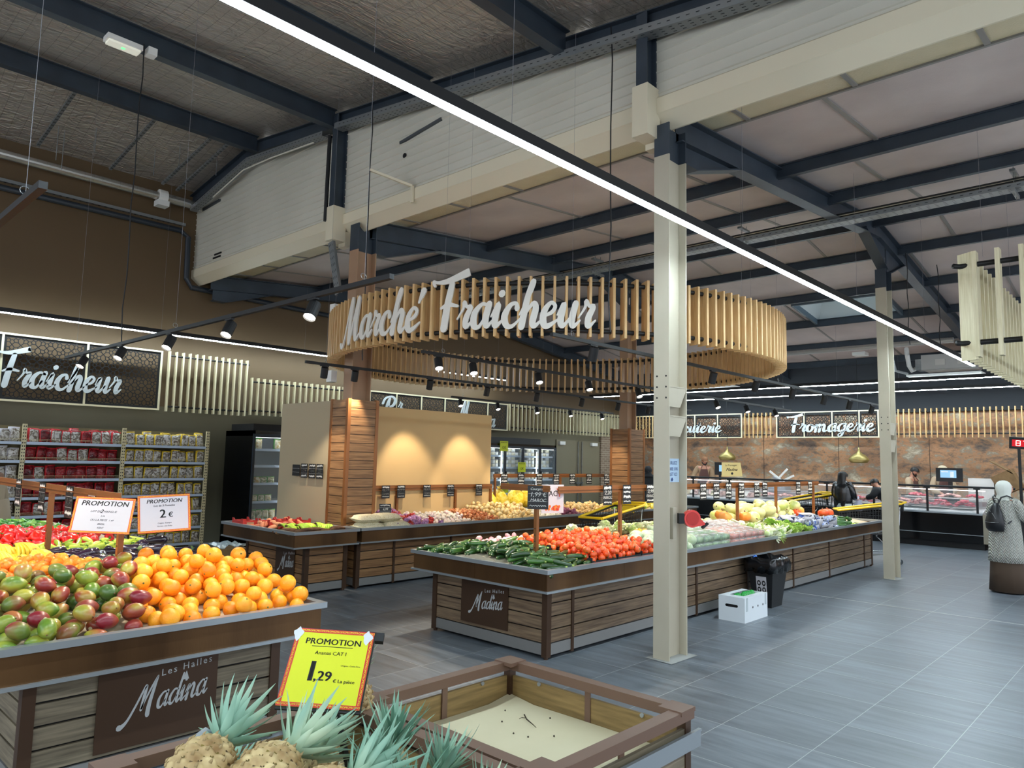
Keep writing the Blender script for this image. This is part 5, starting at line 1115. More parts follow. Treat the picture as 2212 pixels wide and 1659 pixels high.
def P_pump(skin, nm='pumpkin', r=.10):
    b = MB(); b.lathe([(.02,-.7*r),(.6*r,-.72*r),(.95*r,-.35*r),(r,0),(.92*r,.4*r),(.55*r,.68*r),(.12*r,.6*r)], n=32, fn=lambda t, z: 1+.06*abs(math.cos(5*t))-.03)
    s = MB(); s.tube([(0,0,.58*r), (0,.005,.75*r), (.01,.01,.95*r)], [.018,.011,.013], 6); return proto(nm, [(b, skin), ('stem', s, STEMB)])
A = H.fill([(9.3,4.98),(10.1,4.98),(10.1,5.7),(9.3,5.7)], .07, 14, lambda x, y: 1.02)
scatter([P_cab('white_cabbage', CELW, False, .075)], A, 'pale turnip-white cabbage behind the sign post', 'vegetable', 'pale cabbages on the middle island', flatz(.5))
A = [(10.15,5.1,.94,.4,1), (10.42,5.3,.95,1,1), (10.62,5.02,.94,2,.9), (12.7,5.35,.94,1,1.05), (13.0,5.15,.93,.4,1.05), (13.2,5.45,.9,.4,.9)]
scatter([P_pump(PUMP)], A, 'orange pumpkin among the yellow squashes at the back of the middle island', 'vegetable', 'orange pumpkins on the middle island', flatz(.3))
A = [(12.75,4.62,.93,0,.9), (13.05,4.66,.92,0,1.0), (12.5,4.98,.93,0,.7)]
scatter([P_pump(PUMPR)], A, 'small red pumpkin next to the cucumbers', 'vegetable', 'red pumpkins on the middle island', flatz(.2))
A = H.fill([(10.8,4.98),(12.6,4.98),(12.6,5.7),(10.8,5.7)], .085, 56, lambda x, y: 1.08, lambda a: [(math.cos(a)*t, math.sin(a)*t, .08) for t in (-.04, .04)])
def P_squash():
    b = MB(); ell(b, .24, .085, [(0,.1),(.04,.5),(.15,.85),(.35,1),(.6,1),(.85,.82),(.96,.48),(1,.1)], 16, 0); s = MB(); s.cyl((-.115,0,0), (-.14,0,.005), .01, .008, 6); return proto('yellow_squash', [(b, YEL), ('stem', s, STEMB)])
scatter([P_squash()], A, 'pale yellow-green squash in the tall heap at the back of the middle island', 'vegetable', 'yellow squashes on the middle island', flat(.3))
A = H.fill([(7.0,5.0),(9.2,5.0),(9.2,5.7),(7.0,5.7)], .06, 60, lambda x, y: .98)
scatter([P_let('lettuce', CELW)], A, 'pale endive lettuce behind the herb trays', 'vegetable', 'pale lettuces on the middle island', flatz(.3))
A = H.fill([(7.5,4.82),(8.3,4.82),(8.3,4.98),(7.5,4.98)], .035, 26, lambda x, y: .93)
scatter([P_pepper(varied('orange pepper skin', ['#f09a18', '#f8b030'], .18, 6, coat=.4), 'orange_pepper')], A, 'orange bell pepper between herb trays and the rail', 'vegetable', 'orange peppers on the middle island', rr)
A = H.fill([(6.72,5.1),(6.95,5.1),(6.95,5.7),(6.72,5.7)], .05, 8, lambda x, y: 1.0)
scatter([P_cab('film_bag', varied('crumpled clear bag', ['#d5d9d6', '#eceeeb'], .2, 16, bump=(30, .6, (1,1,1))), True, .07)], A, 'crumpled clear plastic bag behind the tomatoes', 'bag', 'clear bags on the middle island', flatz(.5))
# yellow net sacks and rice bags
H = Heap(lambda x, y: .80)
A = [(9.7,9.35,.98,.3,1), (10.2,9.4,.98,1,1), (10.5,9.35,1.0,1.5,1), (10.9,9.4,1.0,2,1), (11.25,9.35,.98,2,1), (9.2,9.1,.95,2,.9)]
YNET = varied('yellow net sack', ['#e2b81c', '#f4d235', '#f7e070'], .4, 14, bump=(26, .8, (1,1,1)))
def P_sack():
    b = MB(); b.lathe([(.08,-.19),(.15,-.17),(.17,-.05),(.15,.08),(.09,.15),(.03,.18),(.05,.23)], n=16, fn=lambda t, z: 1+.06*math.sin(3*t+z*9)); t = MB(); t.cyl((0,0,.175), (0,0,.185), .036, n=8); return proto('net_sack', [(b, YNET), ('tie', t, PRED)])
mb = MB(); mb.box(9.1, 11.6, 9.12, 9.55, .2, .80); tag(mb.build('storage_shelf', BRONZE_D), 'dark stand carrying the yellow net sacks behind the onions', 'stand')
scatter([P_sack()], A, 'yellow net sack standing behind the onions, before the double doors', 'sack', 'yellow net sacks', flatz(.06), .01)
def P_rice(): b = MB(); b.box(-.17,.17,-.12,.12,-.035,.035); c = MB(); c.box(-.165,.165,-.115,.115,-.03,.03); return None
RICE = varied('white rice bag', ['#d8cfae', '#e9e2c8', '#c9bd90'], .35, 60, bump=(18, .3, (1,1,1)), contrast=.1)
b = MB(); n = 9
def pillow(b, w, d, h, n=9, m=7):
    V = []; F = []
    for s in (1, -1):
        for i in range(n):
            for j in range(m):
                u, v = i/(n-1)*2-1, j/(m-1)*2-1; q = (1-u**4)**.5*(1-v**4)**.5; V.append((u*w/2, v*d/2, s*h/2*q))
    o = n*m
    for i in range(n-1):
        for j in range(m-1):
            a = i*m+j; F.append((a, a+m, a+m+1, a+1)); F.append((o+a+1, o+a+m+1, o+a+m, o+a))
    b._a(V, F); return b
pillow(b, .40, .30, .11); s = MB(); s.box(-.06, .06, -.04, .04, .052, .0545)
PR = proto('rice_bag', [(b, RICE), ('label', s, PAPER)])
scatter([PR], [(5.88,8.06,.80,.1,1), (6.28,8.02,.80,-.1,1), (5.86,8.08,.90,.05,.95), (6.2,8.12,.90,.1,1), (6.5,8.35,.83,1.2,.9)], 'clear bag of pale grain left end of the onion display', 'bag', 'grain bags on the onion display', lambda a: (.05, 0, a))
# ------------------------------------------------------------------ pallet bins with pineapples
BRIM = mat('brown painted steel rim', '#6e5546', .42, .1); CARDB = mat('cream cardboard sheet', '#cfc6a6', .75, noise=('#c3b996', 2, (1,1,1), .3)); OAKI = mat('oak board inside', '#9a7f4e', .6, noise=('#6f5a34', 5, (.8,.8,10), .2))
def bin_(x0, x1, y0, y1, z, label, liner_z):
    r = thing('pallet_bin', label, 'display bin', ((x0+x1)/2, (y0+y1)/2, 0)); w = .055
    b = MB()
    for q in ((x0, x1, y0, y0+w), (x0, x1, y1-w, y1), (x0, x0+w, y0+w, y1-w), (x1-w, x1, y0+w, y1-w)): b.box(*q, z-.04, z)
    b.build('rim', BRIM, r)
    for x, y in ((x0, y0), (x0, y1-.1), (x1-.1, y0), (x1-.1, y1-.1)): b = MB(); b.box(x-.003, x+.103, y-.003, y+.103, z-.012, z+.005); b.build('corner_plate', BRIM, r)
    for x, y in ((x0+.01, y0+.01), (x0+.01, y1-.05), (x1-.05, y0+.01), (x1-.05, y1-.05)): b = MB(); b.box(x, x+.04, y, y+.04, .03, z-.04); b.cyl((x+.02, y+.02, 0), (x+.02, y+.02, .03), .02); b.build('corner_post', BRONZE_D, r)
    for f in range(4):
        b = MB()
        for k in range(4):
            a, c = z-.06-(k+1)*.165, z-.06-k*.165-.012
            if f == 0: b.box(x0+.05, x1-.05, y0+.015, y0+.03, a, c)
            if f == 1: b.box(x0+.05, x1-.05, y1-.03, y1-.015, a, c)
            if f == 2: b.box(x0+.015, x0+.03, y0+.05, y1-.05, a, c)
            if f == 3: b.box(x1-.03, x1-.015, y0+.05, y1-.05, a, c)
        b.build('plank_panel', OAKI if f in (1, 3) else WOOD_D, r)
    for (a, c) in (((x0+x1)/2, y1-.035), ((x0+x1)/2, y0+.035)): b = MB(); b.box(a-.015, a+.015, c-.004, c+.004, liner_z, z-.04); b.build('batten', BRIM, r)
    b = MB(); b.box(x1-.035, x1-.03, (y0+y1)/2-.015, (y0+y1)/2+.015, liner_z, z-.04); b.build('batten', BRIM, r)
    for x, y, d in ((x0+.22*(x1-x0), y1-.032, 0), (x1-.033, y0+.22*(y1-y0), 1), (x1-.033, y1-.22, 1), (x1-.22, y1-.032, 0)):
        b = MB(); b.cyl((x, y, z-.075), (x-.006*d, y-.006*(1-d), z-.075), .009, n=12); b.build('grommet', ALU, r)
    b = MB(); b.box(x0+.1, x1+.01, y0-.022, y0-.012, z-.14, z-.075); b.box(x0+.1, x1+.01, y0-.026, y0-.022, z-.085, z-.075); b.build('price_rail', ALU, r)
    b = MB(); N_ = 18; V = []
    for i in range(N_+1):
        for j in range(N_+1):
            x, y = x0+.035+(x1-x0-.07)*i/N_, y0+.035+(y1-y0-.07)*j/N_; V.append((x, y, liner_z+.006*math.sin(5*x+2)*math.sin(4*y)+.02*max(0, (i-15)/3)*max(0, (j-15)/3)))
    b._a(V, [(i*(N_+1)+j, (i+1)*(N_+1)+j, (i+1)*(N_+1)+j+1, i*(N_+1)+j+1) for i in range(N_) for j in range(N_)]); b.build('cardboard_liner', CARDB, r, smooth=True)
    return r
bn = bin_(1.78, 2.69, 1.49, 2.49, .775, 'empty pallet bin with a cream cardboard sheet, cut by the bottom edge', .60)
bin_(.84, 1.765, 1.49, 2.53, .775, 'pallet bin holding the pineapples, brown steel rim', .56)
mb = MB(); mb.tube([(2.50,2.22,.613), (2.46,2.17,.615), (2.44,2.12,.613), (2.42,2.08,.613)], [.003,.003,.002,.001], 5); mb.tube([(2.47,2.18,.615), (2.45,2.19,.62), (2.43,2.185,.62)], .0015, 4); tag(mb.build('twig', mat('dry twig', '#3c3122', .8)), 'thin dry twig lying on the cream cardboard sheet', 'twig')
mb = MB()
for i in range(12): x, y = 1.9+.7*RNG.random(), 1.6+.75*RNG.random(); mb.ball((x, y, .612), .004, 5)
tag(mb.build('crumbs', mat('dark crumbs', '#2c241c', .9)), 'dark crumbs on the cream cardboard sheet', 'crumbs', kind='stuff')
PSK = varied('pineapple rind', ['#8a6a3c', '#b39a6a', '#d0bb88'], .6, 22, rnd=.3, contrast=.2); PCR = mat('pineapple rind crevice', '#4c3a22', .8, noise=('#7a6a2c', 14, (1,1,1), .1)); LEAF = varied('pineapple leaf', ['#5f8a72', '#84ad96', '#b9cfae'], .45, 7, rnd=.5, stretch=(1,1,.4)); YSP = mat('ripe yellow rind', '#d4a21c', .5)
def P_pine(seed):
    rg = random.Random(seed); b = MB(); nu, nv = 104, 62; V = []; F = []; hh = []; NR, NC = 8.5, 11
    for j in range(nv+1):
        t = j/nv; z = (t-.5)*.185; r = .076*max(.02, math.sin(PI*min(1, max(0, .03+.94*t))))**.5
        for i in range(nu):
            u = i/nu*NC; v = t*NR; best = 9
            for rv in (math.floor(v), math.floor(v)+1):
                off = .5*(rv % 2); du = (u-off+.5) % 1-.5; dv = v-rv; best = min(best, math.hypot(du*1.0, dv*.86))
            q = max(0, 1-(best/.56)**2.6); hh.append(best); k = r+.011*q-.005
            V.append((k*math.cos(2*PI*i/nu), k*math.sin(2*PI*i/nu), z))
    for j in range(nv):
        for i in range(nu):
            F.append((j*nu+i, j*nu+(i+1) % nu, (j+1)*nu+(i+1) % nu, (j+1)*nu+i))
    b._a(V, F); b._a([V[i] for i in range(nu)], [tuple(range(nu-1, -1, -1))]); b.m = [1 if (i < len(F) and hh[F[i][0]]+hh[F[i][2]] > .98) else 0 for i in range(len(b.m))]
    sp = MB()
    for j in range(1, 9):
        for i in range(11):
            t = j/8.5; a = (2*PI/11)*(i+.5*(j % 2)); z = (t-.5)*.185; r = .076*math.sin(PI*(.03+.94*min(.98, t)))**.5+.005
            if rg.random() < .85: sp.tube([(r*math.cos(a), r*math.sin(a), z-.004), ((r+.003)*math.cos(a), (r+.003)*math.sin(a), z+.001), ((r+.001)*math.cos(a), (r+.001)*math.sin(a), z+.010)], [.0045,.0035,.0006], 4)
    c = MB()
    for k in range(48):
        a = k*2.399; u = k/48; el = .55+.95*u+rg.uniform(-.15, .15); L = (.05+.105*math.sin(PI*min(1, u*1.15+.1)))*rg.uniform(.75, 1.25); w = .0135*(1-.2*u); base = Vector((.016*math.cos(a)*(1-u), .016*math.sin(a)*(1-u), .086+.04*u)); V = []; p = base.copy(); m = 7; curl = rg.uniform(-.2, .8)*(1-u)
        for s in range(m):
            t = s/(m-1); e2 = el+.5*t*(1-u)-curl*t*t; d = Vector((math.cos(a)*math.cos(e2), math.sin(a)*math.cos(e2), math.sin(e2))); sd = Vector((-math.sin(a), math.cos(a), 0)); ww = w*(1-t**1.6)+.0004; up = sd.cross(d)
            V += [p-sd*ww+up*ww*-.5, p, p+sd*ww-up*ww*.5]; p = p+d*L/(m-1)
        c._a(V, [(i*3+j, i*3+j+1, i*3+j+4, i*3+j+3) for i in range(m-1) for j in range(2)])
    o = b.build('pineapple', [PSK, PCR], smooth=True); k1 = sp.build('bract', mat('dry bract', '#a08a60', .8), o, smooth=True); k2 = c.build('crown', LEAF, o, smooth=True); PROTO.extend([o, k1, k2])
    return (o, [k1, k2])
PP = [P_pine(1), P_pine(2), P_pine(3)]
PLB = mat('white label paper', '#cfdde8', .5); PLI = mat('blue print', '#274a94', .5, noise=('#c9d9ea', 38, (1,1,1), .06))
pines = [((.925,1.97,.885),(.62,.35,.40),1.12,'pineapple farthest left, crown leaning right, yellow patch on its rind'), ((1.045,1.845,.87),(.70,.20,.35),1.15,'brown pineapple second from the left, against the first'), ((1.10,1.665,.85),(.80,-.05,.30),1.12,'pineapple below the yellow poster, seen end-on'),
 ((1.19,1.97,.78),(.62,.15,.35),1.05,'pineapple whose blue-green crown spreads below the yellow poster'), ((1.33,1.75,.74),(.2,.05,1),.95,'pineapple right of the poster with an upright crown'), ((1.46,1.86,.75),(.25,.05,1),1.0,'pineapple with the tall crown next to the empty bin'), ((1.50,1.68,.72),(.25,-.05,1),.95,'pineapple with a grey-tipped crown leaning over the bin divider'),
 ((1.30,1.565,.73),(.1,-.1,1),.95,'pineapple with the large pale crown at the bottom edge'), ((1.52,1.55,.66),(.5,-.1,.8),.9,'pineapple with a crown poking over the cardboard at the bottom right'), ((1.73,2.42,.80),(.1,.35,1),.92,'pineapple standing behind the yellow poster, crown tips above it'), ((1.50,2.30,.68),(.5,.3,.3),.9,'pineapple lying low behind the yellow poster'), ((1.10,2.25,.68),(.6,.5,.1),.95,'pineapple low behind the left pineapples'), ((.97,1.66,.68),(.2,-.3,1),.85,'pineapple at the lower left corner of the bin')]
for i, (c, ax, k, lb) in enumerate(pines):
    r, kids = PP[i % 3]; o = copy_tree(r, None, kids); o.location = c; o.rotation_euler = Vector(ax).to_track_quat('Z', 'Y').to_euler(); o.scale = (k, k, k); tag(o, lb, 'fruit', 'pineapples in the pallet bin')
    if i < 8:
        b = MB(); V = []; n = 6
        for s in range(n):
            t = s/(n-1)-.5
            for q in (-.5, .5): V.append((t*.085, q*.045+.01*math.sin(t*5), .018*math.cos(t*5.5)))
        b._a(V, [(2*s, 2*s+2, 2*s+3, 2*s+1) for s in range(n-1)])
        tg_ = b.build('paper_tag', PLI if i % 2 else PLB, o, world=False); tg_.location = (.052, -.03, .095); tg_.rotation_euler = (.5, -.5, .8+i)
        b = MB(); b._a([(-.03,-.012,.0205),(.03,-.012,.0205),(.03,.012,.0205),(-.03,.012,.0205)], [(0,1,2,3)]); b.build('print', PRED if i % 3 == 0 else PLI, tg_, world=False)
# ------------------------------------------------------------------ carton, waste bin, trolleys
r = thing('white_carton', 'white cardboard box with green content standing on the floor beside the island', 'box', (7.98, 3.84, 0)); b = MB()
R = Rz(.0); x0, x1, y0, y1, hz = 7.72, 8.30, 3.66, 3.97, .265; t = .006; WC = mat('white cardboard', '#dfe6ea', .55)
b.box(x0, x1, y0, y1, 0, t); b.box(x0, x1, y0, y0+t, t, hz); b.box(x0, x1, y1-t, y1, t, hz); b.box(x0, x0+t, y0+t, y1-t, t, hz); b.box(x1-t, x1, y0+t, y1-t, t, hz)
b.box(x0, x1, y0, y0+.07, hz, hz+.003); b.box(x0, x1, y1-.07, y1, hz, hz+.003); b.box(x0, x0+.12, y0+.07, y1-.07, hz, hz+.003); b.build('carton', WC, r)
b = MB(); b.box(x0-.0006, x0, 3.755, 3.875, .155, .185); b.cyl((x0-.0006, 3.755, .17), (x0, 3.755, .17), .015, n=10); b.cyl((x0-.0006, 3.875, .17), (x0, 3.875, .17), .015, n=10); b.build('hand_hole', BLACK, r)
for k in range(3): b = MB(); b.cyl((7.92+.13*k, y0-.001, .15), (7.92+.13*k, y0, .15), .012, n=10); b.build('air_hole', BLACK, r)
b = MB(); rg = random.Random(2)
for k in range(9): b.ball((7.87+.045*k, 3.81+.02*rg.uniform(-1, 1), .25), .036, 8)
b.build('green_film', mat('green film', '#2fa84a', .3), r)
b = MB(); b.box(x0+.03, x0+.075, y0-.001, y0, .12, hz); b.box(x1-.07, x1-.03, y0-.001, y0, .14, hz); b.build('packing_tape', mat('clear tape', '#c2cdd0', .2), r)
r = thing('waste_bin', 'black waste bin lined with a black bag, beside the white box', 'waste bin', (8.93, 3.93, 0)); b = MB()
V = [(8.78,3.82,0),(9.08,3.82,0),(9.08,4.04,0),(8.78,4.04,0),(8.70,3.76,.56),(9.16,3.76,.56),(9.16,4.10,.56),(8.70,4.10,.56)]; b._a(V, [(0,3,2,1),(0,1,5,4),(1,2,6,5),(2,3,7,6),(3,0,4,7)]); b.build('bin_body', mat('black bin plastic', '#16181b', .4), r)
b = MB(); V = []; n = 40; rg = random.Random(8)
for k, (zz, ex) in enumerate(((.50,.006),(.42,.02),(.50,.03),(.57,.02),(.60,.0),(.585,-.03),(.45,-.05))):
    for i in range(n):
        a = 2*PI*i/n; q = max(abs(math.cos(a))/.235, abs(math.sin(a))/.175); rd = 1/q+ex+rg.uniform(-.012, .012)*(k < 5); V.append((8.93+rd*math.cos(a), 3.93+rd*math.sin(a), zz+rg.uniform(-.015, .015)-(.06*(math.cos(a-.3) > .75 and k < 4))))
b._a(V, [(j*n+i, j*n+(i+1) % n, (j+1)*n+(i+1) % n, (j+1)*n+i) for j in range(6) for i in range(n)]); b.build('bin_liner', mat('black bin bag', '#101114', .18), r, smooth=True)
b = MB(); b._a([(8.758,3.84,.14),(8.752,3.80,.14),(8.74,3.80,.36),(8.735,3.95,.36)], [(0,1,2,3)])
b = MB(); P = lambda u, v: (8.779-.08*v/.56-.002, 3.99-u, v); b._a([P(.0,.15), P(.13,.15), P(.13,.37), P(.0,.37)], [(0,1,2,3)]); b.build('sticker', PAPER, r)
for u, v in ((.035,.21),(.095,.21),(.035,.29),(.095,.29)):
    b = MB(); b._a([tuple(Vector(P(u+.024*math.cos(a), v+.034*math.sin(a)))-Vector((.0006,0,0))) for a in [i*PI/8 for i in range(16)]], [tuple(range(16))]); b.build('recycling_symbol', INK, r)
    b = MB(); b._a([tuple(Vector(P(u+.011*math.cos(a)*(1+.3*math.sin(3*a)), v+.016*math.sin(a)))-Vector((.0012,0,0))) for a in [i*PI/5 for i in range(10)]], [tuple(range(10))]); b.build('recycling_symbol', PAPER, r)
b = MB(); b.ball((8.78, 4.02, .585), .03, 8); b.build('blue_rubbish', mat('blue plastic', '#2c6fd0', .3), r)
r = thing('cardboard_box', 'brown cardboard box with plastic film on top beside the small display', 'box', (5.05, 10.35, 0)); b = MB(); b.box(4.85, 5.25, 10.1, 10.5, 0, .36); b.build('box', mat('brown cardboard', '#a98a5c', .7), r)
b = MB(); rg = random.Random(3); V = [(4.82+.46*i/7, 10.08+.44*j/5, .37+rg.uniform(0, .07)) for i in range(8) for j in range(6)]; b._a(V, [(i*6+j, (i+1)*6+j, (i+1)*6+j+1, i*6+j+1) for i in range(7) for j in range(5)]); b.build('plastic_film', mat('crumpled blue film', '#b4ccd8', .15, alpha=.8), r)
CHROME = mat('chrome tube', '#b9bcbe', .18, .9); YRIM = mat('yellow plastic rim', '#f0c418', .35, coat=.2); BPL = mat('black basket plastic', '#121315', .35)
def trolley(label, p, ang, zf=.93, zb=1.08, L=1.05):
    """p = middle of front, ang = direction from front to handle"""
    r = thing('shopping_trolley', label, 'shopping trolley', (p[0], p[1], 0), 'shopping trolleys with yellow rims', ang)
    def W(t, s, z): return (t*L, s, z)
    f, k = .19, .26
    b = MB(); P = [W(0,-f,zf), W(0,f,zf), W(.5,(f+k)/2,(zf+zb)/2), W(1,k,zb), W(1,-k,zb), W(.5,-(f+k)/2,(zf+zb)/2), W(0,-f,zf)]; b.tube(P, .019, 8); b.build('rim', YRIM, r, world=False)
    b = MB(); b.tube([W(1,-k,zb), W(1.08,-k+.03,zb+.03), W(1.08,k-.03,zb+.03), W(1,k,zb)], .017, 8); b.build('handle', YRIM, r, world=False)
    def side(b, A, B, A0, B0, nx_, nz_):
        A, B, A0, B0 = map(Vector, (A, B, A0, B0))
        for i in range(nx_+1): t = i/nx_; b.bar(A.lerp(B, t), A0.lerp(B0, t), .006, .006)
        for j in range(nz_+1): t = j/nz_; b.bar(A.lerp(A0, t), B.lerp(B0, t), .006, .007 if 0 < j < nz_ else .03)
    zl = .52; g = .14
    b = MB(); side(b, W(0,-f,zf-.03), W(0,f,zf-.03), W(.06,-g,zl), W(.06,g,zl), 8, 6); side(b, W(0,-f,zf-.03), W(1,-k,zb-.03), W(.06,-g,zl), W(.95,-g-.05,zl), 22, 7); side(b, W(0,f,zf-.03), W(1,k,zb-.03), W(.06,g,zl), W(.95,g+.05,zl), 22, 7); side(b, W(1,-k,zb-.03), W(1,k,zb-.03), W(.95,-g-.05,zl), W(.95,g+.05,zl), 9, 6)
    b.poly([W(.06,-g,zl), W(.95,-g-.05,zl), W(.95,g+.05,zl), W(.06,g,zl)]); b.build('basket', BPL, r, world=False)
    for s in (-1, 1): b = MB(); b.tube([W(.98,s*k*.9,zb-.06), W(.96,s*k*.9,.7), W(.72,s*.24,.45), W(.95,s*.25,.2), W(.5,s*.24,.15), W(.06,s*.2,.13)], .011, 8); b.build('frame_tube', CHROME, r, world=False)
    for t, s in ((.05,-.2), (.05,.2), (.95,-.25), (.95,.25)):
        b = MB(); c = W(t,s,.05); b.cyl((c[0], c[1]-.014, .052), (c[0], c[1]+.014, .052), .05, n=16); wl = b.build('caster_wheel', mat('grey rubber wheel', '#3b4348', .5), r, world=False)
        b = MB(); b.box(c[0]-.015, c[0]+.02, c[1]-.02, c[1]+.02, .10, .13); b.box(c[0]-.012, c[0]+.012, c[1]-.02, c[1]-.015, .05, .11); b.box(c[0]-.012, c[0]+.012, c[1]+.015, c[1]+.02, .05, .11); b.build('fork', mat('grey fork plastic', '#8b9498', .4), wl, world=False)
    b = MB(); b.box(L*.985, L*1.0, -.1, .1, zb-.12, zb-.02); b.build('child_seat_flap', YRIM, r, world=False)
trolley('shopping trolley with yellow rim in the aisle between the two long displays', (8.35, 6.24), .06)
trolley('shopping trolley with yellow rim behind the far column at the end of the island', (14.10, 4.88), -1.0)
trolley('shopping trolley with yellow rim next to the customer in the black jacket', (16.75, 6.85), -.5)
# ------------------------------------------------------------------ snack shelving
PERF = mat('cream upright steel', '#d6caa0', .45); PALEB = mat('pale blue price strip', '#b9c8da', .35)
r = thing('snack_shelving', 'cream perforated shelving full of red and yellow snack bags along the brown wall', 'shelving', (3.7, 13.25, 0))
for x in (.2, 1.61, 3.03, 4.45, 5.86):
    b = MB(); b.box(x-.03, x+.03, 12.97, 13.0, 0, 2.10); u = b.build('upright', PERF, r)
    b = MB()
    for k in range(40): z = .1+k*.05; b.box(x-.020, x-.008, 12.968, 12.97, z, z+.022); b.box(x+.008, x+.020, 12.968, 12.97, z, z+.022)
    b.build('slot_row', BLACK, u, world=True)
LV = [.14, .42, .70, .98, 1.26, 1.54, 1.82]
for i in range(4):
    xa = .2+1.415*i+.035; xb = xa+1.345
    for z in LV:
        b = MB(); b.box(xa, xb, 12.98, 13.5, z-.03, z); s = b.build('shelf', PERF, r)
        b = MB(); b.box(xa, xb, 12.955, 12.98, z-.035, z+.008); b.build('price_strip', PALEB, s)
        b = MB(); b.bar((xa, 12.965, z+.05), (xb, 12.965, z+.05), .004, .004); b.bar((xa, 12.965, z+.03), (xb, 12.965, z+.03), .003, .003)
        for k in range(6): b.bar((xa+(xb-xa)*k/5, 12.965, z), (xa+(xb-xa)*k/5, 12.965, z+.05), .003, .003)
        b.build('wire_stop', PERF, s)
b = MB(); b.box(.2, 5.86, 13.5, 13.52, 0, 2.08); b.build('back_panel', mat('olive back panel', '#6b6044', .6), r)
BAGC = varied('clear snack bag', ['#8f8a80', '#d5d2cc', '#5a4a38', '#c2bdb4'], .12, 16, bump=(26, 1.0, (1,1,1)), rnd=.4, contrast=.16); BAGR = mat('red bag edge', '#c01f28', .3, bump=(20, .5, (1,1,1))); BAGY = mat('yellow bag edge', '#e0bc2c', .3, bump=(20, .5, (1,1,1))); BAGD = varied('dark red snack bag', ['#4a0c14', '#7a1620', '#a02a30'], .15, 14, bump=(26, 1, (1,1,1)), rnd=.6)
def P_snack(body, edge, nm):
    b = MB(); pillow(b, .145, .20, .085, 9, 7); b.v = [(x, z*1.0, y+.1) for x, y, z in b.v]; e = MB(); e.box(-.074, -.050, -.02, .02, .0, .2); e.box(-.05, .07, -.012, .012, .185, .205)
    return proto(nm, [(b, body), ('edge_seal', e, edge)])
SN = {'y': [P_snack(BAGC, BAGY, 'snack_bag')], 'r': [P_snack(BAGC, BAGR, 'snack_bag'), P_snack(BAGD, BAGR, 'snack_bag')], 'w': [P_snack(BAGC, PAPER, 'snack_bag')]}
for i, kd in enumerate(('w', 'w', 'r', 'y')):
    xa = .2+1.415*i+.05
    for li, z in enumerate(LV):
        if i == 0 and li != 6: continue
        for row in range(2 if li == 6 else 1):
            for k in range(9):
                if row == 0 or k % 2 == 0:
                    pr = SN[kd]; q = pr[int(RNG.random() < (.25 if li == 6 else .8))] if kd == 'r' else pr[0]
                    c = copy_tree(q[0], None, q[1]); c.location = (xa+.09+k*.146+RNG.uniform(-.012, .012), (13.05 if (li == 6 or kd != 'r') else 13.16)+.12*row, z+.002+.03*row); c.rotation_euler = (RNG.uniform(-.15, .1), RNG.uniform(-.08, .08), RNG.uniform(-.3, .3)); c.scale = (1, 1, RNG.uniform(.9, 1.08))
                    sh = ['lowest', 'second', 'third', 'fourth', 'fifth', 'sixth', 'top'][li]
                    tag(c, {'y': 'yellow-edged', 'r': 'red-edged', 'w': 'clear'}[kd]+' snack bag %s from the left%s' % (['first','second','third','fourth','fifth','sixth','seventh','eighth','ninth'][k], ', back row,' if row else ',')+' %s shelf, %s shelving bay' % (sh, {'y': 'rightmost', 'r': 'second', 'w': ['farthest left', 'third'][min(i, 1)]}[kd]), 'snack bag', 'snack bags, %s bay, %s shelf' % (['first', 'second', 'third', 'fourth'][i], sh))
# ------------------------------------------------------------------ fridges
NAVYF = mat('dark fridge frame', '#1d2833', .35); GLASS = mat('fridge glass', '#c8d4d8', .05, alpha=.12, spec=.8); FIN = mat('grey fridge lining', '#7d868c', .4, .3); COLD = emitter('cold light strip', (.85,.95,1), 7)
def fridge(label, x0, x1, y0, y1, H_, nb, top=None):
    r = thing('glass_fridge', label, 'fridge', ((x0+x1)/2, (y0+y1)/2, 0), 'tall glass-door fridges'); b = MB()
    b.box(x0, x0+.05, y0, y1, .0, H_); b.box(x1-.05, x1, y0, y1, 0, H_); b.box(x0, x1, y0, y1, H_-.1, H_); b.box(x0, x1, y0, y1, 0, .16); b.build('cabinet', BLACKG, r)
    b = MB(); b.box(x0+.05, x1-.05, y1-.04, y1, .16, H_-.1); b.build('lining', FIN, r)
    w = (x1-x0)/nb
    for i in range(nb):
        a, c = x0+i*w, x0+(i+1)*w; b = MB()
        b.box(a+.003, a+.045, y0-.03, y0, .16, H_-.06); b.box(c-.045, c-.003, y0-.03, y0, .16, H_-.06); b.box(a+.045, c-.045, y0-.03, y0, H_-.12, H_-.06); b.box(a+.045, c-.045, y0-.03, y0, .16, .21); d = b.build('door', NAVYF, r)
        b = MB(); b.box(a+.045, c-.045, y0-.018, y0-.012, .21, H_-.12); b.build('pane', GLASS, d)
        b = MB(); hx = c-.03 if i % 2 == 0 else a+.03; b.box(hx-.012, hx+.012, y0-.06, y0-.03, 1.0, 1.4); b.build('handle', BLACK, d)
        b = MB(); b.box(a+.06, c-.06, y0+.03, y0+.05, H_-.125, H_-.11); b.build('light_strip', COLD, r)
        b = MB(); q = c-.075 if i % 2 == 0 else a+.06; b.box(q, q+.012, y0+.03, y0+.05, .3, H_-.2); b.build('light_strip', COLD, r)
    for z in (.5, .85, 1.18, 1.5, 1.8): b = MB(); b.box(x0+.05, x1-.05, y0+.08, y1-.06, z-.02, z); s = b.build('shelf', WHITE, r); b = MB(); b.box(x0+.05, x1-.05, y0+.07, y0+.08, z-.03, z+.015); b.build('price_strip', PALEB, s)
    if top: b = MB(); b.box(*top); b.build('top_cover', BLACK, r)
    return r
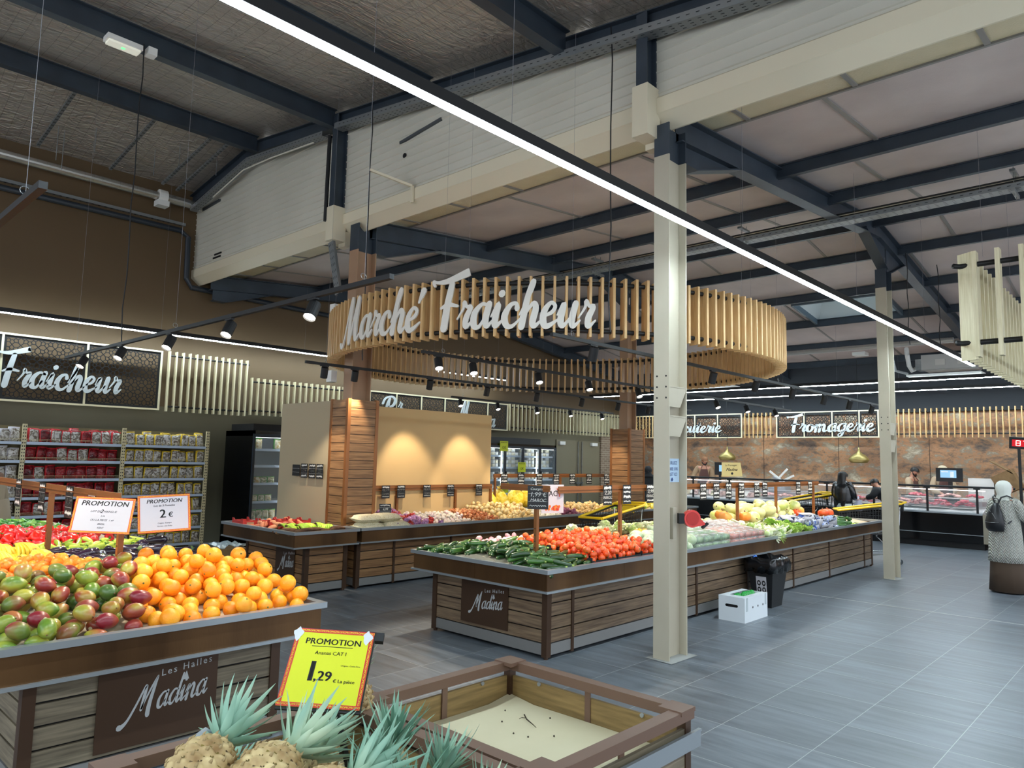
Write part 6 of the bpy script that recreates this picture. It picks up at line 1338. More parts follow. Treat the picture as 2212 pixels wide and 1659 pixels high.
fridge('black fridge with glass doors, near the left end of the beige board', 6.42, 8.6, 12.40, 13.45, 2.14, 3, (6.5, 8.5, 12.55, 13.4, 2.14, 2.27))
fridge('black fridge with glass doors and white cheese tubs, left of the double doors', 10.2, 15.75, 13.0, 13.85, 2.12, 8, (10.4, 15.2, 13.1, 13.8, 2.12, 2.28))
def P_tub(nm, m, w=.11, h=.09): b = MB(); b.box(-w/2, w/2, -w/2, w/2, 0, h); l = MB(); l.box(-w/2-.004, w/2+.004, -w/2-.004, w/2+.004, h, h+.01); return proto(nm, [(b, m), ('lid', l, PAPER)])
TU = [P_tub('cheese_tub', mat('cream tub', '#e6dfc2', .4)), P_tub('cheese_tub', mat('white tub', '#e6e8e4', .4))]
for li, (z, lay) in enumerate(((1.8, 2), (1.5, 3), (1.18, 2), (.85, 2))):
    for k in range(26):
        x = 12.35+k*.128
        if any(abs(x-(10.2+.694*q)) < .07 for q in range(9)): continue
        for l in range(lay-(k % 3 == 0)):
            q = TU[(k+l) % 2]; c = copy_tree(q[0], None, q[1]); c.location = (x, 13.17+.01*(k % 2), z+.001+l*.101); tag(c, 'cream or white cheese tub stacked on the %s shelf of the farther fridge' % ['top', 'second', 'third', 'fourth'][li], 'tub', 'cheese tubs on the %s fridge shelf' % ['top', 'second', 'third', 'fourth'][li])
PCH = P_snack(varied('potato snack pouch', ['#b89a50', '#dfd6b8', '#8a8f60'], .2, 16, bump=(20, .8, (1,1,1)), rnd=.6), mat('green label', '#4f9a3a', .5), 'food_pouch')
k = 0
for z, xs in ((1.8, (6.62, 7.0, 7.24)), (1.18, (6.62, 6.75, 6.9, 7.2)), (.85, (6.58, 6.72, 6.86, 7.2)), (.5, (6.56, 6.69, 6.82, 6.95, 7.2, 7.32))):
    for j, x in enumerate(xs): c = copy_tree(PCH[0], None, PCH[1]); c.location = (x, 12.56, z+.002); c.scale = (1, 1, 1 if z in (1.8, .5) else .6); tag(c, 'clear food pouch on the %s shelf of the left fridge' % {1.8: 'top', 1.18: 'middle', .85: 'fourth', .5: 'lowest'}[z], 'food pouch', 'food pouches in the left fridge')
for x, z, t in ((13.45, 1.92, '12€'), (14.15, 1.38, '12€'), (13.5, .85, '12€')): poster((x, 12.955, z), (1, 0, 0), (0, 0, 1), .30, .26, SIGNY, 0, None, [('PROMOTION', .5, .85, .04, .0005, 0), (t, .5, .35, .09, .001, 0)], 'price_poster', 'fluorescent yellow promotion sheet %s the farther fridge' % {1.92: 'at the top left of', 1.38: 'at the middle of', .85: 'low on'}[z], group='yellow sheets on the farther fridge')
r = thing('fire_box', 'small red and white box with a black hose left of the double doors', 'fire equipment', (16.4, 13.86, 1.27)); b = MB(); b.box(16.3, 16.47, 13.8, 13.9, 1.18, 1.38); b.build('red_case', mat('fire red', '#b01c20', .4), r); b = MB(); b.box(16.47, 16.58, 13.8, 13.9, 1.18, 1.38); b.build('white_case', WHITE, r); b = MB(); b.tube([(16.45,13.85,1.38), (16.46,13.84,1.55), (16.38,13.84,1.68), (16.34,13.84,1.72)], .012, 6); b.build('hose', BLACK, r)
# ------------------------------------------------------------------ service counter
r = thing('service_counter', 'long black service counter with curved glass below the oxidised wall', 'counter', (19.0, 7.4, 0)); Y0, Y1 = 3.33, 12.6
b = MB(); b.box(18.42, 19.3, Y0, Y1, .14, .74); b.build('front_panel', BLACKG, r)
b = MB(); b.box(18.5, 19.2, Y0, Y1, 0, .14); b.build('kick', BLACK, r)
b = MB(); b.box(18.40, 18.415, Y0, Y1, .30, .315); b.build('bumper', ALU, r)
b = MB(); b.box(18.38, 18.46, Y0, Y1, .74, .775); b.build('front_ledge', ALU, r)
b = MB(); b.prism([(18.46,.80),(18.46,.74),(19.3,.74),(19.3,.92)], Y0, Y1, 'y'); b.build('display_deck', mat('white display deck', '#d9d7d6', .4), r)
b = MB(); b.box(18.42, 18.428, Y0, Y1, .78, 1.31); b.build('glass', mat('counter glass', '#cfd8da', .04, alpha=.10, spec=.8), r)
b = MB(); b.cyl((18.42, Y0-.6, 1.335), (18.42, Y1, 1.335), .024, n=10); b.build('top_rail', BLACK, r)
for y in (12.2, 11.2, 10.21, 9.13, 7.84, 6.57, 5.5, 4.38, 3.42): b = MB(); b.box(18.395, 18.43, y-.02, y+.02, .77, 1.31); b.box(18.38, 18.44, y-.06, y+.06, 1.29, 1.33); b.build('glass_post', BLACK, r)
b = MB(); b.box(18.75, 19.15, Y0, Y1, 1.055, 1.065); b.build('glass_shelf', mat('shelf glass', '#dfe0e4', .1, alpha=.5), r)
b = MB(); b.box(19.15, 19.7, Y0, Y1, .14, .97); b.box(19.15, 19.75, Y0, Y1, .97, 1.0); b.build('worktop', mat('pale worktop', '#c6b9b8', .4), r)
b = MB(); b.box(18.72, 18.78, Y0, Y1, 1.245, 1.26); b.build('light_strip', emitter('rose counter light', (1.0,.86,.86), 5), r)
b = MB(); b.box(18.40, 18.44, 2.9, Y0, .14, .76); b.box(18.44, 19.4, 2.9, 2.94, 0, .76); b.build('end_panel', mat('light oak end panel', '#8e8674', .5), r)
r = thing('service_counter', 'light oak-topped counter section behind the white-veiled customer', 'counter', (19.0, 1, 0)); b = MB(); b.box(18.42, 19.3, -1, 2.85, 0, .74); b.build('front_panel', BLACKG, r); b = MB(); b.box(18.4, 19.7, -1, 2.85, .9, .95); b.box(18.9, 19.6, -1, 2.85, .74, .9); b.build('worktop', WOOD_W, r); b = MB(); b.cyl((18.42, -1, 1.335), (18.42, 2.6, 1.335), .024, n=10); b.build('top_rail', BLACK, r); b = MB(); b.box(18.42, 18.428, -1, 2.6, .76, 1.31); b.build('glass', mat('counter glass', '#cfd8da', .04), r)
MEAT = varied('fresh red meat', ['#b03040', '#d85868', '#e89aa0'], .3, 12, bump=(24, .8, (1,1,1)), rnd=.4); PALEM = varied('pale poultry meat', ['#d79a92', '#e8bcb2', '#c87a78'], .3, 10, bump=(18, .7, (1,1,1)), rnd=.5)
def deck(x): return .80+(x-18.46)*.143
def meat_tray(x, y, w, d, h, m, label, z=None, n=26):
    z = deck(x-w/2)+.045 if z is None else z
    r = thing('meat_tray', label, 'food tray', (x, y, z), 'meat trays behind the counter glass'); b = MB(); b.box(-w/2, w/2, -d/2, d/2, 0, .012); b.build('tray', WHITE, r, world=False); b = MB(); rg = random.Random(int(y*100))
    for k in range(n):
        u, v = rg.uniform(-1, 1), rg.uniform(-1, 1); hh = h*(1-u*u*.7)*(1-v*v*.7); b.ball((u*w*.40, v*d*.42, .03+hh*1.1), .06, 7, Rz(rg.uniform(0, 3)), (1.3, .6, .45))
    b.build('meat', m, r, world=False, smooth=True); return r
for y, w, m, lb in ((6.05,.8,MEAT,'big heap of pink minced meat beside the customer in black'), (5.0,.5,PALEM,'tray of pale meat behind the bending customer'), (4.62,.4,PALEM,'tray of pale pink cuts left of the scale'), (4.2,.4,MEAT,'tray of pink cuts under the scale'), (3.72,.4,MEAT,'bright red meat heap at the right end of the black counter')):
    meat_tray(18.75, y, .36, w, .12, m, lb, n=int(50*w))
for i, y in enumerate((5.35, 4.75, 4.05, 3.6)): meat_tray(18.95, y, .25, .4, .05, MEAT if i % 2 else PALEM, '%s small meat tray on the upper glass shelf' % ['first', 'second', 'third', 'fourth'][i], 1.066, 12)
for i, y in enumerate((8.2, 7.75, 7.3, 6.85)): meat_tray(18.78, y, .3, .38, .07, PALEM, '%s tray of pale meat from the left, right half of the counter' % ['first', 'second', 'third', 'fourth'][i], n=16)
CHE = [mat('pink cheese block', '#d9b6ae', .4), mat('cream cheese block', '#e0d6b4', .4), mat('white cheese block', '#e3e0d8', .4)]
for i in range(26):
    y = 11.9-i*.135; r_ = MB(); w = .09+.02*(i % 3); r_.prism([(-.12,0),(.12,0),(.12,.11),(-.02,.13)], -w/2, w/2, 'y'); o = r_.build('cheese_block', CHE[i % 3]); x = 18.68+.14*(i % 2); o.location = (x, y, deck(x-.12)+.036); o.rotation_euler = (0, 0, RNG.uniform(-.3, .3)); tag(o, 'pale cheese block lying behind the glass in the left half of the counter', 'cheese', 'cheese blocks in the counter')
r = thing('touch_scale', 'black counter scale with a lit blue screen before the staff member in the beige cap', 'scale', (19.0, 4.03, 1.0)); b = MB(); b.box(18.85, 19.15, 3.9, 4.2, 1.0, 1.08); b.box(18.98, 19.04, 4.0, 4.08, 1.08, 1.45); b.build('base', BLACK, r); b = MB(); b.box(18.93, 18.98, 3.78, 4.31, 1.43, 1.74); b.build('screen_housing', BLACK, r)
b = MB(); b.box(18.925, 18.93, 3.90, 4.22, 1.52, 1.69); b.build('screen', emitter('blue lit screen', (.30,.55,.85), 1.0), r); b = MB(); b.box(18.92, 18.925, 3.95, 4.02, 1.53, 1.66); b.box(18.92, 18.925, 4.06, 4.2, 1.64, 1.67); b.build('screen_print', mat('screen white', '#e8f0f4', .4), r)
r = thing('carton_stack', 'white and brown open carton on the worktop right of the scale', 'box', (19.5, 3.3, 1.0)); b = MB(); b.box(19.3, 19.75, 3.25, 3.75, 1.0, 1.52); b.build('white_side', WHITE, r); b = MB(); b.obox((19.5, 3.02, 1.45), (.45, .42, .45), Rx(-.5)); b.obox((19.5, 3.1, 1.78), (.45, .5, .02), Rx(.55)); b.build('brown_flap', mat('worn cardboard', '#9a7a50', .7, noise=('#6f5434', 4, (1,1,1), .2)), r)
r = thing('display_board', 'small yellow board with black lettering standing on the counter', 'sign', (19.3, 9.45, 1.3)); M3 = plane_M((19.25, 9.78, 1.36), (0,-1,.04), (.1,.04,1)); b = MB(); b._a([M3 @ Vector(p) for p in ((0,0,0),(.62,0,0),(.56,.38,0),(.0,.40,0),(0,0,-.02),(.62,0,-.02),(.56,.38,-.02),(0,.40,-.02))], [(0,1,2,3),(7,6,5,4),(0,4,5,1),(1,5,6,2),(2,6,7,3),(3,7,4,0)]); b.build('board', mat('yellow board', '#d6be7c', .5), r)
b = MB(); text_mesh(b, 'Le Fromager', M3 @ Matrix.Translation((.28,.31,.002)), .07, .0003, shear=.3); text_mesh(b, 'Madina', M3 @ Matrix.Translation((.3,.19,.002)), .12, .0003, shear=.4, bold=.002); b.cyl(M3 @ Vector((.32,.08,.001)), M3 @ Vector((.32,.08,.003)), .035, n=10); b.build('lettering', INK, r)
r = thing('counter_screen', 'black screen seen edge-on beside the yellow board', 'screen', (19.35, 10.0, 1.3)); b = MB(); b.box(19.3, 19.35, 9.72, 10.02, 1.40, 1.76); b.box(19.31, 19.36, 9.85, 9.9, 1.0, 1.4); b.build('housing', BLACK, r); b = MB(); b.box(19.295, 19.30, 9.76, 9.88, 1.5, 1.68); b.build('screen', emitter('blue lit screen', (.30,.55,.85), 1.0), r)
r = thing('slicer', 'white slicing machine with raised arms on the worktop', 'slicer', (19.4, 8.15, 1.0)); b = MB(); b.box(19.2, 19.6, 7.95, 8.4, 1.0, 1.2); b.obox((19.4, 8.15, 1.32), (.3, .34, .04), Rx(.5)); b.build('body', mat('slicer steel', '#b7b9be', .25, .6), r)
for q in (((19.4,8.35,1.2),(19.4,7.95,1.62)), ((19.35,7.95,1.2),(19.35,8.42,1.55)), ((19.45,8.1,1.3),(19.45,7.8,1.45))): b = MB(); b.bar(*q, .03, .05); b.build('arm', WHITE, r)
r = thing('queue_display', 'black pole with a red digital number display reading 87', 'number display', (18.0, 2.57, 0)); b = MB(); b.box(17.98, 18.03, 2.545, 2.595, .0, 2.2); b.box(17.85, 18.15, 2.42, 2.72, 0, .02); b.build('pole', BLACK, r); b = MB(); b.obox((18.0, 2.53, 2.28), (.06, .40, .24), Ry(-.15) @ Rx(.08)); b.build('housing', BLACK, r)
M3 = Matrix.Translation((18.0, 2.53, 2.28)) @ (Ry(-.15) @ Rx(.08)).to_4x4(); b = MB(); b._a([M3 @ Vector(p) for p in ((-.032,-.17,-.07),(-.032,.15,-.07),(-.032,.15,.07),(-.032,-.17,.07))], [(0,1,2,3)]); b.build('red_window', mat('red window', '#b0101c', .3, emit=('#b0101c', .6)), r)
b = MB(); SEG = {'8': 'abcdefg', '7': 'abc'}
for d, yc in (('8', .045), ('7', -.075)):
    w2, h2 = .035, .05; S = {'a': ((w2,h2),(-w2,h2)), 'b': ((-w2,h2),(-w2,0)), 'c': ((-w2,0),(-w2,-h2)), 'd': ((-w2,-h2),(w2,-h2)), 'e': ((w2,-h2),(w2,0)), 'f': ((w2,0),(w2,h2)), 'g': ((w2,0),(-w2,0))}
    for s in SEG[d]: (a, c), (e, f) = S[s]; b.bar(M3 @ Vector((-.035, yc+a, c)), M3 @ Vector((-.035, yc+e, f)), .012, .012)
b.build('digits', emitter('lit digits', (1, .45, .4), 3), r)
GOLD = mat('brushed gold', '#a3935a', .35, .7)
for y, lb in ((9.93, 'gold onion-shaped pendant lamp over the delicatessen staff member'), (6.28, 'gold onion-shaped pendant lamp left of the far column')):
    r = thing('pendant_lamp', lb, 'lamp', (19.9, y, 1.85), 'gold pendant lamps'); b = MB(); b.lathe([(.015,.40),(.02,.32),(.06,.26),(.17,.19),(.24,.11),(.245,.07),(.21,.02),(.19,.0)], (19.9, y, 1.82), 24); b.build('shade', GOLD, r, smooth=True); b = MB(); b.cyl((19.9, y, 2.2), (19.9, y, 4.5), .006, n=5); b.build('cord', BLACK, r); b = MB(); b.cyl((19.9, y, 1.83), (19.9, y, 1.86), .16, n=20); b.build('inner_disc', WHITE, r)
# ------------------------------------------------------------------ people
def skin(nodes, edges, sub=2):
    """nodes: {name: ((x,y,z), radius or (rx,ry))}; first node is the root"""
    ks = list(nodes); me = bpy.data.meshes.new('k'); me.from_pydata([nodes[k][0] for k in ks], [(ks.index(a), ks.index(b)) for a, b in edges], [])
    ob = bpy.data.objects.new('k', me); COL.objects.link(ob); md = ob.modifiers.new('s', 'SKIN'); md.branch_smoothing = .6; md.use_smooth_shade = True
    if not me.skin_vertices: 
        bm = bmesh.new(); bm.from_mesh(me); bm.verts.layers.skin.verify(); bm.to_mesh(me); bm.free()
    for i, k in enumerate(ks):
        r = nodes[k][1]; sv = me.skin_vertices[0].data[i]; sv.radius = r if isinstance(r, tuple) else (r, r); sv.use_root = (i == 0)
    m2 = ob.modifiers.new('u', 'SUBSURF'); m2.levels = m2.render_levels = sub
    dg = bpy.context.evaluated_depsgraph_get(); dg.update(); out = bpy.data.meshes.new_from_object(ob.evaluated_get(dg))
    bpy.data.objects.remove(ob); bpy.data.meshes.remove(me)
    b = MB(); b.v = [tuple(v.co) for v in out.vertices]; b.f = [tuple(p.vertices) for p in out.polygons]; b.m = [0]*len(b.f); bpy.data.meshes.remove(out); return b
SKIN = mat('skin', '#c98f74', .5); HAIR = mat('dark hair', '#16110f', .45); EYE = mat('dark eye', '#120c0a', .3); LIP = mat('lips', '#9a5348', .5)
def chainr(D, nm, pts, rad):
    E = []; prev = nm[0]
    for i, (p, r) in enumerate(zip(pts, rad)): k = '%s%d' % (nm[1], i); D[k] = (p, r); E.append((prev, k)); prev = k
    return E
def hand(D, E, wrist, wname, d, side, tag_):
    """palm, four unequal fingers and a side thumb along direction d, slightly curled"""
    d = Vector(d).normalized(); dn = Vector((0,0,-1)) if abs(d.z) < .8 else Vector((0,1,0)); sd = d.cross(dn).normalized()*side; dn = sd.cross(d)*side; w = Vector(wrist)
    pm = w+d*.05; D[tag_+'p'] = (tuple(pm), (.026,.018)); E.append((wname, tag_+'p')); pk = w+d*.085; D[tag_+'k'] = (tuple(pk), (.026,.015)); E.append((tag_+'p', tag_+'k'))
    for i, (o, L) in enumerate(((-.027,.055),(-.009,.068),(.009,.072),(.027,.064))):
        a = pk+sd*o; b_ = a+d*L*.55+dn*.006; c = b_+d*L*.42+dn*.018
        for j, (q, r) in enumerate(((a+d*.012, .0085), (b_, .008), (c, .0065))): D['%sf%d%d' % (tag_, i, j)] = (tuple(q), r)
        E += [(tag_+'k', '%sf%d0' % (tag_, i)), ('%sf%d0' % (tag_, i), '%sf%d1' % (tag_, i)), ('%sf%d1' % (tag_, i), '%sf%d2' % (tag_, i))]
    a = w+d*.03+sd*.026; D[tag_+'t0'] = (tuple(a), .011); D[tag_+'t1'] = (tuple(a+sd*.022+d*.028), .010); D[tag_+'t2'] = (tuple(a+sd*.028+d*.055), .008); E += [(tag_+'p', tag_+'t0'), (tag_+'t0', tag_+'t1'), (tag_+'t1', tag_+'t2')]
def rigf(h, lean=0., arms=None, turn=0.):
    """joints of a standing figure: x right, y forward, z up"""
    s = h/1.75; J = {}
    def up(z, x=0, y=0): t = max(0, z-.95*s); return (x, y+t*math.sin(lean), .95*s*(z >= .95*s)+min(z, .95*s)*(z < .95*s)+t*math.cos(lean))
    J['pelvis'] = up(.96*s); J['waist'] = up(1.10*s); J['chest'] = up(1.30*s); J['neck0'] = up(1.44*s); J['neck1'] = up(1.52*s, 0, .01)
    J['hip'] = lambda sg: (sg*.09*s, 0, .92*s); J['knee'] = lambda sg: (sg*.10*s, .01, .50*s); J['ank'] = lambda sg: (sg*.10*s, -.02, .08*s)
    J['sh'] = lambda sg: up(1.42*s, sg*.185*s); J['up'] = up; J['s'] = s; return J
def figure(name, label, loc, rz, h, arms, look=(0, 0), lean=0., tone=SKIN, base=0., female=False):
    """arms: {1: (elbow, wrist, hand dir), -1: ...} in local metres"""
    r = thing(name, label, 'person', (loc[0], loc[1], loc[2]), None, rz); J = rigf(h, lean); s = J['s']; up = J['up']
    D = {}; E = []
    D['pel'] = (J['pelvis'], (.150*s, .105*s)); D['wa'] = (J['waist'], (.125*s, .095*s)); D['ch'] = (J['chest'], (.150*s, .11*s)); D['n0'] = (J['neck0'], (.085*s, .065*s)); D['n1'] = (J['neck1'], .052*s)
    E += [('pel','wa'), ('wa','ch'), ('ch','n0'), ('n0','n1')]
    ly, lt = look; n1 = Vector(J['neck1']); Rh = Rz(ly) @ Rx(lt)
    hc = n1+Rh @ Vector((0, .015, .085))*s; ht = n1+Rh @ Vector((0, .005, .17))*s; ch_ = n1+Rh @ Vector((0, .055, .035))*s
    D['hc'] = (tuple(hc), (.074*s, .088*s)); D['ht'] = (tuple(ht), (.06*s, .066*s)); D['cn'] = (tuple(ch_), .036*s); E += [('n1','hc'), ('hc','ht'), ('hc','cn')]
    D['no'] = (tuple(n1+Rh @ Vector((0, .108, .078))*s), .012*s); E.append(('hc','no'))
    for sg in (1, -1):
        k = 'L' if sg < 0 else 'R'
        D['hp'+k] = (J['hip'](sg), .098*s); D['kn'+k] = (J['knee'](sg), .062*s); D['an'+k] = (J['ank'](sg), .042*s); D['to'+k] = ((sg*.11*s, .13*s, .04), (.042*s, .03*s)); E += [('pel','hp'+k), ('hp'+k,'kn'+k), ('kn'+k,'an'+k), ('an'+k,'to'+k)]
        D['sh'+k] = (J['sh'](sg), .062*s); D['el'+k] = (arms[sg][0], .044*s); D['wr'+k] = (arms[sg][1], .028*s); E += [('ch','sh'+k), ('sh'+k,'el'+k), ('el'+k,'wr'+k)]
        hand(D, E, arms[sg][1], 'wr'+k, arms[sg][2], -sg, 'h'+k)
        D['ear'+k] = (tuple(n1+Rh @ Vector((sg*.088, .0, .08))*s), .014*s); E.append(('hc','ear'+k))
    skin(D, E).build('body', tone, r, world=False, smooth=True)
    H3 = lambda x, y, z: tuple(n1+Rh @ Vector((x, y, z))*s)
    for sg in (1, -1): b = MB(); b.ball(H3(sg*.032, .095, .098), .010, 8); b.build('eye', EYE, r, world=False)
    b = MB(); b.tube([H3(-.024, .096, .043), H3(0, .104, .041), H3(.024, .096, .043)], [.003,.006,.003], 6); b.build('mouth', LIP, r, world=False)
    for sg in (1, -1): b = MB(); b.tube([H3(sg*.048, .09, .115), H3(sg*.03, .1, .12), H3(sg*.012, .1, .116)], .005, 5); b.build('eyebrow', HAIR, r, world=False)
    return r, D, E, H3, Rh, n1, s
def sleeve_top(D, s, pad, m, r, name='shirt', long=True, hem=.86, cuffs=.93):
    """garment following torso and arms"""
    N = {'pel': ((D['pel'][0][0], D['pel'][0][1], hem*s), (.165*s+pad, .125*s+pad)), 'wa': (D['wa'][0], (.14*s+pad, .108*s+pad)), 'ch': (D['ch'][0], (.160*s+pad, .122*s+pad)), 'n0': (D['n0'][0], (.088*s+pad*.6, .07*s+pad*.6))}
    E = [('pel','wa'), ('wa','ch'), ('ch','n0')]
    for k in ('L', 'R'):
        e = Vector(D['el'+k][0]); w_ = Vector(D['wr'+k][0]); N['sh'+k] = (D['sh'+k][0], .070*s+pad); N['el'+k] = (D['el'+k][0], .053*s+pad*.8); E += [('ch','sh'+k), ('sh'+k,'el'+k)]
        if long: N['wr'+k] = (tuple(e.lerp(w_, cuffs)), .036*s+pad*.6); E.append(('el'+k,'wr'+k))
    return skin(N, E).build(name, m, r, world=False, smooth=True)
def loft(rings, n=28, fold=0., seed=1):
    """rings: (cx, cy, z, rx, ry)"""
    b = MB(); V = []; rg = random.Random(seed); ph = [rg.uniform(0, 6) for _ in range(3)]
    for k, (cx, cy, z, rx, ry) in enumerate(rings):
        f = fold*(k/(len(rings)-1))
        for i in range(n):
            a = 2*PI*i/n; q = 1+f*(math.sin(7*a+ph[0])+.6*math.sin(11*a+ph[1])); V.append((cx+rx*q*math.cos(a), cy+ry*q*math.sin(a), z))
    m = len(rings); b._a(V, [(j*n+i, (j+1)*n+i, (j+1)*n+(i+1) % n, j*n+(i+1) % n) for j in range(m-1) for i in range(n)]+[tuple(range(n)), tuple(range(m*n-1, (m-1)*n-1, -1))]); return b
def cap_hair(H3, Rh, n1, s, m, r, name='hair', back=.03, low=.03, rad=.1, fr=.02):
    b = MB(); V = []; F = []; nu, nv = 20, 9
    for j in range(nv):
        t = (j/(nv-1))*PI*.60
        for i in range(nu):
            a = 2*PI*i/nu; q = t*(1 if math.sin(a) < .2 else .72); V.append(tuple(n1+Rh @ Vector((.092*math.sin(q)*math.cos(a), .005+.106*math.sin(q)*math.sin(a), .098+.098*math.cos(q)))*s))
    b._a(V, [(j*nu+i, j*nu+(i+1) % nu, (j+1)*nu+(i+1) % nu, (j+1)*nu+i) for j in range(nv-1) for i in range(nu)]); return b.build(name, m, r, world=False, smooth=True)
# customer in white, seen from behind
KNIT = bpy.data.materials.new('cream cable knit'); KNIT.use_nodes = True; _N = KNIT.node_tree.nodes; _L = KNIT.node_tree.links; _b = _N['Principled BSDF']
_tc = _N.new('ShaderNodeTexCoord'); _sx = _N.new('ShaderNodeSeparateXYZ'); _L.new(_tc.outputs['Object'], _sx.inputs[0])
_at = _N.new('ShaderNodeMath'); _at.operation = 'ADD'; _L.new(_sx.outputs[0], _at.inputs[0]); _L.new(_sx.outputs[1], _at.inputs[1])
_pp = _N.new('ShaderNodeMath'); _pp.operation = 'PINGPONG'; _pp.inputs[1].default_value = .035; _L.new(_at.outputs[0], _pp.inputs[0])
_ad = _N.new('ShaderNodeMath'); _ad.operation = 'MULTIPLY_ADD'; _ad.inputs[1].default_value = 1.3; _L.new(_pp.outputs[0], _ad.inputs[0]); _L.new(_sx.outputs[2], _ad.inputs[2])
_sn = _N.new('ShaderNodeMath'); _sn.operation = 'MULTIPLY'; _sn.inputs[1].default_value = 150; _L.new(_ad.outputs[0], _sn.inputs[0]); _s2 = _N.new('ShaderNodeMath'); _s2.operation = 'SINE'; _L.new(_sn.outputs[0], _s2.inputs[0])
_mr = _N.new('ShaderNodeMapRange'); _mr.inputs['From Min'].default_value = -1; _L.new(_s2.outputs[0], _mr.inputs['Value']); _mx = _N.new('ShaderNodeMix'); _mx.data_type = 'RGBA'; _mx.inputs['A'].default_value = srgb('#b9b9ae'); _mx.inputs['B'].default_value = srgb('#dcdcd2'); _L.new(_mr.outputs[0], _mx.inputs['Factor']); _L.new(_mx.outputs['Result'], _b.inputs['Base Color']); _b.inputs['Roughness'].default_value = .9
_bp = _N.new('ShaderNodeBump'); _bp.inputs['Distance'].default_value = .01; _L.new(_s2.outputs[0], _bp.inputs['Height']); _L.new(_bp.outputs[0], _b.inputs['Normal'])
def arms_down(s, f=.05): return {sg: ((sg*.24*s, -.02, 1.13*s), (sg*.25*s, f, .90*s), (sg*.05, .2, -1)) for sg in (1, -1)}
h = 1.60; s_ = h/1.75
r, D, E, H3, Rh, n1, s = figure('person', 'person in a long cream knitted cardigan, white headscarf and black backpack', (12.55, 2.0, 0), -2.0, h, {1: ((.27*s_, .04, 1.16*s_), (.30*s_, .26, 1.02*s_), (0,1,-.1)), -1: ((-.25*s_, .02, 1.14*s_), (-.23*s_, .24, 1.0*s_), (0,1,-.1))}, (-.5, -.15))
sleeve_top(D, s, .018, KNIT, r, 'cardigan_top', hem=.98)
loft([(0,0,1.405*s_,.06,.06),(0,0,1.385*s_,.11,.085),(0,0,1.35*s_,.165,.11),(0,0,1.30,.18,.125),(0,0,1.26,.182,.13),(0,0,1.12,.182,.145),(0,0,.95,.20,.165),(0,0,.75,.215,.18),(0,0,.55,.225,.185),(0,0,.43,.235,.19)], 36, .012).build('cardigan', KNIT, r, world=False, smooth=True)
loft([(0,0,.95,.16,.13),(0,0,.60,.20,.165),(0,0,.30,.215,.18),(0,0,.02,.23,.20)], 36, .02).build('skirt', mat('brown skirt', '#4a3a2c', .8), r, world=False, smooth=True)
VEIL = mat('white headscarf', '#d7dbd2', .75, bump=(6, .5, (1,1,.5)))
q = Vector(n1)
sc = loft([(q.x+x_*s, q.y+y_*s, q.z+z_*s, rx*s, ry*s) for x_, y_, z_, rx, ry in ((0,-.01,.208,.015,.02),(0,-.01,.200,.05,.055),(0,-.01,.175,.082,.092),(0,-.008,.135,.101,.114),(0,-.006,.085,.106,.120),(0,-.006,.035,.098,.110),(0,-.01,-.015,.085,.092),(0,-.01,-.06,.105,.095),(0,-.01,-.10,.150,.112),(0,-.01,-.135,.185,.122),(0,-.01,-.16,.19,.125))], 32, .055).build('headscarf', VEIL, r, world=False, smooth=True)
b = MB(); b.ball(H3(0,.072,.085), .066*s, 14, Rh, (.86,.62,1.05)); b.build('face', SKIN, r, world=False, smooth=True)
BAGM = mat('black nylon', '#14161a', .4)
bp_ = loft([(0,-.20,.86,.10,.05),(0,-.215,.90,.125,.075),(0,-.22,1.0,.13,.085),(0,-.21,1.12,.10,.075),(0,-.19,1.22,.055,.045),(0,-.175,1.26,.02,.02)], 20).build('backpack', BAGM, r, world=False, smooth=True)
for sg in (1, -1): b = MB(); b.tube([(sg*.02,-.17,1.24), (sg*.06,-.15,1.34), (sg*.09,-.07,1.365), (sg*.12,.02,1.33), (sg*.15,.09,1.24), (sg*.17,.04,1.1), (sg*.14,-.14,.98)], .011, 6); b.build('strap', BAGM, bp_, world=False)
b = MB(); b.tube([(-.10,-.285,.99), (0,-.31,.985), (.10,-.285,.99)], .004, 5); b.tube([(-.05,-.26,1.16), (.03,-.29,1.10), (.06,-.285,1.04)], .004, 5); b.build('zip', GALV, bp_, world=False)
b = MB(); b.tube([(-.03,-.17,1.25), (-.035,-.175,1.31), (0,-.17,1.33), (.035,-.175,1.31), (.03,-.17,1.25)], .006, 5); b.build('loop', BAGM, bp_, world=False)
# customer in black puffer jacket
PUF = mat('black padded jacket', '#0f1114', .25, coat=.4); h = 1.64; s_ = h/1.75
r, D, E, H3, Rh, n1, s = figure('person', 'person with long black hair in a shiny black padded jacket at the counter', (17.35, 5.84, 0), -1.8, h, {1: ((.25*s_, .03, 1.14*s_), (.16*s_, .26, 1.05*s_), (-.2,1,-.2)), -1: ((-.25*s_, .03, 1.14*s_), (-.2*s_, .24, 1.0*s_), (.1,1,-.3))}, (-.2, -.25))
sleeve_top(D, s, .035, PUF, r, 'jacket', hem=.93)
loft([(0,0,z*s, (rx+.012*(k % 2))*s, (ry+.012*(k % 2))*s) for k, (z, rx, ry) in enumerate(((1.50,.085,.09),(1.47,.10,.10),(1.44,.14,.11),(1.40,.19,.135),(1.35,.215,.155),(1.31,.21,.16),(1.27,.225,.165),(1.23,.215,.165),(1.19,.228,.17),(1.15,.215,.165),(1.11,.228,.17),(1.07,.215,.165),(1.03,.225,.17),(.99,.212,.165),(.95,.20,.155)))], 28).build('quilted_shell', PUF, r, world=False, smooth=True)
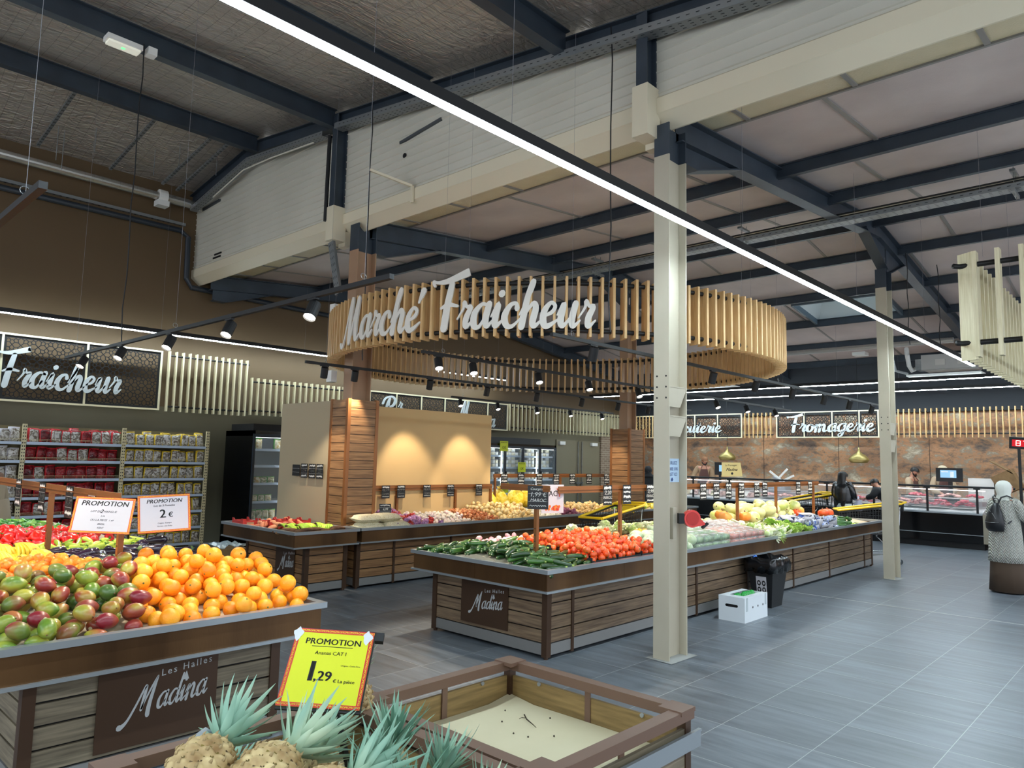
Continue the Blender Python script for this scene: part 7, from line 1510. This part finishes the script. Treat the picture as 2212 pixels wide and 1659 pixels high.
cap_hair(H3, Rh, n1, s, HAIR, r); q = Vector(n1); loft([(q.x+x_*s, q.y+y_*s, q.z+z_*s, rx*s, ry*s) for x_, y_, z_, rx, ry in ((0,-.01,.20,.02,.03),(0,-.015,.185,.065,.075),(0,-.02,.15,.092,.100),(0,-.03,.09,.098,.098),(0,-.045,.03,.098,.082),(0,-.07,-.04,.10,.062),(0,-.10,-.12,.11,.05),(0,-.13,-.22,.10,.04),(0,-.15,-.32,.06,.02))], 24, .05).build('long_hair', HAIR, r, world=False, smooth=True)
loft([(0,0,1.0,.16,.12),(0,0,.86,.19,.15),(0,0,.80,.20,.16)], 24, .05).build('shirt_hem', mat('white shirt hem', '#c9d4cf', .7), r, world=False, smooth=True)
def trousers(D, s, m, r):
    N = {'pel': ((0,0,.93*s), (.165*s,.12*s))}; E = []
    for k in ('L', 'R'): N['hp'+k] = (D['hp'+k][0], .108*s); N['kn'+k] = (D['kn'+k][0], .075*s); N['an'+k] = (D['an'+k][0], .058*s); E += [('pel','hp'+k), ('hp'+k,'kn'+k), ('kn'+k,'an'+k)]
    skin(N, E).build('trousers', m, r, world=False, smooth=True)
def shoes(D, s, m, r):
    for k in ('L', 'R'): a = Vector(D['an'+k][0]); skin({'a': ((a.x, a.y-.02, .05), (.042*s,.04*s)), 'b': (D['to'+k][0], (.046*s,.032*s))}, [('a','b')]).build('shoe', m, r, world=False, smooth=True)
BTR = mat('black trousers', '#121316', .8); trousers(D, s, BTR, r); shoes(D, s, BLACK, r)
b = MB(); b.lathe([(.01,.24),(.03,.16),(.09,.05),(.10,-.06),(.06,-.10)], (.16, .34, .82), 14, fn=lambda t, z: 1+.1*math.sin(5*t)); tag(b.build('plastic_bag', mat('thin white plastic bag', '#cfcfe0', .3, alpha=.75), loc=(0,0,0), smooth=True), 'thin white plastic bag held by the customer in the black jacket', 'bag'); pb = COL.objects['plastic_bag']; pb.matrix_world = r.matrix_world; pb.location = r.location; pb.rotation_euler = r.rotation_euler
# bending customer in black behind the far column
r, D, E, H3, Rh, n1, s = figure('person', 'person in black bending over the counter, mostly behind the far column', (17.55, 4.85, 0), -.3, 1.66, {1: ((.22, .30, 1.10), (.20, .52, 1.02), (0,1,0)), -1: ((-.22, .30, 1.10), (-.20, .52, 1.02), (0,1,0))}, (0, -.5), lean=.75)
sleeve_top(D, s, .04, mat('dull black jacket', '#14161a', .7), r, 'jacket', hem=.86); trousers(D, s, BTR, r); shoes(D, s, BLACK, r); cap_hair(H3, Rh, n1, s, HAIR, r)
# dark figure by the rust wall
r, D, E, H3, Rh, n1, s = figure('person', 'person dressed in black with a hood, far back beside the farther wood pillar', (17.9, 11.35, 0), 2.2, 1.62, arms_down(1.62/1.75), (0, 0)); sleeve_top(D, s, .05, BTR, r, 'coat', hem=.8); loft([(0,0,1.1,.17,.13),(0,0,.6,.21,.17),(0,0,.1,.24,.2)], 24, .02).build('long_coat', BTR, r, world=False, smooth=True); q = Vector(n1); loft([(q.x, q.y-.01, q.z+z_, rx, ry) for z_, rx, ry in ((.205,.02,.025),(.18,.07,.08),(.12,.10,.112),(.06,.102,.115),(0,.09,.10),(-.06,.13,.11),(-.12,.18,.13))], 20, .02).build('hood', BTR, r, world=False, smooth=True)
# beige coat at the snack shelves
r, D, E, H3, Rh, n1, s = figure('person', 'person in a beige hooded coat behind the green peppers, at the left edge', (2.25, 10.75, 0), .9, 1.58, {1: ((.25, .02, 1.06), (.2, .2, .95), (0,1,-.2)), -1: ((-.25, .02, 1.06), (-.2, .2, .95), (0,1,-.2))}, (.3, -.3), lean=.12)
BG = mat('beige coat cloth', '#b3a48c', .85, bump=(5, .3, (1,1,1))); sleeve_top(D, s, .045, BG, r, 'coat', hem=.9); loft([(0,0,1.1,.19,.15),(0,0,.8,.24,.20),(0,0,.45,.27,.22)], 30, .02).build('coat_skirt', BG, r, world=False, smooth=True); cap_hair(H3, Rh, n1, s, HAIR, r)
skin({'a': (H3(.09,-.08,-.02), (.05,.04)), 'b': (H3(0,-.12,-.01), (.06,.05)), 'c': (H3(-.09,-.08,-.02), (.05,.04)), 'd': (H3(-.1,0,-.03), .035), 'e': (H3(.1,0,-.03), .035)}, [('b','a'), ('b','c'), ('c','d'), ('a','e')]).build('hood', mat('brown rose lining', '#8f6f5c', .85), r, world=False, smooth=True); trousers(D, s, BTR, r); shoes(D, s, BLACK, r)
# staff
TAN = mat('tan work shirt', '#a08466', .8); TANL = mat('light khaki work shirt', '#b9a184', .8); APR = mat('brown apron', '#5a3a34', .75)
def apron(D, s, r):
    V = []; F = []
    b = MB(); rows = [(1.36,.09,.150),(1.25,.115,.165),(1.12,.15,.150),(.98,.19,.165),(.70,.22,.175)]; n = 9
    for z, w_, y in rows:
        for i in range(n): t = i/(n-1)*2-1; V.append((t*w_*s, (y-.05*t*t)*s+.012, z*s))
    b._a(V, [(j*n+i, j*n+i+1, (j+1)*n+i+1, (j+1)*n+i) for j in range(len(rows)-1) for i in range(n-1)]); b.tube([(-.085*s,.15*s,1.36*s), (-.05*s,.10*s,1.46*s), (0,-.04*s,1.50*s), (.05*s,.10*s,1.46*s), (.085*s,.15*s,1.36*s)], .008, 5); b.build('apron', APR, r, world=False, smooth=True)
mb = MB(); mb.box(19.75, 20.9, 2.6, 12.5, 0, .10); tag(mb.build('duckboard', BLACK), 'low black standing platform behind the counter', 'platform')
h = 1.86; s_ = h/1.75
r, D, E, H3, Rh, n1, s = figure('person', 'staff person in a brown cap and apron, looking down, under the left gold lamp', (20.0, 10.72, .10), 2.0, h, {1: ((.30*s_, .10, 1.14*s_), (.34*s_, .36, 1.12*s_), (.1,1,-.1)), -1: ((-.25*s_, .08, 1.12*s_), (-.12*s_, .34, 1.02*s_), (.2,1,-.3))}, (.3, -.45), lean=.06)
sleeve_top(D, s, .012, TAN, r, 'shirt', cuffs=.9); apron(D, s, r); trousers(D, s, BTR, r); shoes(D, s, BLACK, r); cap_hair(H3, Rh, n1, s, HAIR, r)
CAPM = mat('brown cap', '#8a5f42', .8); b = MB(); b.ball(H3(0, .0, .13), .104*s, 16, Rh, (.95, 1.08, .72)); b.build('cap', CAPM, r, world=False, smooth=True); b = MB(); b.ball(H3(0, .12, .128), .06*s, 12, Rh, (1.1, .9, .13)); b.build('cap_visor', CAPM, r, world=False, smooth=True)
def beard(H3, s, r): b = MB(); b.tube([H3(.076,.0,.075), H3(.066,.03,.035), H3(.04,.062,.008), H3(0,.078,-.004), H3(-.04,.062,.008), H3(-.066,.03,.035), H3(-.076,.0,.075)], [.006*s,.014*s,.019*s,.022*s,.019*s,.014*s,.006*s], 8); b.build('beard', HAIR, r, world=False, smooth=True)
beard(H3, s, r)
r, D, E, H3, Rh, n1, s = figure('person', 'bearded staff person with dark hair and brown apron, just right of the far column', (19.95, 5.10, .02), 2.9, 1.78, {1: ((.26, .10, 1.14), (.16, .34, 1.06), (-.1,1,-.3)), -1: ((-.26, .10, 1.14), (-.10, .34, 1.06), (.1,1,-.3))}, (0, -.5), lean=.08)
sleeve_top(D, s, .012, TANL, r, 'shirt', cuffs=.9); apron(D, s, r); trousers(D, s, BTR, r); shoes(D, s, BLACK, r); cap_hair(H3, Rh, n1, s, HAIR, r); beard(H3, s, r)
r, D, E, H3, Rh, n1, s = figure('person', 'staff person in a beige cap seen from the side, left of the scale screen', (20.0, 4.42, .10), 2.05, 1.72, {1: ((.25, .08, 1.10), (.10, .30, 1.04), (-.2,1,-.2)), -1: ((-.25, .08, 1.10), (-.10, .30, 1.04), (.2,1,-.2))}, (.35, -.15), lean=.03)
sleeve_top(D, s, .012, TANL, r, 'shirt', cuffs=.9); apron(D, s, r); trousers(D, s, BTR, r); shoes(D, s, BLACK, r); cap_hair(H3, Rh, n1, s, HAIR, r); b = MB(); b.ball(H3(0, -.005, .135), .106*s, 16, Rh, (.95, 1.1, .72)); b.build('cap', mat('beige cap', '#c9b79a', .85), r, world=False, smooth=True); b = MB(); b.ball(H3(0, .105, .13), .05*s, 12, Rh, (1.1, .8, .14)); b.build('cap_visor', mat('beige cap', '#c9b79a'), r, world=False, smooth=True)
# ------------------------------------------------------------------ trays, ducts and small things under the roof
PERFG = mat('perforated galvanised steel', '#8d9192', .4, .6)
def ctray(name, label, pts, w=.16, h=.06, up=(0,0,1), slots=True):
    r = thing(name, label, 'cable tray', pts[0]); up = Vector(up)
    for p, q in zip(pts, pts[1:]):
        p, q = Vector(p), Vector(q); d = (q-p).normalized(); sd = d.cross(up).normalized(); b = MB(); b.bar(p, q, w, .004, up)
        for s in (-1, 1): b.bar(p+sd*s*w/2+up*h/2, q+sd*s*w/2+up*h/2, .004, h, up)
        b.build('channel', PERFG, r)
        if slots:
            b = MB(); n = int((q-p).length/.10)
            for i in range(n):
                c = p+d*(.05+.1*i)
                for o in (-.3, 0, .3): a = c+sd*w*o-up*.0035; b.bar(a-d*.018, a+d*.018, .008, .001, up)
                for s in (-1,): a = c+sd*s*(w/2+.0035)+up*h*.5; b.bar(a-d*.018, a+d*.018, .001, .008, up)
            b.build('slot_row', mat('slot shadow metal', '#2a2d30', .7), r)
    return r
y = -3; P = [(5.60, -3, roofL(-3)-.36), (5.60, 8.8, roofL(8.8)-.36)]
ctray('cable_tray', 'perforated cable tray running along the top of the white wall', P, .15, .08)
ctray('cable_tray', 'perforated cable tray bending down to the brown wall beyond the navy post', [(5.58, 9.1, roofL(9.1)-.42), (5.58, 11.45, roofL(11.5)-.48), (5.58, 13.6, roofL(13.6)-.52)], .13, .07)
ctray('cable_tray', 'long cable tray hung under the far hall ceiling, running left to right', [(10.45, -3, 5.15), (10.45, 13.2, 5.15)], .20, .06)
for k in range(4): mb = MB(); mb.tube([(10.32+.03*k, -3, 5.25+.02*(k % 2)), (10.30+.04*k, 3, 5.24), (10.33+.03*k, 9, 5.25), (10.32+.03*k, 13.2, 5.24)], .012, 6); tag(mb.build('cable', mat('pale cable', '#b5ab95', .6) if k % 2 else BLACK), '%s cable lying in the hung cable tray of the far hall' % ['black', 'pale', 'second black', 'second pale'][k], 'cable', 'cables on the hung tray')
for y in (1.4, 4.9, 7.7): 
    r = thing('tray_hanger', 'threaded-rod hanger of the long cable tray, %s' % {1.4: 'the one nearest the right edge', 4.9: 'between the two columns', 7.7: 'left of the near column'}[y], 'hanger', (10.45, y, 5.1), 'tray hangers')
    for x in (10.36, 10.52): b = MB(); b.cyl((x, y, 5.05), (x, y, roofR(x)-.12), .005, n=5); b.build('rod', GALV, r)
    b = MB(); b.box(10.25, 10.62, y-.02, y+.02, 5.08, 5.12); b.build('cross_channel', GALV, r); b = MB(); b.box(10.28, 10.58, y-.03, y+.03, roofR(10.4)-.2, roofR(10.4)-.17); b.build('roof_clamp', GALV, r)
ctray('cable_ladder', 'tapering perforated bracket under the cream boot of the nearer wood pillar', [(5.62, 8.90, 4.78), (5.66, 8.72, 4.0)], .12, .04, (1,0,0))
ctray('cable_tray', 'thin perforated channel above the dark pipe on the brown wall', [(-1, 13.86, 6.02), (5.55, 13.86, 6.02)], .06, .05)
mb = MB(); mb.tube([(-1,13.8,5.90), (5.45,13.8,5.90), (5.60,13.8,5.80), (5.62,13.8,5.0), (5.72,13.8,4.85), (9.5,13.8,4.78)], .05, 10); tag(mb.build('wall_pipe', mat('dark blue pipe', '#232b34', .4)), 'dark pipe running along the brown wall and turning down at the white wall corner', 'pipe')
r = thing('spiral_duct', 'silver spiral duct under the quilted roof along the brown wall', 'duct', (3, 13.55, 6.45)); b = MB(); b.cyl((.8,13.6,6.38), (4.95,13.6,6.38), .075, n=16); b.cyl((5.05,13.6,6.38), (5.70,13.6,6.38), .085, n=16)
for i in range(30): b.cyl((.9+.14*i,13.6,6.38), (.906+.14*i,13.6,6.38), .079, n=16)
b.build('pipe', mat('spiral duct steel', '#b5b3ad', .25, .8), r, smooth=False); b = MB(); b.cyl((4.93,13.6,6.38), (5.07,13.6,6.38), .13, n=16); b.box(4.9, 5.1, 13.5, 13.7, 6.2, 6.3); b.build('valve_box', WHITE, r)
r = thing('spiral_duct', 'pale duct crossing under the far hall ceiling behind the skylight', 'duct', (17.6, 6, 4.5)); b = MB(); b.cyl((17.7,3.6,4.48), (17.7,9.0,4.48), .06, n=14)
for i in range(34): b.cyl((17.7,3.7+.155*i,4.48), (17.7,3.706+.155*i,4.48), .064, n=14)
b.build('pipe', mat('pale duct', '#b9b9b4', .35, .5), r)
r = thing('air_unit', 'grey boxed air unit hanging beside the white flexible duct, under the far roof', 'ventilation unit', (19.3, 4.2, 4.1)); b = MB(); b.box(19.0, 19.7, 3.45, 4.55, 4.03, 4.38); b.build('casing', mat('grey insulation board', '#a39f9a', .6), r); b = MB(); b.box(18.98, 19.0, 3.6, 3.8, 4.12, 4.26); b.box(18.98, 19.0, 4.05, 4.25, 4.12, 4.26); b.build('hatch', mat('pale hatch', '#b5b0a8', .6), r); b = MB(); b.box(19.1, 19.5, 4.55, 4.7, 4.05, 4.3); b.build('spigot', GALV, r)
b = MB(); b.tube([(18.6,4.75,4.5), (18.9,4.82,4.42), (19.05,4.82,4.15), (19.2,4.8,4.05), (19.3,4.7,4.12)], .05, 10); b.build('flexible_duct', mat('white flexible duct', '#d3d3cf', .4), r)
b = MB(); b.tube([(18.3,5.0,4.55), (18.5,5.05,4.35), (18.8,5.05,4.02), (19.2,4.9,3.98)], .03, 8); b.build('flexible_duct', mat('grey flexible duct', '#9a9f9f', .4), r)
for y0, y1, lb in ((3.3, 4.8, 'white grille panel under the air unit'), (9.2, 11.0, 'white grille panel behind the slatted ring')): mb = MB(); mb.box(18.7, 19.25, y0, y1, 3.86, 3.90); tag(mb.build('grille_panel', WHITE), lb, 'grille')
r = thing('emergency_light', 'white emergency light with a green glow at the upper left, fixed under the navy beam', 'lamp', (2.7, 8.82, 6.42)); b = MB(); R = Rz(.0); b.box(2.50, 2.88, 8.74, 8.90, 6.40, 6.46); b.build('casing', WHITE, r); b = MB(); b.box(2.52, 2.86, 8.755, 8.885, 6.375, 6.40); b.build('diffuser', mat('milky diffuser', '#dfe0d2', .3, emit=('#fffbe6', .25)), r); b = MB(); b.box(2.67, 2.71, 8.80, 8.84, 6.372, 6.376); b.build('green_lamp', emitter('green diode', (.15,1,.25), 1.6), r)
r = thing('junction_box', 'small white junction box right of the emergency light', 'junction box', (3.0, 8.82, 6.5)); b = MB(); b.box(2.94, 3.04, 8.74, 8.86, 6.40, 6.49); b.build('casing', WHITE, r)
r = thing('ceiling_lamp', 'small square white lamp on the far ceiling left of the far column', 'lamp', (19, 5.9, 4.5)); b = MB(); b.box(18.85, 19.15, 5.75, 6.05, 4.48, 4.56); b.build('casing', WHITE, r)
for x, y, zt, zb, lb in ((2.86, 8.66, 6.45, 2.92, 'black cord hanging from the emergency light to the spot track'), (5.55, 3.95, 6.0, 2.95, 'black cord hanging in front of the white wall, left of the near column'), (5.30, 7.55, 6.3, 2.92, 'black cord hanging beside the nearer navy post down to the slatted ring'), (13.1, 3.3, 5.3, 3.75, 'left of two black cords right of the far column'), (13.8, 3.0, 5.2, 3.75, 'right of two black cords right of the far column')):
    mb = MB(); n = 9; mb.tube([(x+.012*math.sin(k*2.1), y+.012*math.cos(k*1.7), zt+(zb-zt)*k/n) for k in range(n+1)], .007, 5); tag(mb.build('hanging_cord', BLACK), lb, 'cord', 'black hanging cords')
for i, (x, a, c) in enumerate(((2.95, 11.5, 13.4), (4.07, 11.5, 13.5), (4.95, 11.45, 13.5), (5.25, 11.5, 13.6))):
    ctray('strut_channel', '%s perforated strut from the left under the quilted roof' % ['first', 'second', 'third', 'fourth'][i], [(x, a, roofL(a)-.22), (x, c, roofL(c)-.22)], .045, .03)
for i, (x, y, L) in enumerate(((3.55, 12.6, .35), (4.5, 12.7, .4), (4.75, 12.3, .35), (5.35, 12.2, .35), (3.1, 12.9, .5), (3.2, 12.95, .6))):
    mb = MB(); mb.cyl((x, y, roofL(y)-.06), (x, y, roofL(y)-.12-L), .006, n=5); tag(mb.build('threaded_rod', GALV), 'thin threaded rod hanging from the quilted roof', 'rod', 'loose threaded rods')
mb = MB(); mb.bar((5.765, 7.55, 5.92), (5.765, 6.72, 6.0), .03, .035); tag(mb.build('wall_channel', mat('dark channel', '#5d6164', .5, .5)), 'dark slotted channel stuck on the white wall left of the long line light', 'bracket')
mb = MB(); mb.cyl((5.772, 7.45, 5.72), (5.765, 7.45, 5.72), .035, n=14); tag(mb.build('round_hole_cover', BLACK), 'small round black port in the white wall below the dark channel', 'cover')
mb = MB(); mb.bar((5.765, 13.6, 6.35), (5.765, 12.9, 6.38), .03, .04); tag(mb.build('wall_channel', mat('dark channel', '#5d6164')), 'short dark channel on the white wall next to the duct end', 'bracket')
mb = MB(); mb.box(5.765, 5.775, 12.75, 13.05, 5.28, 5.31); mb.box(5.765, 5.775, 12.72, 13.0, 5.34, 5.37); tag(mb.build('slot_vent', BLACK), 'two short dark slots low on the white wall near the brown wall', 'vent')
mb = MB(); mb.bar((5.3, 7.55, 5.4), (5.72, 7.2, 5.22), .04, .03); mb.bar((5.72, 7.2, 5.22), (5.72, 7.2, 5.0), .04, .03, (1,0,0)); tag(mb.build('bracket_arm', CREAM), 'cream bracket arm on the cream trim of the white wall', 'bracket')
mb = MB(); mb.tube([(5.66, 8.95, roofL(9)-.45), (5.60, 9.02, 6.4), (5.58, 9.0, 5.6), (5.58, 9.0, 5.1)], .03, 8); tag(mb.build('cable_bundle', BLACK), 'bundle of black cables running down beside the farther navy post', 'cable')
mb = MB(); mb.tube([(5.5, 9.3, roofL(9.3)-.5), (5.5, 10.6, roofL(10.6)-.55), (5.5, 11.5, roofL(11.5)-.62), (5.5, 12.6, roofL(12.6)-.66)], .012, 6); tag(mb.build('cable', mat('white cable', '#cfc9bb', .5)), 'white cable clipped below the bending cable tray', 'cable')
for x, y, z, lb in ((5.68, 8.76, 3.78, 'upper white box on the side of the nearer tan column'), (5.68, 8.76, 2.83, 'lower white box on the side of the nearer tan column')): mb = MB(); mb.box(x-.05, x+.04, y-.03, y+.09, z-.08, z+.08); tag(mb.build('socket_box', WHITE), lb, 'junction box')
drop_protos()
